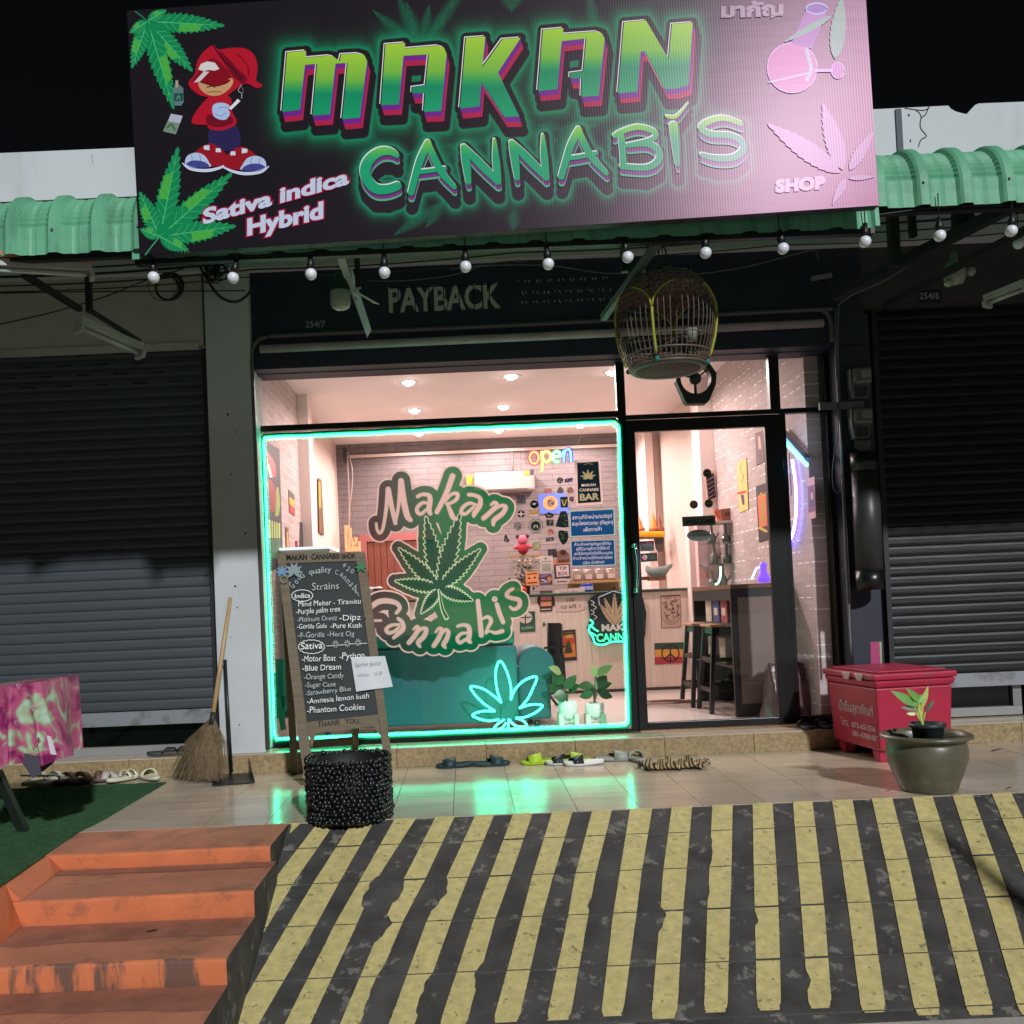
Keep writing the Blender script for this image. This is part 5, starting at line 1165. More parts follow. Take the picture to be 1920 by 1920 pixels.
awning('curved green ribbed metal awning left of the big banner sign', -6.2, xA, 0, PY(193, 400, -1.9).x - .6 + .0)
awning('curved green ribbed metal awning right of the big banner sign', xB, 6.4, .05, PY(1710, 320, -1.9).x)
awning('curved green metal awning hidden behind the big banner sign', xA - .05, xB + .05, -.04, 0)
# ================================================================== UNDER THE AWNING
glob = mat('milk_white_bulb', (225, 230, 235), .25, spec=.6, coat=.3); sock = mat('black_bulb_socket', (16, 17, 18), .45)
bulbs = [(288, 520), (437, 521), (583, 514), (721, 511), (873, 500), (1028, 495), (1177, 482), (1323, 474), (1468, 466), (1622, 453), (1762, 442), (1896, 433)]
YBU = -2.0
bl_names = ['under the left corner of the banner beside the cable loop', 'right of the cable loop above the white column', 'left of the milky bulkhead lamp', 'left of the PAYBACK lettering', 'above the K of the PAYBACK lettering', 'above the worn stencil letters', 'beside the top of the bird cage strut',
            'above the bird cage right shoulder', 'right of the bird cage', 'under the right corner of the banner', 'under the right awning above the 254/6 plate', 'at the right edge of the photo']
for i, (u, v) in enumerate(bulbs):
    p = PY(u, v, YBU); lean = [0, .02, 0, 0, 0, -.005, -.018, 0, -.012, .004, 0, .01][i]; r = .0275
    t = thing('festoon_bulb', 'unlit round white bulb hanging ' + bl_names[i], 'light bulb', tuple(p - Vector((0, 0, r))), 'round bulbs on the string under the banner')
    a = p + Vector((lean * .3, 0, r * .8)); b = p + Vector((lean, 0, .085)); c = p + Vector((lean * 1.2 if lean else .002, .0, .20))
    MB().tube([c, b], .0028, 6).build('cord', m_cable, t)
    MB().tube([a, a + (b - a) * .45, a + (b - a) * .6, b], [.018, .018, .013, .011], 12).build('socket', sock, t)
    MB().ball(p, r, 16, 10).build('globe', glob, t)
p = PY(1910, 457, -1.2); t = thing('festoon_bulb', 'second dim white bulb behind the one at the right edge', 'light bulb', tuple(p), 'round bulbs on the string under the banner')
MB().ball(p, .03, 14, 8).build('globe', glob, t); MB().tube([p + Vector((0, 0, .024)), p + Vector((0, 0, .08))], .016, 10).build('socket', sock, t); MB().tube([p + Vector((0, 0, .08)), p + Vector((0, 0, .3))], .003, 6).build('cord', m_cable, t)
fp = [PY(120, 478, -1.97)] + [PY(u, v - 62 + (14 if k % 2 else 8), -1.97) for k, (u, v) in enumerate(bulbs)]
tag(MB().tube([Vector(x) for x in smooth([tuple(x) for x in fp], 4)], .004, 6).build('festoon_cable', m_cable), 'black cable the round bulbs hang from, behind the banner foot', 'cable')
cabs = [((-20, 505), (1960, 372), .004, 'topmost'), ((-20, 522), (1960, 392), .006, 'second'), ((-20, 534), (1960, 408), .008, 'thick third'), ((-20, 551), (1960, 424), .005, 'fourth'), ((-20, 562), (1960, 444), .004, 'lowest straight')]
for (a, b, r, nm) in cabs:
    P = []
    for k in range(25):
        t_ = k / 24; P.append(PY(a[0] + (b[0] - a[0]) * t_, a[1] + (b[1] - a[1]) * t_ + 6 * math.sin(math.pi * ((t_ * 4) % 1)) - 14, -.22))
    tag(MB().tube(P, r, 6).build('overhead_cable', m_cable), nm + ' of the black cables strung along the wall under the awnings', 'cable', 'black cables strung along the wall')
def wire(label, pts, Y, r, m=m_cable, name='loose_wire', Y2=None):
    n = len(pts); P = [PY(u, v, Y + ((Y2 if Y2 is not None else Y) - Y) * i / (n - 1)) for i, (u, v) in enumerate(smooth(pts, 5))] if False else []
    sm = smooth(pts, 5); N = len(sm)
    P = [PY(u, v, Y + ((Y2 if Y2 is not None else Y) - Y) * i / (N - 1)) for i, (u, v) in enumerate(sm)]
    return tag(MB().tube(P, r, 6).build(name, m), label, 'wire')
wire('sagging black wire crossing the grey wall at the far left', [(-10, 610), (100, 585), (200, 555), (275, 525), (330, 508), (375, 492)], -.3, .004)
wire('straight black wire along the grey wall below the cable loop', [(-10, 550), (150, 547), (300, 546), (460, 545)], -.1, .004)
def ringpts(c, r, n=22, e=1): return [(c[0] + r * math.cos(2 * math.pi * k / n), c[1] + e * r * math.sin(2 * math.pi * k / n)) for k in range(n)]
cl = thing('cable_coil', 'round coil of black cable hanging on the grey wall beside the first bulb', 'cable coil', tuple(PY(316, 563, -.25)))
for k, (c, r) in enumerate([((316, 538), 24), ((318, 537), 26), ((314, 540), 22), ((305, 537), 27)]): MB().tube([PY(u, v, -.25 + .01 * k) for u, v in ringpts(c, r)], .007 if k < 3 else .0025, 6, closed=True).build('loop', m_cable, cl)
wire('drooping black cable loop hanging over the white column head', [(375, 500), (395, 535), (415, 558), (440, 566), (462, 555), (480, 530)], -.25, .009)
tg = thing('cable_tangle', 'tangle of black cable and connectors at the column head', 'cable coil', tuple(PY(405, 530, -.3)))
rt = random.Random(8)
for k in range(16):
    c = (402 + rt.uniform(-14, 16), 505 + rt.uniform(-14, 16)); MB().tube([PY(u, v, -.3 + rt.uniform(-.03, .03)) for u, v in ringpts(c, rt.uniform(6, 15), 14, rt.uniform(.5, 1.2))], .005, 5, closed=True).build('loop', m_cable, tg)
# struts and brackets
def strut(label, a, b, Ya, Yb, w, m=m_blksteel): tag(MB().bar(PY(*a, Ya), PY(*b, Yb), w).build('steel_strut', m), label, 'strut')
strut('upright black steel post under the left awning', (164, 470), (168, 586), -1.1, -1.1, .032)
strut('dark diagonal steel brace on the left above the tube lamp', (45, 515), (150, 580), -1.6, -1.15, .03)
strut('dark steel brace running along the back of the tube lamp', (165, 580), (262, 640), -1.15, -.75, .022)
strut('pale grey painted brace above the milky bulkhead lamp', (636, 468), (652, 515), -1.9, -1.2, .04, mat('grey_green_paint', (96, 110, 108), .5))
strut('grey diagonal steel brace left of the bird cage', (1256, 424), (1131, 596), -1.95, -1.05, .034, mat('grey_green_paint', (96, 110, 108), .5))
strut('black upright hanger left of the bird cage hook', (1168, 425), (1172, 510), -1.2, -1.2, .038)
strut('second black upright hanger left of the bird cage hook', (1217, 420), (1219, 475), -1.2, -1.2, .036)
strut('short black upright hanger behind the grey brace by the tube lamp', (668, 460), (672, 540), -1.2, -1.2, .03)
strut('black upright hanger under the right awning next to the banner', (1672, 388), (1678, 500), -1.2, -1.2, .05)
strut('long dark diagonal beam rising to the right edge', (1565, 556), (1925, 372), -.5, -1.9, .055)
strut('thin dark diagonal beam under the long one on the right', (1660, 572), (1925, 430), -.4, -1.7, .035)
strut('black upright hanger near the third bulb from the right', (1795, 385), (1797, 440), -1.2, -1.2, .05)
strut('slim black upright hanger near the right awning middle', (1816, 382), (1818, 432), -1.2, -1.2, .04)
strut('black upright hanger between the right bulbs', (1708, 388), (1712, 445), -1.2, -1.2, .034)
wire('pale grey conduit climbing diagonally over the right pier', [(1572, 572), (1600, 552), (1660, 525), (1720, 488), (1760, 470)], -.1, .006, m_steel)
wire('thin pale wire across the fascia above the bird cage', [(845, 505), (900, 498), (1000, 497), (1050, 500), (1130, 512), (1200, 512), (1290, 515), (1400, 500), (1500, 474), (1528, 470), (1534, 490)], -.02, .0035, m_steel)
wire('thin wavy wire over the PAYBACK lettering', [(690, 527), (760, 526), (830, 519), (870, 510), (900, 500), (960, 496)], -.01, .003, m_steel)
# broken bracket below the pale brace
bk = thing('metal_bracket', 'bent light grey metal bracket hanging over the fascia left of the PAYBACK lettering', 'bracket', tuple(PY(690, 630, -.6)))
mg = mat('galvanised_steel', (150, 158, 154), .45, metal=.4, var=.1)
MB().prism([PY(643, 508, -1.0), PY(660, 502, -1.0), PY(668, 540, -.85), PY(696, 618, -.6), PY(688, 632, -.6), PY(664, 562, -.85)], (0, .012, 0)).build('arm', mg, bk)
MB().prism([PY(662, 545, -.9), PY(672, 548, -.9), PY(711, 570, -.8), PY(700, 568, -.8)], (0, .01, 0)).build('tab', mg, bk)
MB().tube([PY(666, 560, -.9), PY(666, 560, -.93)], .014, 10).build('bolt', mg, bk)
# lamps
milk = mat('milky_dirty_diffuser', (150, 156, 140), .35, var=.12, vs=5); 
def pos(u, v, Y, r): return PY(u, v, Y)
c0 = PY(638, 556, -1.0)
bh = thing('bulkhead_lamp', 'unlit jar shaped milky lamp on the fascia left of the lettering', 'lamp', tuple(c0 - Vector((0, 0, .07))))
MB().lathe([(.0, -.075), (.03, -.074), (.05, -.062), (.058, -.04), (.058, .01), (.054, .03)], c0, 20).build('jar', milk, bh)
MB().lathe([(.056, .028), (.058, .045), (.05, .07), (.03, .11), (.022, .14), (0, .142)], c0, 20).build('cap', mat('dark_green_cap', (34, 42, 38), .5), bh)
c1 = PY(1790, 512, -.9)
rl = thing('bulkhead_lamp', 'unlit milky lamp with two round sensor heads above the 254/6 plate', 'lamp', tuple(c1 - Vector((0, 0, .07))))
MB().lathe([(0, -.07), (.045, -.062), (.06, -.03), (.06, .03), (.045, .055), (.02, .065), (.018, .12), (0, .12)], c1, 18).build('body', milk, rl)
MB().ball(c1 + Vector((.085, -.02, .0)), .026, 12, 8).build('sensor_head', milk, rl); MB().ball(c1 + Vector((-.05, -.02, -.062)), .024, 12, 8).build('sensor_head', milk, rl)
def batten(label, a, b, Ya, Yb, w, m, extra=None):
    pa_, pb = PY(*a, Ya), PY(*b, Yb); t = thing('tube_lamp', label, 'lamp', tuple(min(pa_, pb, key=lambda p: p.z)))
    d = (pb - pa_); MB().bar(pa_, pb, w, w * .45).build('housing', m, t)
    off = Vector((0, -.0, -w * .42)); MB().tube([pa_ + d * .04 + off, pb - d * .04 + off], w * .17, 10).build('tube', mat('unlit_tube', (170, 176, 168), .25), t)
    for s_ in (pa_, pb): MB().bar(s_ + off * 1.2 - d.normalized() * .008, s_ + off * 1.2 + d.normalized() * .012, w, w * .5).build('end_cap', m, t)
    return t
mwh = mat('dusty_white_steel', (170, 174, 168), .5, var=.12)
batten('unlit white tube lamp slanting down over the left grey wall', (148, 602), (262, 652), -1.05, -.75, .085, mwh)
t = batten('unlit tube lamp under the orange board at the far left', (-60, 492), (171, 504), -2.0, -1.75, .07, mwh)
MB().bar(PY(-60, 478, -2.0), PY(169, 494, -1.75), .12, .02).build('backboard', mat('rust_orange_board', (176, 112, 82), .8, var=.2), t)
batten('unlit tube lamp at the right edge under the long beam', (1850, 560), (1925, 530), -1.0, -1.2, .07, mwh)
def plate(a, txt, u0, v0, u1, v1):
    a.text(txt, (u0 + 2, v1 - 7), (u1 - 3, v1 - 8), 12.5, (150, 154, 156), grow=.25)
slab('number_plate', 'dark house number plate reading 254/7 on the fascia', 'number plate', [(571, 597), (613, 595), (614, 620), (572, 622)], .07, .006, (22, 30, 40), lambda a: plate(a, '254/7', 571, 597, 613, 621), pm=PAPER)
slab('number_plate', 'dark house number plate reading 254/6 over the right shutter', 'number plate', [(1722, 546), (1764, 543), (1765, 566), (1723, 569)], .09, .006, (14, 16, 26), lambda a: plate(a, '254/6', 1722, 546, 1764, 568), pm=PAPER)
jb = thing('junction_box', 'small grey junction box with a thin bent wire at the right end of the fascia', 'junction box', tuple(PY(1541, 522, .04)))
MB().bar(PY(1521, 523, .05), PY(1559, 516, .05), .02, .03).build('box', mat('grey_plastic', (120, 122, 120), .5), jb)
MB().tube([PY(u, v, .05) for u, v in smooth([(1545, 525), (1555, 545), (1575, 552), (1600, 558), (1610, 566)], 4)], .004, 6).build('lead', m_cable, jb)

# ================================================================== BIRD CAGE
YC = -1.5; cc = PY(1252, 690, YC); cx, cy = cc.x, YC; z0 = cc.z
cg = thing('bird_cage', 'domed bamboo bird cage with patterned cloth cover hanging over the door', 'bird cage', (cx, cy, z0))
prof = [(.212, .0), (.238, .055), (.262, .13), (.278, .22), (.276, .30), (.252, .38), (.20, .445), (.12, .485), (.03, .50)]
def prr(z):
    for (r0, a), (r1, b) in zip(prof[:-1], prof[1:]):
        if a <= z <= b: return r0 + (r1 - r0) * (z - a) / (b - a)
    return prof[-1][0]
SX = .90
bam = mat('grey_brown_bamboo', (96, 82, 68), .5, var=.15); sp_ = smooth([(r, z) for r, z in prof], 3)
nb_ = 52
tilt = lambda x, y, z: (x + .0 , y, z + (x - cx) * -.02)
for k in range(nb_):
    a = 2 * math.pi * k / nb_
    MB().tube([(cx + r * SX * math.cos(a), cy + r * SX * math.sin(a), z0 + z) for r, z in sp_], .0024, 4).build('bar', bam, cg)
for z, w in ((.0, .008), (.015, .004), (.06, .005), (.13, .0025), (.33, .0025), (.36, .0025), (.40, .0025)):
    r = prr(z) * SX + .001; MB().tube([(cx + r * math.cos(2 * math.pi * k / 40), cy + r * math.sin(2 * math.pi * k / 40), z0 + z) for k in range(40)], w, 6, closed=True).build('hoop', bam, cg)
MB().lathe([(0, -.012), (.19, -.012), (.20, -.006), (.20, .004), (0, .006)], (cx, cy, z0), 40, sx=SX, sy=SX).build('tray', mat('mottled_brown_tray', (86, 62, 62), .75, var=.35, vs=30), cg)
MB().lathe([(.185, -.013), (.205, -.016), (.215, -.006), (.212, .004)], (cx, cy, z0), 40, sx=SX * 1.0, sy=SX).build('tray_rim', mat('grey_green_rim', (96, 112, 104), .45), cg)
# cloth cover with scalloped arches between four points
angs = [R(-117), R(-22), R(68), R(160)]
def zlow(a):
    best = min(abs((a - q_ + math.pi) % (2 * math.pi) - math.pi) for q_ in angs)
    t_ = min(1, best / R(45)); return .25 + .235 * (1 - (1 - t_) ** 2.2) ** .5 * .60 if t_ > 0 else .25
cloth = bpy.data.materials.new('batik_cloth'); cloth.use_nodes = True; n = cloth.node_tree.nodes; L = cloth.node_tree.links
vo = n.new('ShaderNodeTexVoronoi'); vo.inputs['Scale'].default_value = 55; tc = n.new('ShaderNodeTexCoord'); L.new(tc.outputs['Object'], vo.inputs[0])
rp = n.new('ShaderNodeValToRGB'); rp.color_ramp.elements[0].color = (*lin((70, 40, 56)), 1); rp.color_ramp.elements[1].color = (*lin((160, 66, 104)), 1); rp.color_ramp.elements[0].position = .2
e = rp.color_ramp.elements.new(.62); e.color = (*lin((130, 108, 100)), 1); L.new(vo.outputs[0], rp.inputs[0]); L.new(rp.outputs[0], n['Principled BSDF'].inputs['Base Color']); n['Principled BSDF'].inputs['Roughness'].default_value = .85
def cov(i, j):
    a = 2 * math.pi * i; zl_ = zlow(a); z = zl_ + (.503 - zl_) * j; r = (prr(min(z, .4999)) + .006 + .003 * math.sin(a * 16)) * SX
    return (cx + r * math.cos(a), cy + r * math.sin(a), z0 + z)
MB().sheet(cov, 120, 14).build('cover', cloth, cg)
yl = mat('yellow_green_ribbon', (150, 154, 52), .55)
for q_ in angs:
    m = MB()
    for s_ in (1, -1):
        P = []
        for k in range(14):
            a = q_ + s_ * R(26) * k / 13; z = zlow(a); r = (prr(z) + .010) * SX; P.append((cx + r * math.cos(a), cy + r * math.sin(a), z0 + z))
        m.tube(P, .0055, 6)
    P = [(cx + (prr(z) + .009) * SX * math.cos(q_), cy + (prr(z) + .009) * SX * math.sin(q_), z0 + z) for z in np.linspace(.25, .03, 10)]
    m.tube(P, .0075, 6); m.build('ribbon', yl, cg)
    r = prr(.01) * SX + .008; MB().ball((cx + r * math.cos(q_), cy + r * math.sin(q_), z0 + .005), .014, 8, 6).build('tassel', mat('teal_tassel', (20, 120, 116), .6), cg)
MB().tube([(cx, cy, z0 + .50), (cx, cy, z0 + .53), (cx, cy, z0 + .545)], [.03, .045, .02], 14).build('finial', mat('dark_turned_wood', (46, 34, 26), .3, coat=.5), cg)
MB().tube([(cx, cy, z0 + .54)] + [(cx + .02 * math.sin(a), cy, z0 + .60 - .035 * math.cos(a)) for a in np.linspace(0, 5.2, 10)], .004, 6).build('hook', m_cable, cg)
MB().tube([(cx, cy, z0 + .6), (cx, cy, z0 + .86)], .003, 6).build('hanging_wire', m_cable, cg)
MB().bar((cx - .2, cy + .05, z0 + .16), (cx + .2, cy - .02, z0 + .17), .014).build('perch', bam, cg)
MB().tube([(cx + .11, cy - .08, z0 + .115), (cx + .11, cy - .08, z0 + .175)], [.026, .034], 12).build('feeder_cup', mat('grey_white_cup', (120, 124, 116), .4), cg)
MB().tube([(cx - .1, cy, z0 + .05), (cx + .04, cy, z0 + .15), (cx + .13, cy, z0 + .04)], .012, 6).build('perch', mat('dark_branch', (46, 38, 34), .8), cg)

# dark hexagonal fan speaker below the cage
YH = -.3
hx_ = thing('hexagonal_wall_fan', 'dark hexagonal ring shaped fan hanging behind the bird cage tray', 'fan', tuple(PY(1305, 757, YH)))
H6 = [(1267, 712), (1278, 684), (1330, 680), (1344, 700), (1342, 722), (1328, 756), (1287, 757)]
fm = MB(); outer = [PY(u, v, YH) for u, v in H6]; ce = PY(1305, 712, YH)
N_ = 42; vs = []
for k in range(N_):
    a = 2 * math.pi * k / N_; dx, dz = math.cos(a), math.sin(a); best = 1e9
    for i in range(7):
        p_, q2 = outer[i - 1] - ce, outer[i] - ce; ex, ez = q2.x - p_.x, q2.z - p_.z; den = dx * ez - dz * ex
        if abs(den) > 1e-9:
            tt = (p_.x * ez - p_.z * ex) / den; ss = (p_.x * dz - p_.z * dx) / den
            if tt > 0 and -.001 <= ss <= 1.001: best = min(best, tt)
    ri = .098; vs += [(ce.x + dx * best, YH, ce.z + dz * best), (ce.x + dx * ri, YH, ce.z + dz * ri + .008), (ce.x + dx * best, YH + .07, ce.z + dz * best), (ce.x + dx * ri, YH + .07, ce.z + dz * ri + .008)]
fs = []
for k in range(N_):
    a, b = 4 * k, 4 * ((k + 1) % N_); fs += [(a, b, b + 1, a + 1), (a + 2, a + 3, b + 3, b + 2), (a, a + 2, b + 2, b), (a + 1, b + 1, b + 3, a + 3)]
fm.add(vs, fs).build('housing', mat('charcoal_plastic', (44, 46, 48), .5), hx_)
MB().ball((ce.x, YH + .02, ce.z + .012), .04, 14, 8).build('hub', mat('charcoal_plastic', (44, 46, 48), .5), hx_)
for a in (R(35), R(155), R(270)): MB().bar((ce.x, YH + .03, ce.z + .01), (ce.x + .1 * math.cos(a), YH + .03, ce.z + .01 + .1 * math.sin(a)), .018, .01).build('spoke', mat('charcoal_plastic', (44, 46, 48), .5), hx_)
MB().tube([(ce.x, YH + .04, ce.z + .13), (ce.x, YH + .04, ce.z + .75)], .008, 8).build('hanging_rod', m_cable, hx_)

# ================================================================== METERS AND CONDUITS ON THE PIER
gl_d = mat('meter_glass', (96, 100, 96), .12, coat=.6); gl_b = mat('meter_body', (84, 88, 84), .5, var=.1)
for k, (v0, lb) in enumerate([(690, 'upper electricity meter on the dark pier'), (765, 'lower electricity meter on the dark pier')]):
    u0 = 1594 + k * 2; Ym = .02
    A = PY(u0, v0, Ym); B = PY(u0 + 40, v0 + 56, Ym); t = thing('electricity_meter', lb, 'meter', (A.x / 2 + B.x / 2, Ym, B.z))
    zm = A.z + (B.z - A.z) * .58
    MB().prism([(A.x, Ym, A.z), (B.x, Ym, A.z), (B.x, Ym, zm), (B.x - .015, Ym, B.z), (A.x + .015, Ym, B.z), (A.x, Ym, zm)], (0, .078, 0)).build('case', gl_b, t, bevel=.006)
    MB().box(A.x + .008, B.x - .008, Ym - .05, Ym - .001, zm + .008, A.z - .008).build('cover', gl_d, t, bevel=.012)
    MB().box(A.x + .05, B.x - .018, Ym - .052, Ym - .0505, zm + .04, A.z - .03).build('dial_plate', mat('dial_grey', (124, 126, 120), .6), t)
    MB().box(A.x + .03, B.x - .03, Ym - .01, Ym - .001, B.z + .012, zm - .012).build('terminal_cover', mat('terminal_dark', (40, 42, 42), .5), t)
tag(MB().box(PY(1541, 752, .0).x, PY(1624, 752, .0).x, .04, .06, PY(1580, 764, 0).z, PY(1580, 751, 0).z).build('meter_bracket', mat('grey_plate', (96, 98, 98), .5)), 'grey metal plate between the two electricity meters', 'bracket')
at = thing('acrylic_tube', 'tall clear acrylic cylinder with dark end caps fixed on the pier under the meters', 'tube', tuple(PY(1625, 1106, -.02)))
A = PY(1620, 850, -.02); B = PY(1632, 1106, -.02)
def axis(t): return (A.x + (B.x - A.x) * t, -.02, A.z + (B.z - A.z) * t)
MB().tube([axis(.13), axis(.86)], .088, 24).build('cylinder', mat('smoky_clear_acrylic', (52, 52, 54), .42, spec=.4), at)
MB().tube([axis(0), axis(.13)], .091, 24).build('cap', m_frame, at); MB().tube([axis(.86), axis(1)], .091, 24).build('cap', m_frame, at)
tag(MB().prism([PY(1604, 826, .06), PY(1634, 826, .06), PY(1630, 842, .06), PY(1615, 845, .06), PY(1603, 838, .06)], (0, .02, 0)).build('meter_seal', mat('grey_plate', (96, 98, 98), .5)), 'small grey cover plate between the lower meter and the acrylic tube', 'cover')
wire('thin grey conduit running down the right edge of the shop front', [(1572, 574), (1570, 650), (1574, 760), (1580, 900), (1587, 1050), (1596, 1230)], .07, .009, m_steel)
wire('second thin grey conduit beside the first down the shop front', [(1566, 575), (1568, 700), (1578, 830), (1582, 905)], .06, .006, m_steel)
wire('hanging black cord loop with a switch left of the acrylic tube', [(1570, 700), (1572, 800), (1562, 870), (1563, 915), (1572, 924), (1580, 905), (1577, 890)], .03, .004, mat('grey_cord', (70, 72, 72), .5))
wire('thin cable running along the right shutter top', [(1600, 560), (1650, 552), (1672, 640), (1668, 790), (1640, 830)], .04, .003)
# ================================================================== A-FRAME CHALK BOARD
wood = mat('weathered_pine', (108, 96, 76), .7, var=.18, vs=10, stretch=(1, 1, 6), bump=.15)
TLb = PY(519, 1037, -.32); BLb = PY(590, 1452, -.62); TRb = PY(683, 1035, -.32)
nb2 = (TRb - TLb).cross(BLb - TLb).normalized()
if nb2.y > 0: nb2 = -nb2
bf = hit(TLb, nb2)
cbd = thing('chalk_board', 'leaning wooden A-frame chalkboard menu headed MAKAN CANNABIS SHOP', 'menu board', (bf(640, 1400).x, -.45, 0))
def plank(name, pts, th=.022, m=wood, dep=0): return MB().prism([bf(u, v) - nb2 * dep for u, v in pts], -nb2 * th).build(name, m, cbd)
def down(u, v):  # follow the board's plane to the floor
    return (u, v)
plank('top_rail', [(519, 1037), (683, 1035), (685, 1051), (536, 1056)])
plank('bottom_rail', [(574, 1354), (710, 1340), (713, 1360), (578, 1377)])
plank('side_rail', [(519, 1038), (536.5, 1056.5), (578, 1377), (588, 1452), (570, 1455), (558, 1378)])
plank('side_rail', [(684, 1035.5), (735, 1425), (720, 1428), (709, 1340), (668.5, 1052)])
plank('slate', [(534, 1050), (672, 1048), (712, 1345), (572, 1358)], .006, mat('chalkboard_black', (24, 32, 34), .6, var=.1, vs=12, dirt=.25, dcol=(48, 56, 56), ds=8), .008)
plank('corner_block', [(713, 1360), (700, 1361), (716, 1385)], .02); plank('corner_block', [(579, 1377), (592, 1376), (584, 1402)], .02)
back = Vector((0, .62, 0))
pT, pT2 = bf(530, 1060), bf(676, 1058)
for (pa2, pb2) in ((pT, PZ(553, 1452, 0.0)), (pT2, PZ(664, 1440, 0.0))):
    MB().bar(pa2 - nb2 * .03, pb2, .045, .022).build('back_leg', wood, cbd)
MB().bar(PY(556, 1398, -.12), PY(663, 1388, -.12), .05, .02, (0, 1, 0)).build('back_rail', wood, cbd)
Z9 = lambda a, b: (500 + a / 5.0536, 1020 + b / 5.0536)
ca_ = Art(bf, nb2, dz=.00015); ca_.k = 4
ch = (236, 240, 234); ch2 = (184, 196, 194)
def tx(t, x0, y0, x1, y1, h, c=ch, g=-.12, sh=.08): ca_.text(t, Z9(x0, y0), Z9(x1, y1), h * 1.06 / 5.0536, c, grow=g + (.08 if g < 0 else 0), shear=sh, wob=.2)
bk_ = (20, 22, 22)
tx('MAKAN', 190, 155, 380, 150, 50, bk_, .5, 0); tx('CANNABIS', 425, 148, 690, 138, 48, bk_, .4, 0); tx('SHOP.', 712, 140, 845, 138, 46, bk_, .4, 0); tx('THANK', 485, 1735, 700, 1712, 50, bk_, .1, 0); tx('YOU.', 745, 1708, 885, 1698, 50, bk_, .1, 0)
def curvetx(word, pts, h, c):
    for ch_, (x, y, a) in zip(word, pts):
        w = h * .62; ca_.text(ch_, Z9(x, y), Z9(x + w * math.cos(R(a)), y + w * math.sin(R(a))), h / 5.05, c, grow=-.1, lean=-math.tan(R(a)) if abs(a) < 60 else 0)
curvetx('Good', [(250, 425, -45), (285, 385, -40), (312, 345, -45), (345, 330, -50)], 50, ch2); curvetx('Cannabis', [(645, 285, 15), (690, 300, 30), (715, 330, 40), (745, 360, 45), (775, 390, 48), (805, 425, 50), (838, 455, 60), (860, 480, 60)], 46, ch2); curvetx('420', [(712, 215, 30), (750, 250, 30), (790, 275, 25)], 44, ch2)
tx('quality', 400, 290, 612, 265, 56, ch2); tx('Strains', 428, 440, 685, 425, 66, (180, 190, 186))
for (x, y, w, h, word) in ((338, 490, 95, 52, 'Indica'), (425, 975, 118, 62, 'Sativa')):
    P = []
    for k in range(80):
        a = 2 * math.pi * k / 80; rr_ = 1 + .07 * abs(math.sin(a * 8)); P.append(Z9(x + w * rr_ * math.cos(a), y + h * rr_ * math.sin(a)))
    ca_.stroke(P + [P[0]], 1.2, ch, sm=0)
tx('Indica', 268, 515, 412, 510, 44, ch, .12); tx('Sativa', 325, 1000, 530, 990, 62, ch, .1)
tx('Mind Melter - Tiramisu', 300, 595, 890, 565, 48); tx('-Purple palm tree', 278, 668, 698, 640, 50); tx('-Platinum Oreoz', 290, 740, 668, 722, 46, ch2); tx('-Dipz', 690, 728, 890, 720, 56)
tx('-Gorilla Gule', 288, 805, 570, 797, 46); tx('-Pure Kush', 605, 800, 900, 795, 48); tx('-F-Gorilla', 298, 890, 548, 882, 50, ch2); tx('-Herz Og', 575, 880, 830, 872, 48, ch2)
ca_.stroke([Z9(570, 967), Z9(630, 965)], 1, ch); ca_.stroke([Z9(685, 960), Z9(745, 955)], 1, ch); ca_.stroke([Z9(790, 950), Z9(850, 945)], 1, ch); ca_.stroke([Z9(890, 945), Z9(950, 942)], 1, ch)
for x, y in ((655, 950), (765, 945), (868, 935)):
    for k in range(9): a = 2 * math.pi * k / 9; ca_.stroke([Z9(x + 12 * math.cos(a), y + 12 * math.sin(a)), Z9(x + 30 * math.cos(a), y + 34 * math.sin(a))], .7, ch, sm=0)
tx('-Motor Boat', 335, 1118, 655, 1108, 58); tx('-Python', 690, 1095, 930, 1082, 58); tx('-Blue Dream', 340, 1208, 705, 1190, 58); tx('-Orange Candy', 355, 1288, 732, 1270, 50, ch2); tx('-Sugar Cane', 365, 1362, 655, 1352, 46, ch2)
tx('-Strawberry Blue', 370, 1440, 800, 1392, 46, ch2); tx('-Amnesia lemon kush', 385, 1518, 970, 1462, 50); tx('-Phantom Cookies', 385, 1606, 930, 1570, 56)
def bloom(c, r, col, n=7, w=14):
    for k in range(n): a = -math.pi / 2 + (k - (n - 1) / 2) * (math.pi * 1.5 / (n - 1)); ca_.poly(leaflet(Z9(*c), Z9(c[0] + r * math.cos(a), c[1] + r * math.sin(a)), w / 5, 4, .1), col)
bloom((262, 262), 84, (138, 152, 156), 8, 34); bloom((150, 270), 62, (110, 148, 184), 7, 22); bloom((893, 225), 56, (74, 128, 92), 7, 22); ca_.ring(Z9(165, 340), 6, 6.5, 1.4, (150, 130, 110)); ca_.ring(Z9(165, 338), 7.4, 7, 1.2, (90, 130, 110))
ca_.disc(Z9(940, 705), 1.3, 1.3, (20, 20, 20))
ca_.build('chalk_writing', PAPER, cbd)
pa_f = lambda u, v: bf(u, v) + nb2 * .006
pp_ = thing('paper_note', 'white paper note about drinks taped on the right edge of the chalkboard', 'note', tuple(pa_f(700, 1296)))
nn = Art(pa_f, nb2, dz=.0002)
def shp(s, t): return (658 + (722 - 658) * s + (737 - 722) * t * s + 10 * t * (1 - s), 1233 + (1230 - 1233) * s + 64 * t + (-6) * s * t)
NNs = 10; P_ = [shp(i / NNs, j / NNs) for j in range(NNs + 1) for i in range(NNs + 1)]
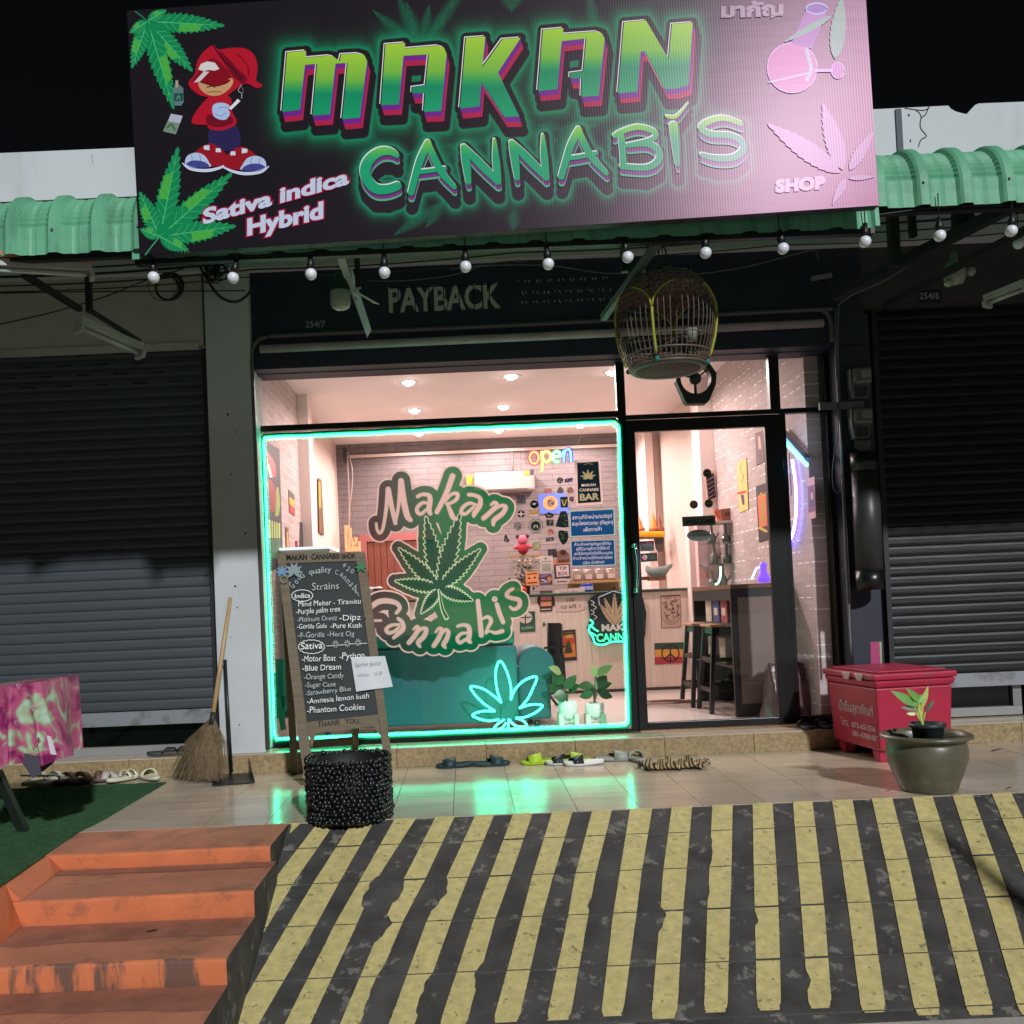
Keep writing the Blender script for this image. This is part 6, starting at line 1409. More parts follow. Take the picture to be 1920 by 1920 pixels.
MB().add([pa_f(*shp(i / NNs, j / NNs)) + nb2 * (.012 * (j / NNs) ** 2 * (i / NNs) + .004 * math.sin(i * .6)) for j in range(NNs + 1) for i in range(NNs + 1)],
         [(j * 11 + i, j * 11 + i + 1, (j + 1) * 11 + i + 1, (j + 1) * 11 + i) for j in range(NNs) for i in range(NNs)], True).build('sheet', mat('white_note_paper', (206, 210, 214), .85), pp_)
nn.k = 90
nn.text('Sprite Juice', (667, 1251), (715, 1246), 8, (120, 130, 140), grow=-.15, shear=.1); nn.text('Water   10 B', (672, 1270), (717, 1265), 6.5, (120, 128, 136), grow=-.15, shear=.1); nn.build('handwriting', PAPER, pp_)

# ================================================================== WOVEN BEADED BIN
bn = thing('beaded_bin', 'black bin of woven shiny plastic beads standing at the porch edge', 'bin', (PZ(650, 1545, 0).x, -1.43, 0))
bx_, by_ = PZ(650, 1545, 0).x, -1.43; RB = .212; HB = .315
blk = mat('glossy_black_plastic', (17, 24, 26), .32, spec=.6, var=.3, vs=20)
bod = MB()
for j in range(15):
    for k in range(50):
        a = 2 * math.pi * (k + .5 * (j % 2) + random.uniform(-.22, .22)) / 50; r_ = RB + random.uniform(-.006, .007); zz = .014 + j * (HB - .02) / 14 + random.uniform(-.005, .005) + .004 * math.sin(3 * a)
        bod.ball((bx_ + r_ * math.cos(a), by_ + r_ * math.sin(a), zz), random.uniform(.0105, .0155), 6, 4, sz=random.uniform(.7, 1.25))
tag(bod.build('beads', blk, bn), kind='stuff')
MB().lathe([(0, .004), (RB - .008, .004), (RB - .01, .16), (RB - .008, HB - .01), (RB - .016, HB - .012), (RB - .02, .16), (RB - .02, .012), (0, .012)], (bx_, by_, 0), 40).build('lining', mat('black_lining', (12, 16, 17), .6), bn)
# ================================================================== SLIPPERS
def outline(L, W, n=22):
    P = []
    for k in range(n):
        a = 2 * math.pi * k / n; x = math.cos(a); y = math.sin(a)
        w = W / 2 * (1 + .14 * x) * (1 - .16 * math.exp(-((x + .05) / .35) ** 2)); P.append((x * L / 2, math.copysign(abs(y) ** .8, y) * w))
    return P
_sl = {}
def slipper(label, u, v, z, ang, csole, cstrap, kind='slide', L=.265, W=.10, group=None):
    p = PZ(u, v, z)
    if z < .05: p.y = min(p.y, -.075)
    else: p.y = max(min(p.y, .16), .06)
    t = thing('slipper', label, 'slipper', (p.x, p.y, z), group, R(ang))
    ms = mat('foam_%d_%d_%d' % csole, csole, .6, var=.06); mt_ = mat('strap_%d_%d_%d' % cstrap, cstrap, .55, var=.06)
    O = outline(L, W); m = MB(); n = len(O)
    lev = [(.001, .94), (.008, 1.0), (.022, 1.0), (.026, .96), (.020, .82)]
    vs = [(x * s, y * s, h + .006 * max(0, -x / L * 2)) for h, s in lev for x, y in O]
    fs = [(j * n + k, j * n + (k + 1) % n, (j + 1) * n + (k + 1) % n, (j + 1) * n + k) for j in range(len(lev) - 1) for k in range(n)] + [list(range(n))[::-1], [4 * n + k for k in range(n)]]
    m.add(vs, fs, True).build('sole', ms, t, local=True)
    def band(x0, x1, h, w, th=.006, tw=0, nm='strap', mm=None):
        M = MB(); N = 14; vs = []
        for k in range(N + 1):
            a = math.pi * k / N
            for x, dd in ((x0, 0), (x1, 0), (x1, th), (x0, th)):
                f = 1 - .38 * (x > (x0 + x1) / 2); vs.append((x + tw * math.cos(a), math.cos(a) * (w / 2 + dd), .018 + math.sin(a) * (h + dd) * f))
        M.add(vs, [(4 * k + i, 4 * k + (i + 1) % 4, 4 * k + 4 + (i + 1) % 4, 4 * k + 4 + i) for k in range(N) for i in range(4)], True).build(nm, mm or mt_, t, local=True)
    if kind == 'slide': band(.0, .085, .048, W * .92)
    elif kind == 'cross': band(.01, .055, .045, W * .92, tw=.02); band(.03, .075, .043, W * .9, tw=-.022)
    elif kind == 'two': band(.05, .085, .042, W * .88); band(-.005, .03, .046, W * .92)
    elif kind == 'thong':
        for s_ in (1, -1): MB().tube([(.07, 0, .024), (.05, s_ * .018, .045), (.0, s_ * .042, .045), (-.03, s_ * .045, .02)], .006, 8).build('strap', mt_, t, local=True)
    elif kind == 'clog':
        M = MB()
        def f(i, j):
            a = math.pi * i; x = .125 - .125 * (1 - j); xx = .02 + .108 * j; w = W / 2 * (1 - .9 * j ** 3) * 1.0; h = .058 * (1 - j ** 2.2) + .004
            return (xx, math.cos(a) * w, .02 + math.sin(a) * h)
        M.sheet(f, 16, 8).build('upper', ms, t, local=True)
        MB().tube([(.02, .048, .045), (-.03, .05, .062), (-.10, .036, .074), (-.122, 0, .076), (-.10, -.036, .074), (-.03, -.05, .062), (.02, -.048, .045)], .006, 8).build('heel_strap', mt_, t, local=True)
    return t
GR = 'slippers left on the porch'
slipper('dark teal slide on the floor left of the other dark slide', 855, 1434, 0, 185, (24, 52, 56), (20, 46, 52), 'slide', group=GR)
slipper('dark teal slide nearest the kerb pointing right', 918, 1424, 0, 5, (28, 60, 62), (22, 52, 56), 'slide', group=GR)
slipper('lime green clog slipper on the left with a small black mark', 1008, 1420, 0, 188, (168, 200, 44), (168, 200, 44), 'slide', group=GR)
slipper('lime green slide behind the white and black sandals', 1062, 1417, 0, -4, (168, 200, 44), (168, 200, 44), 'slide', group=GR)
slipper('left white and black strappy sandal', 1060, 1433, 0, 170, (206, 208, 206), (30, 30, 34), 'cross', group=GR)
slipper('right white and black strappy sandal in front', 1095, 1434, 0, 184, (214, 216, 214), (28, 28, 32), 'cross', group=GR)
slipper('grey slide lying sideways along the kerb', 1145, 1419, 0, -3, (150, 152, 142), (150, 152, 142), 'slide', group=GR)
slipper('grey slide standing toe up beside the striped mat', 1195, 1427, 0, 100, (156, 158, 146), (150, 152, 142), 'slide', group=GR)
slipper('white strapped clog partly under the pink table cloth', 70, 1468, .008, 80, (196, 192, 178), (196, 192, 178), 'clog', group=GR)
slipper('white strapped clog at the left end of the row', 97, 1470, .008, 74, (200, 196, 182), (200, 196, 182), 'clog', group=GR)
slipper('left brown slide in the row by the kerb', 135, 1462, .008, 88, (92, 78, 62), (70, 58, 46), 'slide', group=GR)
slipper('right brown slide in the row by the kerb', 160, 1461, .008, 90, (96, 82, 66), (74, 62, 50), 'slide', group=GR)
slipper('brown sandal with a silver strap', 188, 1460, .008, 40, (104, 84, 72), (110, 86, 78), 'cross', group=GR)
slipper('brown and silver sandal overlapping its pair', 206, 1458, .008, 20, (104, 84, 72), (176, 170, 164), 'cross', group=GR)
slipper('cream two strap slide tilted in the row', 246, 1456, .008, 62, (206, 204, 180), (206, 204, 180), 'two', L=.29, group=GR)
slipper('cream slide nearest the broom', 284, 1459, .008, 128, (206, 204, 180), (206, 204, 180), 'slide', L=.28, group=GR)
slipper('dark grey flip flop on the left step', 313, 1416, ZK, 12, (58, 60, 54), (40, 42, 40), 'thong', group=GR)
slipper('dark patterned flip flop on the left step by the broom', 340, 1414, ZK, 20, (70, 62, 54), (44, 46, 44), 'thong', group=GR)
slipper('left black shoe on the threshold beside the glass door', 1512, 1366, ZK, 80, (16, 16, 18), (12, 12, 14), 'slide', group=GR)
slipper('right black shoe on the threshold beside the red box', 1545, 1364, ZK, 85, (16, 16, 18), (12, 12, 14), 'slide', group=GR)
slipper('black slipper on the floor under the corner of the red box', 1585, 1394, 0, 20, (14, 14, 16), (12, 12, 14), 'thong', group=GR)
# rolled striped mat
mp_ = PZ(1262, 1440, 0); rm = thing('striped_mat', 'crumpled yellow and purple striped mat folded beside the grey slides', 'mat', (mp_.x, mp_.y, 0))
sm_ = bpy.data.materials.new('striped_cloth'); sm_.use_nodes = True; n = sm_.node_tree.nodes; L = sm_.node_tree.links
tc = n.new('ShaderNodeTexCoord'); wv = n.new('ShaderNodeTexWave'); wv.inputs['Scale'].default_value = 7; wv.inputs['Distortion'].default_value = 1.5; mpp = n.new('ShaderNodeMapping'); mpp.inputs['Rotation'].default_value = (0, .5, .35)
L.new(tc.outputs['Object'], mpp.inputs[0]); L.new(mpp.outputs[0], wv.inputs[0]); cr = n.new('ShaderNodeValToRGB'); cr.color_ramp.interpolation = 'CONSTANT'
for i, (p_, c_) in enumerate([(0, (52, 36, 38)), (.18, (186, 158, 100)), (.42, (92, 52, 60)), (.60, (196, 172, 116)), (.84, (40, 32, 34))]):
    e = cr.color_ramp.elements[i] if i < 2 else cr.color_ramp.elements.new(p_); e.position = p_; e.color = (*lin(c_), 1)
L.new(wv.outputs['Fac'], cr.inputs[0]); L.new(cr.outputs[0], n['Principled BSDF'].inputs['Base Color']); n['Principled BSDF'].inputs['Roughness'].default_value = .9
rr_ = random.Random(3)
def mf(i, j):
    a = 2 * math.pi * j; x = (i - .5) * .40; h = .024 + .006 * math.sin(i * 19) + .005 * math.sin(i * 41 + 1); d = .10 + .008 * math.sin(i * 13 + 2)
    e_ = min(1, min(i, 1 - i) * 9 + .25); return (mp_.x + x, mp_.y + math.cos(a) * d * e_, max(.002, h + math.sin(a) * h * e_ * (1 + .12 * math.sin(i * 60))))
MB().sheet(mf, 60, 20).build('cloth', sm_, rm)
fm_ = MB()
for k in range(70):
    i = rr_.random(); a = rr_.choice([rr_.uniform(.2, 1.4), rr_.uniform(3.2, 5.5)]); x, y, z = mf(i, a / 6.283); fm_.bar((x, y, z), (x + rr_.uniform(-.02, .02), y - rr_.uniform(.0, .02), max(.002, z + rr_.uniform(-.012, .014))), .004)
for k in range(16): x = mp_.x + rr_.choice([-.2, .2]); fm_.bar((x, mp_.y + rr_.uniform(-.06, .06), rr_.uniform(.01, .05)), (x * 1.0 + rr_.uniform(.01, .03) * (1 if x > mp_.x else -1), mp_.y + rr_.uniform(-.07, .07), rr_.uniform(.003, .05)), .004)
tag(fm_.build('fringe', mat('black_fringe', (24, 22, 24), .9), rm), kind='stuff')

# ================================================================== BROOM, DUSTPAN
b0 = PY(432, 1120, -.02); b1 = PY(398, 1350, -.22); b2 = PZ(380, 1468, .0)
br = thing('straw_broom', 'long straw broom leaning on the white column', 'broom', (b2.x, b2.y, 0))
MB().tube([b0, b0 + (b1 - b0) * .5, b1], [.0125, .014, .015], 10).build('handle', mat('tan_bamboo', (178, 146, 104), .5, var=.12, vs=14), br)
MB().tube([b1 - (b1 - b0).normalized() * .05, b1 + (b1 - b0).normalized() * .03], [.017, .022], 10).build('binding', mat('dark_binding', (40, 34, 30), .6), br)
straw = mat('dry_brown_straw', (120, 102, 76), .85, var=.3, vs=40); rs_ = random.Random(6); bm_ = MB()
lo_, hi_ = PZ(328, 1462, .004), PZ(424, 1468, .004)
for k in range(620):
    t_ = rs_.random(); s0 = b1 + Vector((rs_.uniform(-.018, .018), rs_.uniform(-.012, .012), rs_.uniform(-.01, .01)))
    e_ = lo_ + (hi_ - lo_) * t_ + Vector((rs_.gauss(0, .018), rs_.uniform(-.06, .03), abs(rs_.gauss(0, .018)) + (.03 * (abs(t_ - .5) * 2) ** 3)))
    mid = s0 + (e_ - s0) * .45 + Vector(((t_ - .5) * .07, 0, .02)); bm_.tube([s0, mid, e_], [.0018, .0014, .0009], 3, caps=False)
tag(bm_.build('bristles', straw, br), kind='stuff')
dp = thing('dustpan', 'black long handled dustpan standing against the white column', 'dustpan', (PZ(450, 1462, 0).x, -.3, 0))
bp = mat('black_plastic', (26, 30, 32), .4)
h0 = PY(422, 1240, -.04); h1 = PY(434, 1448, -.10)
MB().tube([h0, h1], .011, 10).build('handle', bp, dp); MB().ball(h0, .014, 10, 6).build('handle_tip', bp, dp)
A, B, C_, D = PZ(400, 1474, .003), PZ(476, 1468, .003), PZ(466, 1449, .003), PZ(412, 1451, .003)
MB().prism([A, B, C_, D], (0, 0, .006)).build('pan', bp, dp)
MB().prism([C_, D, D + Vector((.01, .0, .11)), C_ + Vector((-.005, 0, .11))], (0, .008, 0)).build('back_wall', bp, dp)
MB().prism([B, C_, C_ + Vector((0, 0, .11)), B + Vector((0, 0, .02))], (.006, 0, 0)).build('side_wall', bp, dp); MB().prism([A, D, D + Vector((0, 0, .11)), A + Vector((0, 0, .02))], (-.006, 0, 0)).build('side_wall', bp, dp)

# ================================================================== RED ICE BOX
M0 = PZ(1645, 1434, 0); M0 = Vector((PX(1640, 1410, 2.47).x, -.62, 0))
ang = R(7); rx = Vector((math.cos(ang), math.sin(ang), 0)); ry = Vector((-math.sin(ang), math.cos(ang), 0)); WB, DB = .50, .58
rb_ = thing('red_ice_box', 'big faded red plastic ice box with white Thai lettering and phone numbers', 'ice box', tuple(M0))
redm = mat('faded_red_plastic', (168, 34, 62), .42, var=.1, vs=5, dirt=.6, dcol=(130, 60, 66), ds=6, dt=.56, dw=.06, spec=.5, bump=.15, bs=20)
def BP(a, b, z, o=0): return M0 + rx * a + ry * b + Vector((0, 0, z))
def blk_(a0, a1, b0_, b1_, z0_, z1_, t=0, nm='body', m=redm, bev=.012):
    P = [BP(a0 + t, b0_ + t, z0_), BP(a1 - t, b0_ + t, z0_), BP(a1 - t, b1_ - t, z0_), BP(a0 + t, b1_ - t, z0_), BP(a0, b0_, z1_), BP(a1, b0_, z1_), BP(a1, b1_, z1_), BP(a0, b1_, z1_)]
    return MB().add(P, [(0, 3, 2, 1), (4, 5, 6, 7), (0, 1, 5, 4), (1, 2, 6, 5), (2, 3, 7, 6), (3, 0, 4, 7)]).build(nm, m, rb_, bevel=bev)
blk_(0, WB, 0, DB, .075, .46, .018); blk_(-.018, WB + .018, -.018, DB + .018, .462, .505, .012, 'rim'); blk_(-.024, WB + .024, -.024, DB + .024, .508, .548, 0, 'lid'); blk_(.02, WB - .02, .02, DB - .02, .549, .562, -.0, 'lid_panel')
for a, b in ((.03, .05), (.03, DB - .13), (WB - .11, .05), (WB - .11, DB - .13)): blk_(a, a + .08, b, b + .08, 0, .074, .008, 'foot', bev=.004)
for b in (.09, .24): 
    MB().add([BP(-.027, b, .545), BP(-.027, b + .10, .545), BP(-.027, b + .08, .50), BP(-.027, b + .02, .50), BP(-.040, b + .02, .54), BP(-.040, b + .08, .54)], [(0, 1, 2, 3), (0, 4, 5, 1), (0, 3, 4), (1, 5, 2), (4, 3, 2, 5)]).build('latch', mat('pinkish_latch', (206, 170, 178), .4), rb_)
side_f = lambda a, b: BP(-.004 + .018 * (1 - (b - .075) / .385), a, b)     # left face: a runs along depth, b is height
class FArt(Art): pass
la = Art(lambda u, v: BP(.0135 * (1 - (v - .075) / .385) - .0, DB - u, v), -rx, dz=.0003); la.k = 6
def ltext(t, x0, y0, w, h, c=(196, 176, 180), g=0):
    vs, fs = textmesh(t, 0); mx0 = min(p[0] for p in vs); mw = max(p[0] for p in vs) - mx0; vs, fs = textmesh(t, g)
    la.raw([(x0 + (p[0] - mx0) * w / mw, y0 + p[1] * h / .73) for p in vs], fs, c)
ltext('น้ำดื่มสุภาภัณฑ์', .13, .285, .40, .062, g=.01); ltext('โทร.', .14, .19, .09, .045, g=.01); ltext('075-651536', .27, .19, .27, .034, g=.02); ltext('081-6708187', .27, .135, .28, .034, g=.02)
la.build('painted_lettering', PAPER, rb_)
# pink sticker on the wall above the box
slab('pink_sticker', 'pink purple strip sticker on the wall above the red box', 'sticker', [(1632, 1204), (1652, 1203), (1653, 1250), (1633, 1252)], .098, .002, (168, 60, 112), lambda a: a.poly([(1649, 1204), (1653, 1203), (1654, 1249), (1651, 1249)], (150, 170, 130)))

# ================================================================== POT
pc = PZ(1735, 1478, 0); px_, py_ = pc.x, -1.36
pt = thing('glazed_pot', 'large brown green glazed pot on the porch edge beside the red box', 'plant pot', (px_, py_, 0))
glz = mat('brown_green_glaze', (92, 88, 72), .36, var=.25, vs=7, dirt=.5, dcol=(126, 122, 106), ds=11, dt=.56, dw=.08, spec=.6)
MB().lathe([(0, .001), (.135, .001), (.142, .01), (.155, .05), (.178, .11), (.196, .165), (.200, .205), (.192, .245), (.186, .258), (.205, .268), (.226, .278), (.226, .290), (.21, .298), (.196, .296), (.184, .275), (.18, .23), (.19, .18), (.15, .06), (0, .05)], (px_, py_, 0), 48).build('pot', glz, pt)
MB().lathe([(0, .175), (.19, .175)], (px_, py_, 0), 30).build('soil', mat('dark_soil', (34, 24, 18), .95, var=.4, vs=40, bump=.8), pt)
ip = thing('nursery_pot', 'small dark plastic pot with a variegated seedling standing in the glazed pot', 'potted plant', (px_ - .015, py_ - .03, .18))
ix, iy = px_ - .012, py_ - .05
MB().lathe([(0, .2), (.062, .2), (.078, .335), (.088, .337), (.089, .356), (.078, .356), (.072, .33), (0, .325)], (ix, iy, 0), 28).build('pot', mat('dark_green_plastic', (44, 54, 54), .5), ip)
def leafmesh(base, tip, w, up, fold=.15, n=8, curl=.2):
    base = Vector(base); tip = Vector(tip); d = tip - base; L = d.length; d.normalize(); side = d.cross(Vector(up)).normalized(); nn_ = side.cross(d).normalized()
    vs = []; fs = []
    for i in range(n + 1):
        t_ = i / n; h = w / 2 * math.sin(math.pi * min(.999, t_ ** .8)) ** .85; c = base + d * (L * t_) - nn_ * (curl * L * t_ * t_)
        vs += [c - side * h + nn_ * (h * fold), c, c + side * h + nn_ * (h * fold)]
    for i in range(n): a = 3 * i; fs += [(a, a + 1, a + 4, a + 3), (a + 1, a + 2, a + 5, a + 4)]
    return vs, fs
def leaf(par, base, tip, w, m, up=(0, -.5, 1), nm='leaf', curl=.2): vs, fs = leafmesh(base, tip, w, up, curl=curl); return MB().add(vs, fs, True).build(nm, m, par)
lg = mat('fresh_green_leaf', (96, 150, 54), .4, var=.2, vs=14); lg2 = mat('pale_yellow_green_leaf', (176, 190, 96), .4, var=.2, vs=14); lgd = mat('dark_leaf', (42, 74, 34), .45, var=.2)
P3 = lambda u, v: PY(u, v, iy)
bs_ = P3(1730, 1360)
for (a, b, w, m) in [((1722, 1325), (1672, 1295), .05, lg), ((1730, 1320), (1700, 1290), .04, lg), ((1722, 1330), (1690, 1326), .03, lgd), ((1728, 1328), (1741, 1286), .028, lg2), ((1724, 1345), (1728, 1310), .03, lg2), ((1712, 1322), (1735, 1300), .032, lg), ((1735, 1335), (1752, 1312), .022, lgd), ((1718, 1338), (1700, 1338), .022, lg2)]:
    MB().tube([bs_, P3(*a)], .003, 5).build('stem', lg2, ip); leaf(ip, P3(*a), P3(*b), w, m, (0, -1, .3), curl=.05)
MB().tube([bs_ - Vector((0, 0, .05)), bs_, P3(1724, 1335)], [.008, .007, .005], 8).build('stem', lg2, ip)
# dry leaves on the floor
for i, (u, v, s_, a, lb) in enumerate([(1668, 1484, .045, 20, 'small curled dry leaf left of the glazed pot'), (1870, 1408, .09, 12, 'long dry leaf on the floor right of the glazed pot'), (1893, 1479, .05, 30, 'tiny dry leaf near the right porch edge'), (402, 1498, .03, 40, 'tiny dry leaf on the tiles below the broom')]):
    p = PZ(u, v, .003); d = Vector((math.cos(R(a)), math.sin(R(a)), 0)) * s_ / 2; vs, fs = leafmesh(p - d, p + d, s_ * .3, (0, 0, 1), .3, 6, -.1)
    tag(MB().add([v_ + Vector((0, 0, .004)) for v_ in vs], fs, True).build('dry_leaf', mat('dry_leaf_brown', (92, 62, 44), .8)), lb, 'leaf')
p = PZ(272, 1749, -.173) ; vs, fs = leafmesh(p, p + Vector((.06, -.01, .006)), .02, (0, 0, 1), .3, 6, -.1)
tag(MB().add([v_ + Vector((0, 0, .004)) for v_ in vs], fs, True).build('dry_leaf', mat('dry_leaf_brown', (92, 62, 44), .8)), 'dark dry leaf on the third orange step', 'leaf')

# ================================================================== PINK COVERED TABLE
TX, TY = PY(74, 1285, -1.35).x, -1.5; TZ = PY(60, 1280, -1.35).z
tb = thing('folding_table', 'dark legged table at the left edge under a pink patterned cloth', 'table', (TX - .5, -1.4, 0))
MB().box(TX - 1.2, TX - .01, -1.75, -1.25, TZ - .03, TZ - .004).build('table_top', m_blksteel, tb)
dl_ = mat('dark_green_painted_leg', (40, 44, 42), .5)
MB().bar(PY(-28, 1400, -1.72), PZ(45, 1558, 0.008), .05, .03).build('leg', dl_, tb); MB().bar(PY(-60, 1440, -1.3), PZ(-20, 1500, .008), .05, .03).build('leg', dl_, tb)
MB().bar(PY(-60, 1410, -1.72), PY(-20, 1418, -1.72), .03).build('rail', dl_, tb); MB().bar((TX - 1.1, -1.7, TZ - .05), (TX - 1.1, -1.6, .01), .05, .03).build('leg', dl_, tb)
clo = thing('table_cloth', 'shiny pink purple printed cloth draped over the table with a grey underside corner', 'tablecloth', (TX - .4, -1.5, TZ))
ft = lambda u, v: PY(u, v, -1.78)
pinkm = bpy.data.materials.new('pink_printed_satin'); pinkm.use_nodes = True; n = pinkm.node_tree.nodes; L = pinkm.node_tree.links; b_ = n['Principled BSDF']; b_.inputs['Roughness'].default_value = .3
tc = n.new('ShaderNodeTexCoord'); no = n.new('ShaderNodeTexNoise'); no.inputs['Scale'].default_value = 7; no.inputs['Detail'].default_value = 1; no.inputs['Distortion'].default_value = 1.5; L.new(tc.outputs['Object'], no.inputs[0])
cr = n.new('ShaderNodeValToRGB'); cr.color_ramp.interpolation = 'LINEAR'
for i, (p_, c_) in enumerate([(0, (40, 30, 40)), (.34, (128, 36, 92)), (.44, (170, 70, 112)), (.56, (176, 90, 124)), (.62, (150, 170, 130)), (.72, (170, 200, 180))]):
    e = cr.color_ramp.elements[i] if i < 2 else cr.color_ramp.elements.new(p_); e.position = p_; e.color = (*lin(c_), 1)
L.new(no.outputs[0], cr.inputs[0]); L.new(cr.outputs[0], b_.inputs['Base Color'])
def fc(i, j):
    u = -60 + 135 * i + 34 * j * i ** 2; v0 = 1292 - 14 * i; v1 = 1462 - 42 * i + (8 * math.sin(i * 9)); v = v0 + (v1 - v0) * j
    p = ft(u, v); p.y += .045 * math.sin(i * 19) * (.2 + .8 * j) + .02 * math.sin(i * 41) * j; return p
MB().sheet(fc, 48, 16).build('front_drape', pinkm, clo)
def tcf(i, j):
    f = fc(i, 0); return Vector((f.x, f.y + (j * .5), f.z + .002 * math.sin(i * 9)))
MB().sheet(tcf, 40, 6).build('top', pinkm, clo)
def sd(i, j):
    a = fc(1, j); return Vector((a.x + .0 + .03 * math.sin(i * 6) * j, a.y + .45 * i * (1 - .3 * j), a.z - .0))
MB().sheet(sd, 14, 12).build('side_drape', pinkm, clo)
MB().add([ft(108, 1415), ft(96, 1424), ft(46, 1412), ft(42, 1432), ft(62, 1460), ft(100, 1432)], [(0, 1, 5), (1, 2, 3, 4, 5)]).build('turned_corner', mat('grey_cloth_back', (70, 68, 80), .9), clo)
MB().add([ft(70, 1411) + Vector((0, -.01, 0)), ft(88, 1378) + Vector((0, -.01, 0)), ft(97, 1380) + Vector((0, -.01, 0)), ft(108, 1415) + Vector((0, -.01, 0))], [(0, 1, 2, 3)]).build('white_patch', mat('white_cloth', (200, 200, 206), .7), clo)
tw_ = Art(lambda u, v: ft(u, v) + Vector((0, -.05, 0)))
for (u, v) in ((40, 1282), (66, 1322), (36, 1350)): tw_.stroke([(u, v), (u + 4, v + 8), (u + 8, v - 1), (u, v)], 1, (210, 190, 210), sm=0)
tw_.text('ICE', (73, 1405), (85, 1385), 7, (150, 50, 80), grow=.3, lean=.5); tw_.build('print', PAPER, clo)
# utility pole beyond the right edge: its shadow falls on the ramp
tag(MB().tube([(2.72, -4.15, STREET), (3.05, -4.4, 1.0), (3.12, -4.45, 1.55)], [.06, .055, .02], 12).build('street_post', m_steel), 'leaning grey post beyond the right edge whose shadow falls on the ramp', 'post')
# ================================================================== INSIDE THE SHOP
def px_box(name, label, cat, u0, v0, u1, v1, Y, depth, m, bev=.004, group=None, nm='body'):
    """a box thing whose front face covers the given pixels at plane Y"""
    vm = (v0 + v1) / 2; um = (u0 + u1) / 2; x0, x1 = PY(u0, vm, Y).x, PY(u1, vm, Y).x; za, zb = PY(um, v1, Y).z, PY(um, v0, Y).z
    t = thing(name, label, cat, ((x0 + x1) / 2, Y + depth / 2, za), group); MB().box(x0, x1, Y, Y + depth, za, zb).build(nm, m, t, bevel=bev); return t, (x0, x1, za, zb)
aw_ = mat('ac_white', (150, 136, 130), .35)
YW = YB - .002
t, (x0, x1, za, zb) = px_box('air_conditioner', 'white wall air conditioner on the brick back wall', 'air conditioner', 888, 884, 1003, 921, YB - .24, .235, aw_, .03)
MB().box(x0 + .03, x1 - .1, YB - .25, YB - .236, za + .01, za + .03).build('louvre', mat('ac_dark_slot', (60, 54, 54), .5), t)
ea = Art(lambda u, v: PY(u, v, YB - .243)); ea.poly([(983, 882), (992, 881), (992, 892), (983, 892)], (222, 130, 60)); ea.poly([(994, 880), (1001, 880), (1001, 890), (994, 891)], (70, 60, 66)); ea.build('energy_label', PAPER, t)
px_box('green_box', 'small yellow green box on the wall left of the air conditioner', 'box', 875, 891, 887, 911, YB - .06, .055, mat('lime_plastic', (168, 172, 48), .5))
tag(MB().tube([PY(960, 842, YB - .02), PY(961, 881, YB - .02)], .008, 6).build('cable_conduit', aw_), 'thin cream conduit dropping to the air conditioner', 'conduit')
def flg(a): a.disc((1032, 943), 13.5, 13.2, (226, 140, 66), 26); a.disc((1033, 942), 7, 8, (64, 50, 60)); a.stroke([(1028, 936), (1038, 938), (1030, 944), (1038, 949)], 1.6, (150, 120, 110))
slab('blue_flag', 'blue cloth flag with an orange disc on the back wall', 'flag', [(1008, 927), (1060, 923), (1068, 962), (1013, 964)], YB - .01, .004, (78, 104, 190), flg)
# wooden door and frame in the back wall
wd = mat('red_brown_boards', (112, 58, 42), .5, var=.2, vs=9, stretch=(6, 1, .3))
bd = thing('wooden_door', 'red brown board door with a pinkish frame in the back wall', 'door', (PY(740, 1100, YB).x, YB - .06, ZK))
xa, xb = PY(690, 1060, YB - .05).x, PY(800, 1060, YB - .05).x; zt_ = PY(740, 1015, YB).z; nbd = 9
for k in range(nbd): MB().box(xa + (xb - xa) * k / nbd + .003, xa + (xb - xa) * (k + 1) / nbd - .003, YB - .05, YB - .02, ZK, zt_).build('plank', wd, bd)
fm_p = mat('dusty_rose_frame', (150, 88, 84), .6)
MB().box(xa - .1, xa - .004, YB - .08, YB - .003, ZK, zt_ + .1).build('frame', fm_p, bd); MB().box(xa - .004, xb + .1, YB - .08, YB - .003, zt_ + .004, zt_ + .1).build('frame', fm_p, bd)
# left wall posters (hung flat on the side wall)
WLf = lambda u, v: PX(u, v, XL + .006); NL = (1, 0, 0)
def wallp(label, pts, col, draw, fn=None, n=NL, frame=True, cat='poster'):
    slab(cat.replace(' ', '_'), label, cat, pts, 0, .008, col, draw, fn=fn or WLf, n=n)
def pb(a):
    a.stroke([(501, 848, 3), (508, 870, 14), (512, 890, 12)], 0, (186, 46, 44)); a.stroke([(503, 872, 5), (508, 893, 6)], 0, (216, 206, 200)); a.stroke([(505, 905, 12), (512, 930, 15), (510, 955, 10)], 0, (150, 40, 48)); a.stroke([(520, 915, 4), (521, 945, 8), (519, 965, 7)], 0, (130, 160, 70))
    for k in range(6): a.stroke([(501 + k * 4.4, 975 + k * 1.4, 3), (502 + k * 4.2, 1008, 3.4)], 0, (176, 196, 120)); a.stroke([(503 + k * 4.0, 1012, 4), (504 + k * 3.8, 1045, 5)], 0, (70, 120, 84))
wallp('tall dark banner poster with a red hooded figure at the left edge of the window', [(496, 826), (524, 842), (531, 1060), (500, 1075)], (56, 52, 58), pb)
wallp('green yellow and red striped flag poster on the left wall', [(541.5, 918), (552, 927), (553, 968), (543, 960)], (74, 76, 58), lambda a: (a.poly([(542, 931), (552, 939), (553, 953), (543, 945)], (216, 160, 60)), a.poly([(543, 945), (553, 953), (553, 968), (543, 960)], (170, 50, 52))))
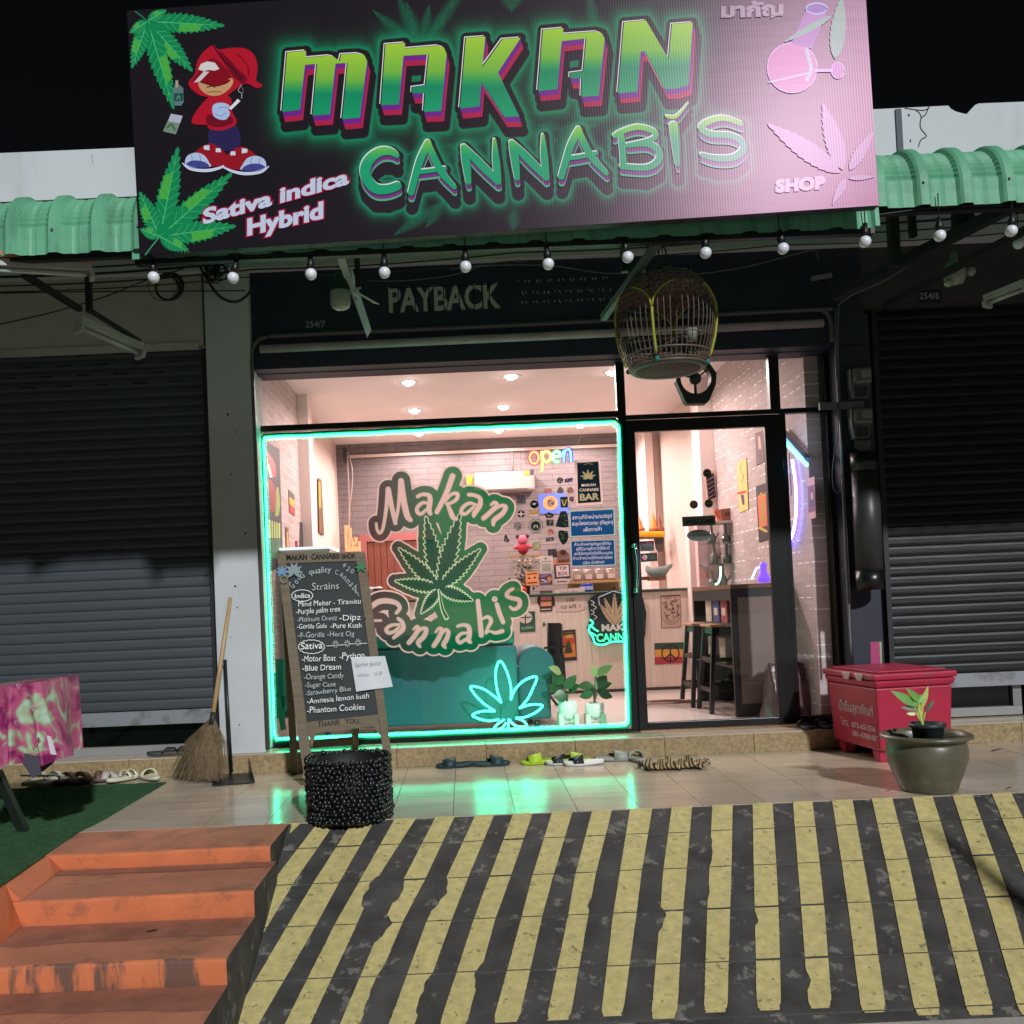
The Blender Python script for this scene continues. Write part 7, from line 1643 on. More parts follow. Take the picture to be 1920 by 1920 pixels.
wallp('brown portrait print right of the striped flag poster', [(565, 923), (575, 928), (575, 968), (567, 960)], (124, 96, 90), lambda a: a.stroke([(569, 935, 3), (571, 955, 4)], 0, (190, 160, 150)))
wallp('dark framed pink figure print close to the pilaster', [(576, 922), (588, 931), (589, 986), (578, 980)], (40, 26, 28), lambda a: (a.poly([(578, 927), (587, 934), (588, 983), (580, 977)], (176, 106, 90)), a.stroke([(582, 940, 4), (584, 965, 5)], 0, (206, 150, 130))))
wallp('black poster with a small red figure low on the left wall', [(563, 978), (589, 992), (590, 1038), (562, 1036)], (48, 50, 58), lambda a: (a.stroke([(577, 1008, 4), (579, 1030, 9)], 0, (196, 36, 56)), a.stroke([(576, 1003, 5), (578, 1010, 5)], 0, (150, 150, 156))))
wallp('narrow gold and brown print low on the left wall', [(535, 988), (541, 990), (543, 1032), (537, 1032)], (96, 66, 40), lambda a: a.stroke([(539, 998, 2), (540, 1028, 3)], 0, (214, 160, 70)))
wallp('tall curling yellow and brown poster on the rear left wall', [(597, 896), (603, 900), (608, 1004), (599, 998)], (110, 84, 62), lambda a: a.stroke([(599, 905, 3), (600, 950, 4)], 0, (206, 160, 60)), fn=lambda u, v: PX(u, v, XL + .0))
# right wall pieces
WRf = lambda u, v: PX(u, v, XRW - .008); NR = (-1, 0, 0)
def wr(label, pts, col, draw, cat='poster'): slab(cat.replace(' ', '_'), label, cat, pts, 0, .006, col, draw, fn=WRf, n=NR)
wr('yellow poster with a small ink figure on the right wall', [(1382, 868), (1399, 858), (1403, 955), (1386, 961)], (206, 184, 106), lambda a: (a.stroke([(1392, 868), (1388, 880), (1394, 892), (1391, 905)], 1.2, (90, 80, 50)), a.stroke([(1392, 930, 6), (1394, 945, 4)], 0, (60, 50, 90)), a.stroke([(1385, 925), (1397, 922)], 5, (190, 60, 50))))
wr('dark framed orange poster beside the door stile', [(1417, 912), (1438, 905), (1443, 1010), (1423, 1017)], (44, 36, 40), lambda a: (a.poly([(1420, 930), (1436, 926), (1439, 985), (1424, 990)], (216, 110, 60)), a.stroke([(1424, 930), (1428, 924), (1432, 930), (1435, 923)], 1.6, (190, 180, 60)), a.stroke([(1425, 990, 5), (1437, 996, 5)], 0, (196, 170, 70)), a.stroke([(1430, 940, 4), (1431, 980, 5)], 0, (160, 150, 70))))
wr('grey poster with pale figures high by the door stile', [(1416, 812), (1430, 808), (1433, 865), (1418, 873)], (110, 84, 88), lambda a: (a.stroke([(1423, 820, 4), (1425, 840, 5)], 0, (214, 150, 140)), a.stroke([(1423, 850, 8), (1426, 860, 8)], 0, (66, 52, 60))))
wr('pale framed picture with dark lettering in the right side pane', [(1466, 840), (1478, 850), (1482, 928), (1472, 932)], (206, 180, 176), lambda a: a.poly([(1468, 850), (1476, 856), (1480, 918), (1473, 920)], (84, 62, 66)))
wr('small framed portrait poster in the right side pane', [(1513, 898), (1527, 893), (1530, 970), (1517, 975)], (196, 150, 150), lambda a: (a.poly([(1514, 912), (1528, 908), (1529, 958), (1516, 962)], (110, 44, 54)), a.stroke([(1520, 915, 5), (1523, 945, 8)], 0, (30, 26, 34)), a.stroke([(1522, 925, 4), (1523, 935, 4)], 0, (214, 160, 150))))
# neon tubes on the right wall
def wneon(label, pts, r, col, s, name='neon_tube', X=XRW - .04): return tag(MB().tube([PX(u, v, X) for u, v in smooth(pts, 5)], r, 8).build(name, glow('neon_%s' % label[:14], col, s)), label, 'neon light')
wneon('blue white curved neon tube on the fluted right wall', [(1485, 862), (1491, 900), (1493, 950), (1488, 995), (1477, 1022)], .010, (.30, .36, 1.0), 11)
wneon('violet backing tube behind the curved neon tube', [(1488, 864), (1494, 900), (1496, 950), (1491, 996), (1480, 1022)], .008, (.06, .02, 1.0), 14, X=XRW - .015)
wneon('turquoise slanting neon tube high in the right side pane', [(1466, 824), (1490, 848), (1513, 872)], .012, (.08, .6, 1.0), 9, X=XRW - .10)
tag(MB().bar(PX(1464, 806, XRW - .05), PX(1514, 862, XRW - .05), .05, .03).build('lamp_batten', mat('violet_white_batten', (150, 150, 170), .4)), 'pale batten behind the slanting turquoise tube', 'lamp')
tag(MB().tube([PY(u, v, 2.4) for u, v in [(1388, 972), (1391, 1010), (1395, 1064)]], .016, 8).build('neon_tube', glow('white_green_neon', (.35, 1, .72), 5)), 'upright white green tube beside the glass cabinet', 'neon light')
tag(MB().tube([PY(u, v, 2.2) for u, v in smooth([(1351, 1062), (1351, 1078), (1347, 1092), (1341, 1096)], 4)], .008, 8).build('neon_tube', glow('white_green_neon', (.35, 1, .72), 5)), 'short curved green white tube low in the glass cabinet', 'neon light')

# ---- counter
YCN = 3.1; zc_ = 1.15
panel = mat('pale_grained_laminate', (226, 208, 196), .5, var=.1, vs=3, stretch=(14, 1, .3))
ct = thing('shop_counter', 'pale grained shop counter with a glass edged top in front of the brick wall', 'counter', (.6, YCN + .25, ZK))
xc0, xc1 = PY(640, 1200, YCN).x, PY(1296, 1200, YCN).x; npn = 7
for k in range(npn): MB().box(xc0 + (xc1 - xc0) * k / npn + .001, xc0 + (xc1 - xc0) * (k + 1) / npn - .001, YCN, YCN + .02, ZK + .03, zc_ - .03).build('front_panel', panel, ct)
MB().box(xc0, xc1, YCN + .022, YCN + .5, ZK, zc_ - .031).build('carcass', panel, ct); MB().box(xc0, xc1, YCN - .02, YCN + .52, zc_ - .03, zc_ - .012).build('top', mat('dark_top', (86, 84, 74), .3), ct); MB().box(xc0, xc1, YCN - .03, YCN + .53, zc_ - .011, zc_).build('glass_sheet', mat('green_edge_glass', (110, 140, 122), .1), ct)
MB().box(xc0, xc1, YCN - .006, YCN, ZK, ZK + .029).build('skirting', mat('dark_skirting', (50, 44, 42), .5), ct)
tag(MB().box(PY(1296, 1100, 2.9).x, PY(1312, 1100, 2.9).x, 2.9, 3.05, ZK, PY(1300, 975, 2.9).z).build('pale_post', mat('pink_white_paint', (226, 208, 202), .7)), 'pale upright post at the right end of the counter', 'post')
tag(MB().box(PY(1312, 1100, 2.7).x, PY(1326, 1100, 2.7).x, 2.7, 2.8, ZK, PY(1300, 985, 2.7).z).build('pink_panel_edge', mat('pink_laminate', (222, 176, 176), .6)), 'pink board edge standing beside the glass cabinet', 'board')
# rear shelf behind the counter for the jars
YS2 = YCN + .35
shf = thing('jar_shelf', 'low wooden shelf behind the counter carrying the glass jars', 'shelf', (PY(1110, 1080, YS2).x, YS2, zc_))
MB().box(PY(1066, 1085, YS2).x, PY(1164, 1085, YS2).x, YS2, YS2 + .16, PY(1110, 1091, YS2).z - .01, PY(1110, 1088, YS2).z).build('board', mat('honey_wood', (186, 140, 96), .5), shf); MB().box(PY(1066, 1085, YS2).x, PY(1164, 1085, YS2).x, YS2 + .14, YS2 + .16, zc_, PY(1110, 1091, YS2).z - .011).build('back', mat('honey_wood', (186, 140, 96), .5), shf)
jn = ['leftmost', 'second', 'third', 'rightmost']
jg = mat('cloudy_glass_jar', (150, 130, 116), .12, coat=.5)
for i, u in enumerate((1082, 1103, 1124, 1145)):
    p = PY(u, 1088, YS2 + .07); p.z = PY(1110, 1088, YS2).z; t = thing('glass_jar', jn[i] + ' of the four glass jars on the shelf under the lower blue notice', 'jar', tuple(p), 'glass jars behind the counter')
    MB().lathe([(0, .001), (.052, .001), (.055, .01), (.055, .09), (.045, .10)], p, 16).build('jar', jg, t); MB().lathe([(.047, .101), (.05, .115), (0, .12)], p, 16).build('lid', mat('silver_lid', (190, 180, 176), .3, metal=.6), t)
    MB().box(p.x - .035, p.x + .035, p.y - .058, p.y - .0555, p.z + .015, p.z + .065).build('paper_label', mat('pinkish_label', (214, 184, 178), .8), t)
# things on the counter, left to right
YI = YCN + .08
def on_counter(p): p = p.copy(); p.z = zc_; return p
pb_ = on_counter(PY(985, 1090, YI + .1)); pl_ = thing('berry_plant', 'leafy artificial plant with small blossoms on the counter above the fruit', 'plant', tuple(pb_))
MB().tube([pb_, pb_ + Vector((0, 0, .18))], [.045, .055], 12).build('pot', mat('brown_pot', (84, 60, 46), .6), pl_)
rp_ = random.Random(9); dgl = mat('olive_leaf', (60, 70, 44), .6, var=.3, vs=30); lm = MB()
for k in range(150):
    a = rp_.uniform(0, 6.28); r = rp_.uniform(.0, .17); h = rp_.uniform(.1, .42) - r * .35; c = pb_ + Vector((r * math.cos(a), r * math.sin(a) * .6, h)); tp = c + Vector((rp_.uniform(-.05, .05), rp_.uniform(-.05, .02), rp_.uniform(-.035, .04)))
    vs, fs = leafmesh(c, tp, .03, (0, -.6, .8), .2, 3); lm.add(vs, fs)
tag(lm.build('foliage', dgl, pl_), kind='stuff')
bm2 = MB()
for k in range(26): a = rp_.uniform(0, 6.28); r = rp_.uniform(.05, .17); bm2.ball(pb_ + Vector((r * math.cos(a), -abs(r * math.sin(a)) * .6, rp_.uniform(.12, .42) - r * .3)), .012, 6, 4)
tag(bm2.build('blossoms', mat('pale_peach_blossom', (226, 178, 150), .7), pl_), kind='stuff')
for (u, v, r, c, lb) in [(961, 1083, .045, (186, 26, 30), 'red round fruit at the left end of the counter'), (971, 1082, .04, (222, 190, 40), 'yellow round fruit beside the red fruit'), (979, 1079, .045, (200, 36, 34), 'second red fruit with a pale spot'), (976, 1090, .035, (226, 200, 80), 'small yellow fruit in front on the counter'), (966, 1092, .03, (214, 170, 60), 'small orange yellow fruit at the counter edge')]:
    p = PY(u, v, YI - .02); p.z = zc_ + r * .95; t = thing('fruit', lb, 'fruit', (p.x, p.y, zc_), 'fruit on the counter'); MB().ball(p, r, 14, 8, sz=.92).build('flesh', mat('fruit_%d_%d' % (c[0], c[1]), c, .35), t); MB().tube([p + Vector((0, 0, r * .8)), p + Vector((.004, 0, r * 1.15))], .003, 5).build('stalk', wd, t)
def ptx(body, x0, y0, x1, y1, h, c=(60, 30, 30), g=.1): return lambda a: a.text(body, (x0, y0), (x1, y1), h, c, grow=g)
def cbox(name, label, cat, pts, Y, th, col, draw): slab(name, label, cat, pts, Y, th, col, draw, pm=PAPER)
cbox('orange_bag', 'orange paper bag with dark print on the counter', 'bag', [(986, 1073), (1009, 1071), (1010, 1097), (987, 1098)], YI - .05, .06, (226, 150, 96), lambda a: (a.stroke([(989, 1077), (1006, 1075)], 2.5, (150, 60, 40)), a.disc((992, 1084), 2, 2, (90, 40, 30)), a.disc((1003, 1083), 2, 2, (90, 40, 30)), a.stroke([(990, 1093), (1006, 1092)], 2.5, (150, 60, 40))))
cbox('paper_certificate', 'framed grey certificate standing on the counter above the purple box', 'certificate', [(1010, 1043), (1036, 1042), (1038, 1075), (1013, 1076)], YI + .06, .012, (196, 186, 176), lambda a: (a.disc((1023, 1047), 2.5, 2, (110, 96, 90)), a.stroke([(1015, 1053), (1033, 1052)], 1.6, (130, 130, 124)), a.poly([(1016, 1057), (1032, 1056), (1033, 1070), (1017, 1071)], (160, 156, 146))))
cbox('purple_box', 'purple printed snack box on the counter', 'box', [(1011, 1077), (1034, 1076), (1036, 1096), (1013, 1097)], YI - .04, .05, (92, 62, 92), lambda a: (a.stroke([(1014, 1081), (1026, 1079)], 2, (150, 130, 160)), a.stroke([(1016, 1087), (1024, 1090)], 3, (190, 170, 190)), a.disc((1030, 1086), 4, 5, (200, 130, 80)), a.stroke([(1014, 1093), (1030, 1092)], 1.4, (180, 160, 180))))
cbox('tip_box', 'white TIP BOX with a dark frame on the counter', 'tip box', [(1040, 1059), (1068, 1057), (1070, 1083), (1042, 1085)], YI - .02, .1, (38, 26, 34), lambda a: (a.poly([(1042, 1061), (1066, 1059), (1067.5, 1080), (1044, 1082)], (214, 188, 190)), a.text('TIP', (1048, 1069), (1063, 1068), 6.5, (30, 24, 30), grow=.1), a.text('BOX', (1047, 1079), (1064, 1078), 6.8, (30, 24, 30), grow=.1)))
cbox('folded_card', 'silver folded card lying in front of the TIP BOX', 'card', [(1037, 1087), (1052, 1084), (1069, 1086), (1067, 1094), (1040, 1096)], YI - .07, .03, (196, 180, 180), lambda a: a.stroke([(1045, 1091), (1062, 1090)], 2.4, (110, 100, 104)))
cbox('dark_picture', 'small purple dark picture propped above the certificate', 'picture', [(1027, 1030), (1043, 1029), (1044, 1045), (1028, 1046)], YI + .18, .012, (44, 34, 48), lambda a: a.stroke([(1032, 1035), (1035, 1042)], 3, (84, 66, 84)))
cbox('brown_pouch', 'brown leather pouch with a round flap above the TIP BOX', 'bag', [(1044, 1034), (1052, 1031), (1060, 1031), (1067, 1038), (1069, 1050), (1046, 1052)], YI + .16, .06, (112, 78, 66), lambda a: (a.disc((1056, 1036), 6, 5, (70, 44, 38)), a.stroke([(1047, 1047), (1067, 1045)], 1.4, (150, 110, 96))))
cbox('orange_carton', 'low tan carton under the brown pouch', 'box', [(1038, 1051), (1068, 1049), (1069, 1057), (1039, 1059)], YI + .17, .08, (186, 124, 92), lambda a: a.stroke([(1042, 1055), (1064, 1054)], 1, (140, 90, 66)))
for i, u in enumerate((1094, 1105)):
    p = on_counter(PY(u, 1092, YI - .02)); t = thing('blue_can', ('left', 'right')[i] + ' blue and white can on the counter edge under the lower blue notice', 'can', tuple(p), 'blue cans on the counter')
    MB().lathe([(0, .001), (.034, .001), (.036, .008), (.036, .075), (.030, .084), (0, .084)], p, 16).build('can', mat('blue_can', (44, 60, 160), .3), t); MB().lathe([(.0366, .02), (.0366, .055)], p, 16, a0=R(200), a1=R(330)).build('paper_label', mat('lilac_label', (170, 180, 226), .5), t)
dp_ = on_counter(PY(981, 1040, YI + .25)); dl2 = thing('pink_plush', 'small pink and red plush figure on a shelf over the plant', 'toy', (dp_.x, dp_.y, PY(981, 1040, YI + .25).z)); zz = PY(981, 1040, YI + .25).z
tag(MB().box(dp_.x - .16, dp_.x + .2, dp_.y - .02, dp_.y + .1, zz - .02, zz).build('small_ledge', mat('honey_wood', (186, 140, 96), .5)), 'tiny wooden ledge under the plush figure', 'shelf')
pk = mat('pink_plush', (196, 96, 116), .9); MB().ball((dp_.x, dp_.y, zz + .15), .055, 12, 8).build('head', pk, dl2); MB().ball((dp_.x, dp_.y, zz + .06), .06, 12, 8).build('body', mat('red_plush', (166, 40, 54), .9), dl2)
for s_ in (1, -1): MB().ball((dp_.x + s_ * .05, dp_.y, zz + .19), .022, 8, 6).build('ear', mat('dark_plush', (60, 40, 50), .9), dl2); MB().ball((dp_.x + s_ * .075, dp_.y, zz + .08), .026, 8, 6).build('arm', pk, dl2)
# on the counter's front
YF = YCN - .004
cbox('price_notice', 'handwritten Thai price notice taped on the counter front', 'notice', [(1040, 1106), (1096, 1101), (1098, 1141), (1084, 1146), (1042, 1147)], YF, .004, (214, 192, 184), lambda a: (a.text('โปรโมชั่น', (1049, 1115), (1082, 1112), 5.5, (120, 104, 104)), a.text('100', (1063, 1129), (1077, 1127), 7.5, (70, 58, 60), grow=.1), a.text('10 ฟรี 1', (1053, 1142), (1088, 1139), 6.5, (80, 66, 66), grow=.1)))
cbox('picture_rack', 'pink and brown picture rack on the counter front', 'rack', [(1013, 1108), (1035, 1107), (1036, 1113), (1040, 1122), (1041, 1134), (1036, 1138), (1035, 1146), (1013, 1147), (1012, 1137), (1007, 1130), (1008, 1121), (1013, 1114)], YF, .03, (66, 50, 46), lambda a: (a.poly([(1014, 1117), (1034, 1116), (1034, 1125), (1014, 1126)], (206, 130, 124)), a.poly([(1014, 1128), (1034, 1127), (1034, 1136), (1014, 1137)], (226, 150, 120)), a.stroke([(1016, 1111), (1032, 1110)], 2.4, (120, 96, 90)), a.stroke([(1015, 1143), (1032, 1142)], 2, (206, 196, 190))))
cbox('green_sign', 'square green sign with a white wheel and Thai letters on the counter front', 'sign', [(974, 1147), (1003, 1146), (1004, 1184), (975, 1186)], YF, .01, (36, 92, 62), lambda a: (a.disc((985, 1158), 13, 11, (216, 206, 200)), a.stroke([(975, 1158), (996, 1157)], 2, (40, 60, 46)), a.stroke([(985, 1148), (985, 1168)], 2, (40, 60, 46)), a.text('ระเบียบ', (978, 1180), (1000, 1178), 5, (206, 214, 206))))
cbox('green_tag', 'tiny green triangular tag above the black cloth', 'tag', [(1016, 1174), (1020, 1165), (1024, 1173)], YF, .006, (64, 90, 70), lambda a: a.stroke([(1019, 1172), (1021, 1171)], 1, (90, 110, 90)))
cbox('reggae_poster', 'orange and red reggae poster in a black frame on the counter front', 'poster', [(1053, 1182), (1079, 1180), (1082, 1238), (1056, 1240)], YF, .01, (40, 30, 28), lambda a: (a.poly([(1055, 1191), (1077, 1189), (1078, 1210), (1056, 1212)], (196, 70, 46)), a.poly([(1056, 1210), (1078, 1206), (1080, 1231), (1058, 1233)], (214, 130, 60)), a.poly([(1056, 1196), (1066, 1190), (1072, 1190), (1077, 1196)], (186, 170, 80)), a.poly([(1062, 1205), (1066, 1200), (1070, 1206), (1074, 1224), (1058, 1226)], (60, 66, 40)), a.stroke([(1058, 1187), (1074, 1186)], 2.2, (110, 96, 50))))
def dr_(a):
    a.poly([(1239.5, 1119), (1275.5, 1117), (1276, 1175), (1241, 1177)], (200, 172, 156)); r_ = random.Random(11)
    for k in range(70): u, v = r_.uniform(1242, 1273), r_.uniform(1121, 1158); a.stroke([(u, v), (u + r_.uniform(-3, 3), v + r_.uniform(-3, 3)), (u + r_.uniform(-4, 4), v + r_.uniform(-3, 3))], .8, (90, 72, 64), sm=2, keep=True)
    for r in (16, 12, 8): a.stroke([(1258 + r * math.cos(R(x)), 1156 + r * .9 * math.sin(R(x))) for x in range(10, 171, 20)], .8, (120, 98, 88))
cbox('line_drawing', 'brown line drawing print on the counter seen through the door', 'poster', [(1238, 1117), (1276, 1115), (1277, 1176), (1240, 1178)], YF, .006, (90, 72, 62), dr_)
def pc_(a):
    a.poly([(1228, 1206), (1287, 1205), (1287, 1217), (1228, 1218)], (52, 76, 56)); a.poly([(1228, 1218), (1287, 1217), (1288, 1231), (1228, 1232)], (222, 160, 70)); a.poly([(1228, 1232), (1288, 1231), (1288, 1243), (1229, 1245)], (176, 54, 66))
    a.ring((1257, 1225), 16, 15.5, 2.4, (40, 22, 26)); a.stroke([(1257, 1209), (1257, 1241)], 2.6, (40, 22, 26)); a.stroke([(1257, 1226), (1246, 1236)], 2.6, (40, 22, 26)); a.stroke([(1257, 1226), (1268, 1236)], 2.6, (40, 22, 26))
cbox('peace_flag', 'green yellow and red flag with a black peace sign on the counter', 'flag', [(1227, 1206), (1287, 1204), (1289, 1243), (1228, 1246)], YF, .004, (52, 76, 56), pc_)
# round lit logo board
YN = YCN - .03
lgb = [(1152, 1098), (1156, 1108), (1190, 1112), (1206, 1122), (1212, 1150), (1210, 1190), (1204, 1205), (1150, 1206), (1125, 1212), (1110, 1204), (1104, 1184), (1100, 1178), (1107, 1160), (1102, 1128), (1112, 1118), (1132, 1112), (1148, 1104)]
lg_ = thing('logo_sign', 'cut out lit MAKAN CANNABIS logo board with a green glow on the counter', 'sign', tuple(PY(1155, 1212, YN)))
MB().prism([PY(u, v, YN) for u, v in lgb], (0, .015, 0)).build('board', mat('dark_logo_board', (36, 46, 50), .4), lg_)
L_ = Art(lambda u, v: PY(u, v, YN), dz=.0004); L_.k = 3
for tip in ((1152, 1112), (1133, 1120), (1172, 1120), (1124, 1132), (1182, 1134)): L_.poly(leaflet((1153, 1172), tip, 12, 8, .2), (190, 170, 140)); L_.stroke([(1153, 1172), tip], .8, (60, 60, 50), sm=0)
L_.stroke([(1124, 1134), (1122, 1120), (1150, 1108), (1184, 1118), (1186, 1132)], 2.2, (190, 200, 214), sm=0); L_.text('MAKAN', (1129, 1183), (1196, 1181), 12.5, (214, 220, 210), grow=1.0)
for k, x in enumerate((1108, 1112, 1108, 1113)): L_.stroke([(x, 1126 + k * 9), (x + 6, 1130 + k * 9), (x + 1, 1134 + k * 9)], 2, (180, 190, 196))
L_.build('print', PAPER, lg_)
L2 = Art(lambda u, v: PY(u, v, YN), dz=.0006); L2.k = 14; L2.text('CANNABIS', (1119, 1203), (1206, 1199), 15, (255, 255, 255), grow=.8); L2.build('lit_letters', glow('green_lit_letters', (.06, .85, .42), 1.6), lg_)
MB().tube([PY(u, v, YN - .012) for u, v in smooth([(1106, 1162), (1112, 1168), (1104, 1180), (1112, 1196), (1116, 1206), (1130, 1209), (1152, 1203), (1200, 1203)], 4)], .009, 6).build('lit_tube', glow('green_lit_tube', (.05, 1, .45), 3), lg_)
for c in ((1104, 1172), (1108, 1186), (1112, 1178)): MB().tube([PY(c[0], c[1], YN - .014), PY(c[0] + 10, c[1] + 6, YN - .014)], .008, 6).build('lit_tube', glow('green_lit_tube', (.05, 1, .45), 3), lg_)
# black cloth bag on a chair
bkc = thing('black_chair', 'black folding chair with a black cloth hung over it by the counter', 'chair', tuple(PZ(1045, 1330, ZK)))
YK = 2.1
def bkf(i, j):
    u = 1027 + 25 * i + 4 * j; v = 1168 + 85 * j; p = PY(u, v, YK); p.y += .04 * math.sin(i * 8) * (.4 + j); return p
MB().sheet(bkf, 14, 10).build('cloth', mat('black_cloth', (18, 20, 20), .85), bkc)
for a, b in [((1052, 1170), (1056, 1350)), ((1028, 1168), (1030, 1345)), ((1000, 1330), (1058, 1262)), ((1010, 1275), (1065, 1350))]: MB().tube([PY(*a, YK + .04), PY(*b, YK + .0)], .013, 8).build('leg', m_frame, bkc)
MB().bar(PY(1000, 1262, YK), PY(1060, 1258, YK), .03, .3).build('seat', m_frame, bkc); MB().bar(PY(1020, 1215, YK), PY(1060, 1212, YK), .02).build('rail', m_frame, bkc)
# ---- sofa and chair
teal = mat('teal_blue_upholstery', (10, 86, 92), .55, var=.08, vs=4); YSo = .62
so = thing('teal_sofa', 'teal blue sofa standing with its back to the shop window', 'sofa', (PY(830, 1300, YSo).x, YSo + .4, ZK))
sx0, sx1 = PY(560, 1300, YSo).x, PY(972, 1300, YSo).x; sz = PY(830, 1187, YSo).z; zmid = PY(830, 1214, YSo).z
MB().box(sx0, sx1, YSo, YSo + .2, ZK + .06, zmid - .003).build('back_panel', teal, so, bevel=.015); MB().box(sx0, sx1 - .01, YSo + .02, YSo + .22, zmid, sz).build('top_roll', mat('green_teal_upholstery', (24, 120, 104), .5), so, bevel=.02)
MB().box(sx0, sx1, YSo + .21, YSo + .85, ZK + .06, ZK + .42).build('seat', teal, so, bevel=.04)
pr0 = PY(1003, 1245, YSo + .3); MB().tube([(pr0.x, YSo + .16, pr0.z), (pr0.x, YSo + .95, pr0.z)], .135, 24).build('arm_roll', teal, so); MB().box(sx1 + .005, pr0.x + .10, YSo + .17, YSo + .9, ZK + .05, pr0.z).build('arm_side', teal, so, bevel=.02)
for xx in (sx0 + .08, pr0.x - .02):
    for yy in (YSo + .06, YSo + .8): MB().tube([(xx, yy, ZK), (xx, yy, ZK + .06)], .02, 8).build('foot', m_frame, so)
tc_ = thing('plastic_chair', 'teal green plastic chair at the left corner of the window', 'chair', tuple(PZ(535, 1370, ZK)))
def pcf(i, j):
    u = 516 + 30 * i + (12 if j > .5 else 0) * 0; v = 1236 + 70 * j; p = PY(u + 3 * j, v, .75); p.y += .05 * math.sin(math.pi * i); return p
MB().sheet(pcf, 10, 8).build('backrest', mat('teal_plastic', (20, 130, 110), .3), tc_)
for a, b in [((520, 1300), (532, 1368)), ((546, 1302), (530, 1345)), ((548, 1302), (549, 1372))]: MB().bar(PY(*a, .8), PY(*b, .8), .04, .03).build('leg', mat('teal_plastic', (20, 130, 110), .3), tc_)
MB().bar(PY(516, 1304, .9), PY(550, 1302, .9), .03, .35).build('seat', mat('teal_plastic', (20, 130, 110), .3), tc_)
# ---- potted plants by the window
def pplant(label, u0, v0, u1, v1, Y, leaves, seed):
    x0, x1 = PY(u0, v1, Y).x, PY(u1, v1, Y).x; zz = ZK; w = (x1 - x0) / 2; cx_, h = (x0 + x1) / 2, PY(u0, v0, Y).z - ZK
    t = thing('potted_plant', label, 'potted plant', (cx_, Y, ZK), 'white pots inside the window')
    MB().lathe([(0, .055), (w * .72, .055), (w * .86, .075), (w, h * .6), (w, h), (w * .92, h), (w * .9, h * .85), (0, h * .85)], (cx_, Y, ZK), 28).build('pot', mat('white_ceramic', (222, 226, 222), .25), t)
    for a in (45, 135, 225, 315): MB().bar((cx_ + w * 1.12 * math.cos(R(a)), Y + w * 1.12 * math.sin(R(a)), ZK), (cx_ + w * 1.12 * math.cos(R(a)), Y + w * 1.12 * math.sin(R(a)), ZK + h * .52), .035, .035).build('stand_leg', mat('white_stand', (206, 214, 206), .5), t)
    MB().bar((cx_ - w * .8, Y - w * .8, ZK + .04), (cx_ + w * .8, Y + w * .8, ZK + .04), .03).build('stand_rail', mat('white_stand', (206, 214, 206), .5), t); MB().bar((cx_ - w * .8, Y + w * .8, ZK + .045), (cx_ + w * .8, Y - w * .8, ZK + .045), .03).build('stand_rail', mat('white_stand', (206, 214, 206), .5), t)
    b = Vector((cx_, Y, ZK + h * .8))
    for (bu, bv, tu, tv, w_, pale) in leaves:
        P0, P1 = PY(bu, bv, Y + random.uniform(-.05, .05)), PY(tu, tv, Y + random.uniform(-.1, .05)); MB().tube([Vector(p) for p in smooth([tuple(b), tuple((b + P0) / 2 + Vector((0, 0, .03))), tuple(P0)], 4)], .004, 5).build('stem', mat('stem_green', (70, 96, 50), .5), t)
        leaf(t, P0, P1, w_, mat('pale_new_leaf', (150, 170, 110), .4) if pale else mat('fiddle_leaf', (34, 84, 44), .38, var=.2, vs=12), (0, -1, .5), curl=.12)
pplant('potted leafy plant in a white pot right of the sofa arm', 1048, 1314, 1084, 1360, .72, [(1050, 1290, 1038, 1262, .09, 0), (1052, 1262, 1032, 1250, .07, 1), (1055, 1300, 1030, 1285, .10, 0), (1060, 1292, 1080, 1265, .08, 0), (1062, 1305, 1038, 1305, .10, 0), (1066, 1296, 1085, 1284, .07, 0), (1056, 1280, 1042, 1272, .09, 0)], 1)
pplant('potted plant with pale new leaves in the right white pot', 1098, 1318, 1134, 1360, .72, [(1116, 1268, 1112, 1248, .06, 1), (1118, 1266, 1148, 1246, .07, 1), (1112, 1285, 1082, 1286, .07, 0), (1114, 1290, 1096, 1300, .09, 0), (1118, 1290, 1138, 1265, .09, 0), (1120, 1292, 1145, 1280, .07, 0), (1112, 1300, 1086, 1306, .07, 0), (1122, 1300, 1150, 1306, .07, 0)], 2)
# ---- bar stools
def stool(label, u, v, Y):
    p = PZ(u, v, ZK); p.y = Y; p = Vector((PY(u, v - 60, Y).x, Y, ZK)); H = .70; t = thing('bar_stool', label, 'stool', tuple(p), 'black bar stools'); bm_ = mat('black_lacquered_wood', (16, 17, 17), .3)
    MB().box(p.x - .17, p.x + .17, Y - .17, Y + .17, ZK + H - .02, ZK + H).build('seat', mat('tan_wood_seat', (176, 132, 98), .45), t, bevel=.004)
    f = [(sx_, sy_) for sx_ in (-1, 1) for sy_ in (-1, 1)]
    for a, b in f: MB().bar((p.x + a * .135, Y + b * .135, ZK + H - .022), (p.x + a * .20, Y + b * .20, ZK), .034).build('leg', bm_, t)
    for z, k in ((.42, .162), (.18, .182)):
        for (a, b, c, d) in ((-1, -1, 1, -1), (1, -1, 1, 1), (1, 1, -1, 1), (-1, 1, -1, -1)): MB().bar((p.x + a * k, Y + b * k, ZK + z), (p.x + c * k, Y + d * k, ZK + z), .022, .034).build('stretcher', bm_, t)
    for (a, b, c, d) in ((-1, -1, 1, -1), (1, -1, 1, 1), (1, 1, -1, 1), (-1, 1, -1, -1)): MB().bar((p.x + a * .137, Y + b * .137, ZK + H - .05), (p.x + c * .137, Y + d * .137, ZK + H - .05), .02, .05).build('apron', bm_, t)
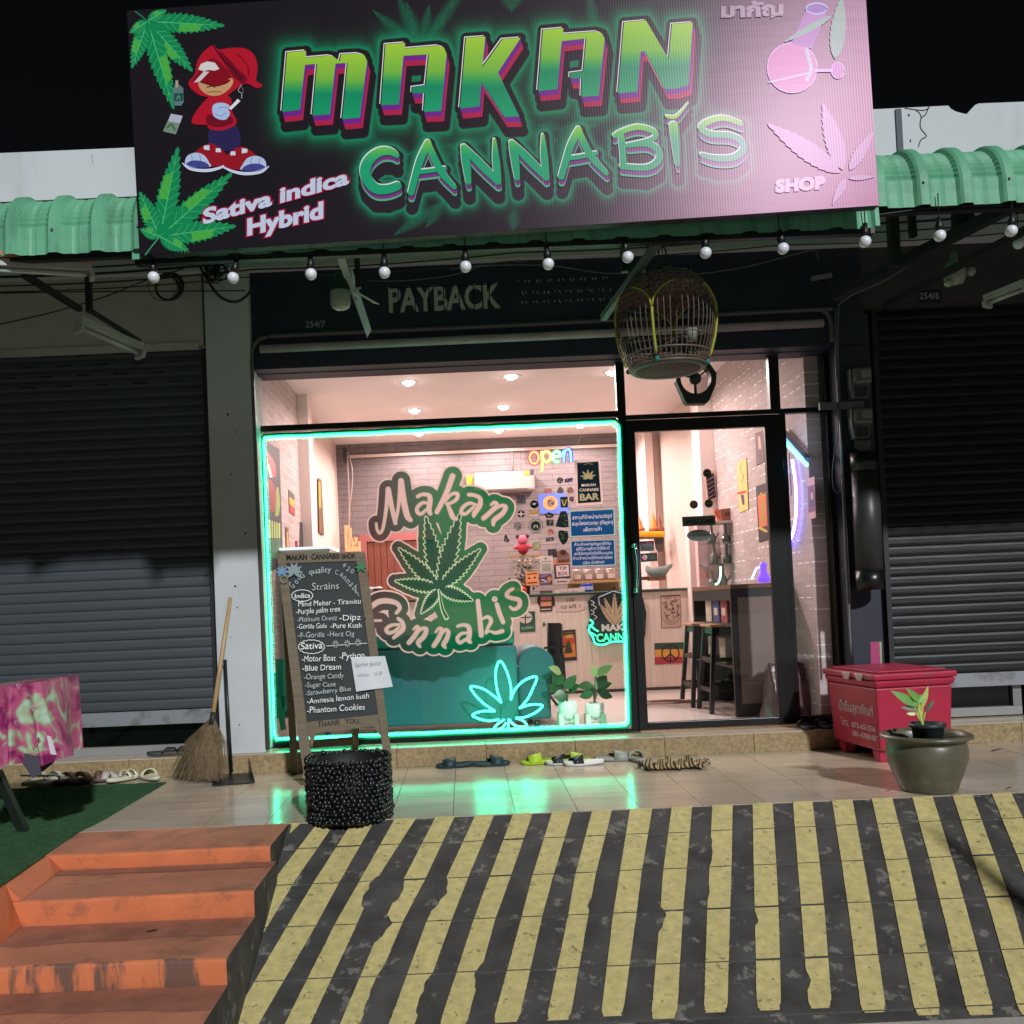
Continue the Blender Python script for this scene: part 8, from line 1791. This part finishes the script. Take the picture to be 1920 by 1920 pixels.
stool('black bar stool with a tan seat nearest the shop door', 1366, 1335, 1.25); stool('black bar stool half hidden behind the first one', 1330, 1325, 1.72)
# ---- dark display cabinet
blm = mat('dark_grey_laminate', (44, 46, 46), .4)
kx0, kx1, ky0, ky1, kz = 2.02, XRW - .03, .80, 1.98, 1.14
kb_ = thing('dark_cabinet', 'dark grey open shelf cabinet with a wooden top right of the stools', 'cabinet', ((kx0 + kx1) / 2, 1.4, ZK))
MB().box(kx0, kx1, ky0, ky1, kz - .03, kz).build('top', mat('brown_edge_top', (120, 88, 66), .4), kb_)
MB().box(kx0, kx1, ky0, ky0 + .03, ZK, kz - .031).build('end_panel', blm, kb_); MB().box(kx0, kx1, ky1 - .03, ky1, ZK, kz - .031).build('end_panel', blm, kb_); MB().box(kx1 - .02, kx1, ky0 + .031, ky1 - .031, ZK, kz - .031).build('back_panel', blm, kb_)
MB().box(kx0, kx0 + .03, ky0 + .031, ky1 - .031, kz - .12, kz - .032).build('rail', blm, kb_)
for z in (.50, .82): MB().box(kx0, kx1 - .021, ky0 + .031, ky1 - .031, z, z + .02).build('shelf', blm, kb_)
MB().box(kx0 + .05, kx1 - .03, ky0 - .004, ky0 - .001, ZK + .1, kz - .1).build('glossy_panel', mat('mirror_dark_panel', (120, 106, 100), .25, spec=.8), kb_)
for (y, z, c, lb) in [(1.15, .84, (150, 60, 64), 'red carton on the upper shelf of the dark cabinet'), (1.38, .84, (60, 80, 130), 'blue carton on the upper shelf of the dark cabinet'), (1.62, .84, (190, 180, 166), 'cream carton on the upper shelf of the dark cabinet'), (1.25, .52, (170, 156, 140), 'wide beige carton on the lower shelf of the dark cabinet'), (1.6, .52, (180, 168, 150), 'narrow beige carton on the lower shelf of the dark cabinet')]:
    t = thing('carton', lb, 'box', (kx0 + .15, y, z)); MB().box(kx0 + .04, kx0 + .3, y - .09, y + .09, z + .001, z + .2).build('carton_body', mat('carton_%d' % c[0], c, .6), t, bevel=.003); MB().box(kx0 + .037, kx0 + .039, y - .05, y + .05, z + .06, z + .12).build('printed_band', mat('carton_band', (200, 190, 176), .7), t)
bp0 = PZ(1450, 1340, ZK); bag = thing('carrier_bag', 'large crinkled mauve brown plastic carrier bag on the floor behind the door', 'bag', tuple(bp0))
def bgf(i, j):
    a = 2 * math.pi * i; w = .19 * (1 - .35 * j) + .012 * math.sin(a * 5 + j * 9); d = .13 * (1 - .6 * j); return (bp0.x + .02 + w * math.cos(a), .62 + d * math.sin(a) + .012 * math.sin(a * 7 + j * 5), ZK + .004 + .40 * j + .012 * math.sin(a * 3))
MB().sheet(bgf, 40, 10).build('bag_body', mat('mauve_plastic_film', (98, 72, 76), .25, spec=.7, bump=.6, bs=14), bag)
for s_ in (-1, 1): MB().tube([(bp0.x - .03, .62 + s_ * .02, ZK + .40), (bp0.x, .62 + s_ * .03, ZK + .47), (bp0.x + .05, .62 + s_ * .02, ZK + .40)], .006, 6).build('handle', mat('mauve_plastic_film', (98, 72, 76), .25), bag)
# ---- glass cabinet and shelf objects right
gc = thing('glass_cabinet', 'tall glass display cabinet with lit edges behind the dark cabinet', 'display case', (PY(1350, 1095, 2.3).x, 2.45, kz))
gx0, gx1 = PY(1328, 1050, 2.3).x, PY(1388, 1050, 2.3).x; gz0, gz1 = PY(1350, 1098, 2.3).z, PY(1350, 976, 2.3).z
wh = mat('pink_white_paint', (226, 208, 202), .7)
MB().box(gx0, gx1, 2.3, 2.62, gz1 - .02, gz1).build('top', wh, gc); MB().box(gx0, gx1, 2.3, 2.62, ZK, gz0).build('base', wh, gc)
for zz in (gz0 + (gz1 - gz0) * .33, gz0 + (gz1 - gz0) * .66): MB().box(gx0 + .005, gx1 - .005, 2.31, 2.6, zz, zz + .006).build('shelf', glassmat('shelf_glass', (.7, .85, .8), .2), gc)
for x in (gx0, gx1): MB().add([(x, 2.3, gz0), (x, 2.62, gz0), (x, 2.62, gz1), (x, 2.3, gz1)], [(0, 1, 2, 3)]).build('pane', G, gc)
rg_ = random.Random(12)
for k, (fx_, z_, h_, lb) in enumerate([(.2, 0, .14, 'short clear glass pipe on the lowest glass shelf'), (.55, 0, .2, 'tall clear glass pipe on the lowest glass shelf'), (.3, 1, .22, 'tall bottle necked glass pipe on the middle glass shelf'), (.7, 1, .18, 'slim glass pipe on the middle glass shelf'), (.25, 2, .2, 'glass pipe on the top glass shelf left'), (.7, 2, .17, 'glass pipe on the top glass shelf right')]):
    zz = [gz0, gz0 + (gz1 - gz0) * .33 + .006, gz0 + (gz1 - gz0) * .66 + .006][z_]; x = gx0 + (gx1 - gx0) * fx_
    t = thing('glass_pipe', lb, 'glass pipe', (x, 2.42, zz)); MB().lathe([(0, .001), (.035, .001), (.04, h_ * .2), (.03, h_ * .4), (.014, h_ * .5), (.013, h_), (.018, h_ + .005)], (x, 2.42, zz), 14).build('vessel', mat('grey_glass_pipe', (120, 120, 116), .1, spec=.8), t); MB().tube([(x + .03, 2.41, zz + h_ * .2), (x + .06, 2.39, zz + h_ * .45)], .007, 6).build('stem', mat('grey_glass_pipe', (120, 120, 116), .1), t)
cbox('cardboard_box', 'brown cardboard box marked DCB on top of the glass cabinet', 'box', [(1350, 955), (1382, 951), (1383, 973), (1352, 976)], 2.36, .2, (166, 112, 92), lambda a: a.text('DCB', (1360, 967), (1373, 965), 6, (110, 40, 40), grow=.4))
cbox('orange_fan_ornament', 'orange fan shaped ornament beside the cardboard box', 'ornament', [(1338, 958), (1345, 953), (1352, 958), (1354, 975), (1346, 977)], 2.34, .03, (222, 130, 100), lambda a: a.stroke([(1341, 960), (1350, 972)], 1.4, (180, 90, 70)))
so2 = thing('violet_lamp', 'violet glowing figurine lamp on the dark cabinet', 'lamp', tuple(PY(1432, 1096, 1.0)))
pv = PY(1432, 1088, 1.0); MB().lathe([(0, -.02), (.045, -.015), (.05, .02), (.03, .06), (.024, .09), (.03, .11), (.02, .14), (0, .145)], pv, 16).build('figure', mat('violet_plastic', (120, 96, 200), .3, emis=(.2, .08, 1), es=1.2), so2)
MB().tube([PY(1409, 1086, 1.0), PY(1418, 1066, 1.0), PY(1426, 1062, 1.0)], .008, 6).build('arm', glow('white_violet_tube', (.9, .85, 1), 2.4), so2)
t, _ = px_box('spirit_shelf', 'small offering shelf with a yellow garland on the beige wall', 'shelf', 1197, 1003, 1246, 1008, 4.6, .3, mat('dark_shelf_wood', (70, 52, 44), .5))
gm = MB()
for k in range(17): gm.tube([PY(1197 + k * 2.9, 996, 4.58), PY(1198 + k * 2.9, 1007, 4.58)], .012, 5)
tag(gm.build('garland', mat('marigold_yellow', (226, 170, 30), .8), t), kind='stuff')
for u, v, h, c, lb in [(1200, 995, 26, (214, 140, 70), 'small gold figure at the left end of the offering shelf'), (1226, 995, 36, (226, 150, 60), 'orange gold pagoda on the offering shelf'), (1237, 995, 30, (150, 90, 60), 'brown pointed ornament on the offering shelf')]:
    p = PY(u, v, 4.65); s_ = h * .0062; t = thing('shrine_figure', lb, 'ornament', tuple(p)); MB().lathe([(0, 0), (.05, 0), (.052, s_ * .15), (.03, s_ * .35), (.034, s_ * .5), (.016, s_ * .75), (0, s_)], p, 12).build('figure', mat('gold_%d' % c[1], c, .4), t); MB().lathe([(.058, -.001), (.06, .02), (.05, .024)], p, 12).build('base', mat('gold_base', (150, 70, 50), .5), t)
cbox('grey_pennant', 'dark grey pennant hanging under the offering shelf', 'pennant', [(1226, 1010), (1245, 1008), (1244, 1034), (1236, 1036), (1230, 1030)], 4.7, .01, (74, 70, 66), lambda a: a.stroke([(1232, 1015), (1240, 1026)], 1, (110, 100, 96)))
fb = thing('fish_ornament', 'grey carved fish boat ornament on the counter seen through the door', 'ornament', tuple(PY(1236, 1075, 3.2)))
MB().tube([PY(u, v, 3.2) for u, v in smooth([(1212, 1060), (1218, 1070), (1232, 1073), (1246, 1069), (1258, 1058)], 4)], [.008 + .05 * math.sin(math.pi * k / 16) for k in range(17)], 10).build('hull', mat('grey_green_stone', (120, 132, 126), .5, var=.2), fb); MB().prism([PY(1248, 1066, 3.2), PY(1262, 1056, 3.2), PY(1258, 1066, 3.2)], (0, .02, 0)).build('tail', mat('grey_green_stone', (120, 132, 126), .5, var=.2), fb)
px_box('tan_case', 'tan wooden case on the counter under the fish ornament', 'box', 1220, 1075, 1249, 1088, 3.2, .2, mat('tan_case_wood', (176, 110, 80), .5)); px_box('brown_book', 'flat dark book on the counter left of the tan case', 'book', 1200, 1081, 1218, 1087, 3.2, .2, mat('dark_book', (90, 60, 60), .6))
sf_ = lambda u, v: PY(u, v, 3.0)
mr = thing('striped_mirror', 'leaning dark striped picture in a pale frame above the WELCOME board', 'picture', tuple(PY(1335, 942, 2.75)))
MB().prism([PY(1322, 890, 2.76), PY(1340, 882, 2.76), PY(1345, 935, 2.76), PY(1327, 943, 2.76)], (0, .02, 0)).build('frame', mat('pale_frame', (214, 170, 150), .5), mr)
mA = Art(lambda u, v: PY(u, v, 2.755)); mA.k = 2; mA.poly([(1324, 893), (1338, 887), (1342.5, 932), (1329, 938)], (48, 40, 48))
for k in range(5): mA.stroke([(1325 + k * .8, 902 + k * 8), (1339 + k * .8, 893 + k * 8)], 2, (120, 104, 110), sm=0)
mA.build('print', PAPER, mr)
# ---- left rear: lit case, switch, wooden tools, cups
t, (x0, x1, za, zb) = px_box('display_case', 'white lit glass display case behind the chalkboard', 'display case', 522, 1030, 622, 1250, 1.6, .5, mat('case_body', (190, 176, 170), .4)); MB().box(x0 - .01, x1 + .01, 1.58, 2.12, zb + .001, zb + .02).build('lit_top', mat('lit_white_acrylic', (220, 226, 232), .3, emis=(.85, .93, 1), es=.9), t)
for i, (u, w) in enumerate([(556, 5)]): px_box('pink_bottle', 'slim pink bottle on the lit display case', 'bottle', 553, 1014, 558, 1030, 1.7, .03, mat('pink_bottle', (196, 90, 110), .3))
tw2 = thing('wooden_rack', 'small pale wooden tool rack against the rear left wall', 'rack', tuple(PY(660, 1034, 5.2))); pw = mat('pale_wood', (222, 176, 130), .5)
for k, (u, v0_, v1_) in enumerate([(650, 985, 1034), (655, 990, 1034), (661, 1010, 1034), (667, 1008, 1034), (672, 1015, 1034)]): MB().bar(PY(u, v0_, 5.2), PY(u + 1, v1_, 5.2), .05, .04).build('slat', pw, tw2)
MB().bar(PY(648, 1030, 5.18), PY(675, 1029, 5.18), .05, .06).build('base', pw, tw2)
tag(MB().tube([PY(u, v, 5.5) for u, v in smooth([(650, 848), (653, 900), (655, 960), (653, 1005)], 4)], .012, 6).build('white_cable', aw_), 'straight white cable down the rear left corner', 'cable')
tag(MB().tube([PY(u, v, 5.5) for u, v in smooth([(652, 848), (660, 880), (659, 920), (654, 960), (656, 1010)], 4)], .012, 6).build('white_cable', aw_), 'curved white cable down the rear left corner', 'cable')
tag(MB().box(PY(643, 850, 5.3).x, PY(649, 850, 5.3).x, 5.3, 5.38, PY(645, 868, 5.3).z, PY(645, 838, 5.3).z).build('speaker_box', mat('dark_grey_laminate', (44, 46, 46), .4)), 'small dark speaker at the top of the rear left corner', 'speaker')
for i, (u, c) in enumerate([(693, (190, 176, 170)), (709, (46, 44, 48))]):
    p = on_counter(PY(u, 1104, YI)); t = thing('takeaway_cup', ('white printed takeaway cup', 'dark takeaway cup')[i] + ' on the counter beside the chalkboard', 'cup', tuple(p)); MB().lathe([(0, .001), (.03, .001), (.042, .12), (.044, .124)], p, 16).build('cup', mat('cup_%d' % c[0], c, .5), t); MB().lathe([(.045, .123), (.045, .13), (.03, .14), (0, .14)], p, 16).build('lid', mat('cup_lid', (220, 210, 204), .4), t)
# floor clutter behind counter foot
cabl = MB(); rc = random.Random(14)
cw = thing('cable_heap', 'brown looped cable heap on the shop floor under the counter', 'cable', tuple(PZ(1250, 1318, ZK)))
for k in range(5): c = PZ(1245 + rc.uniform(-16, 16), 1316, ZK + .012 + k * .008); MB().tube([c + Vector(((.16 + .02 * k) * math.cos(a), .10 * math.sin(a), 0)) for a in np.linspace(0, 6.1, 20)], .009, 6, closed=True).build('loop', mat('brown_cable', (120, 84, 70), .5), cw)
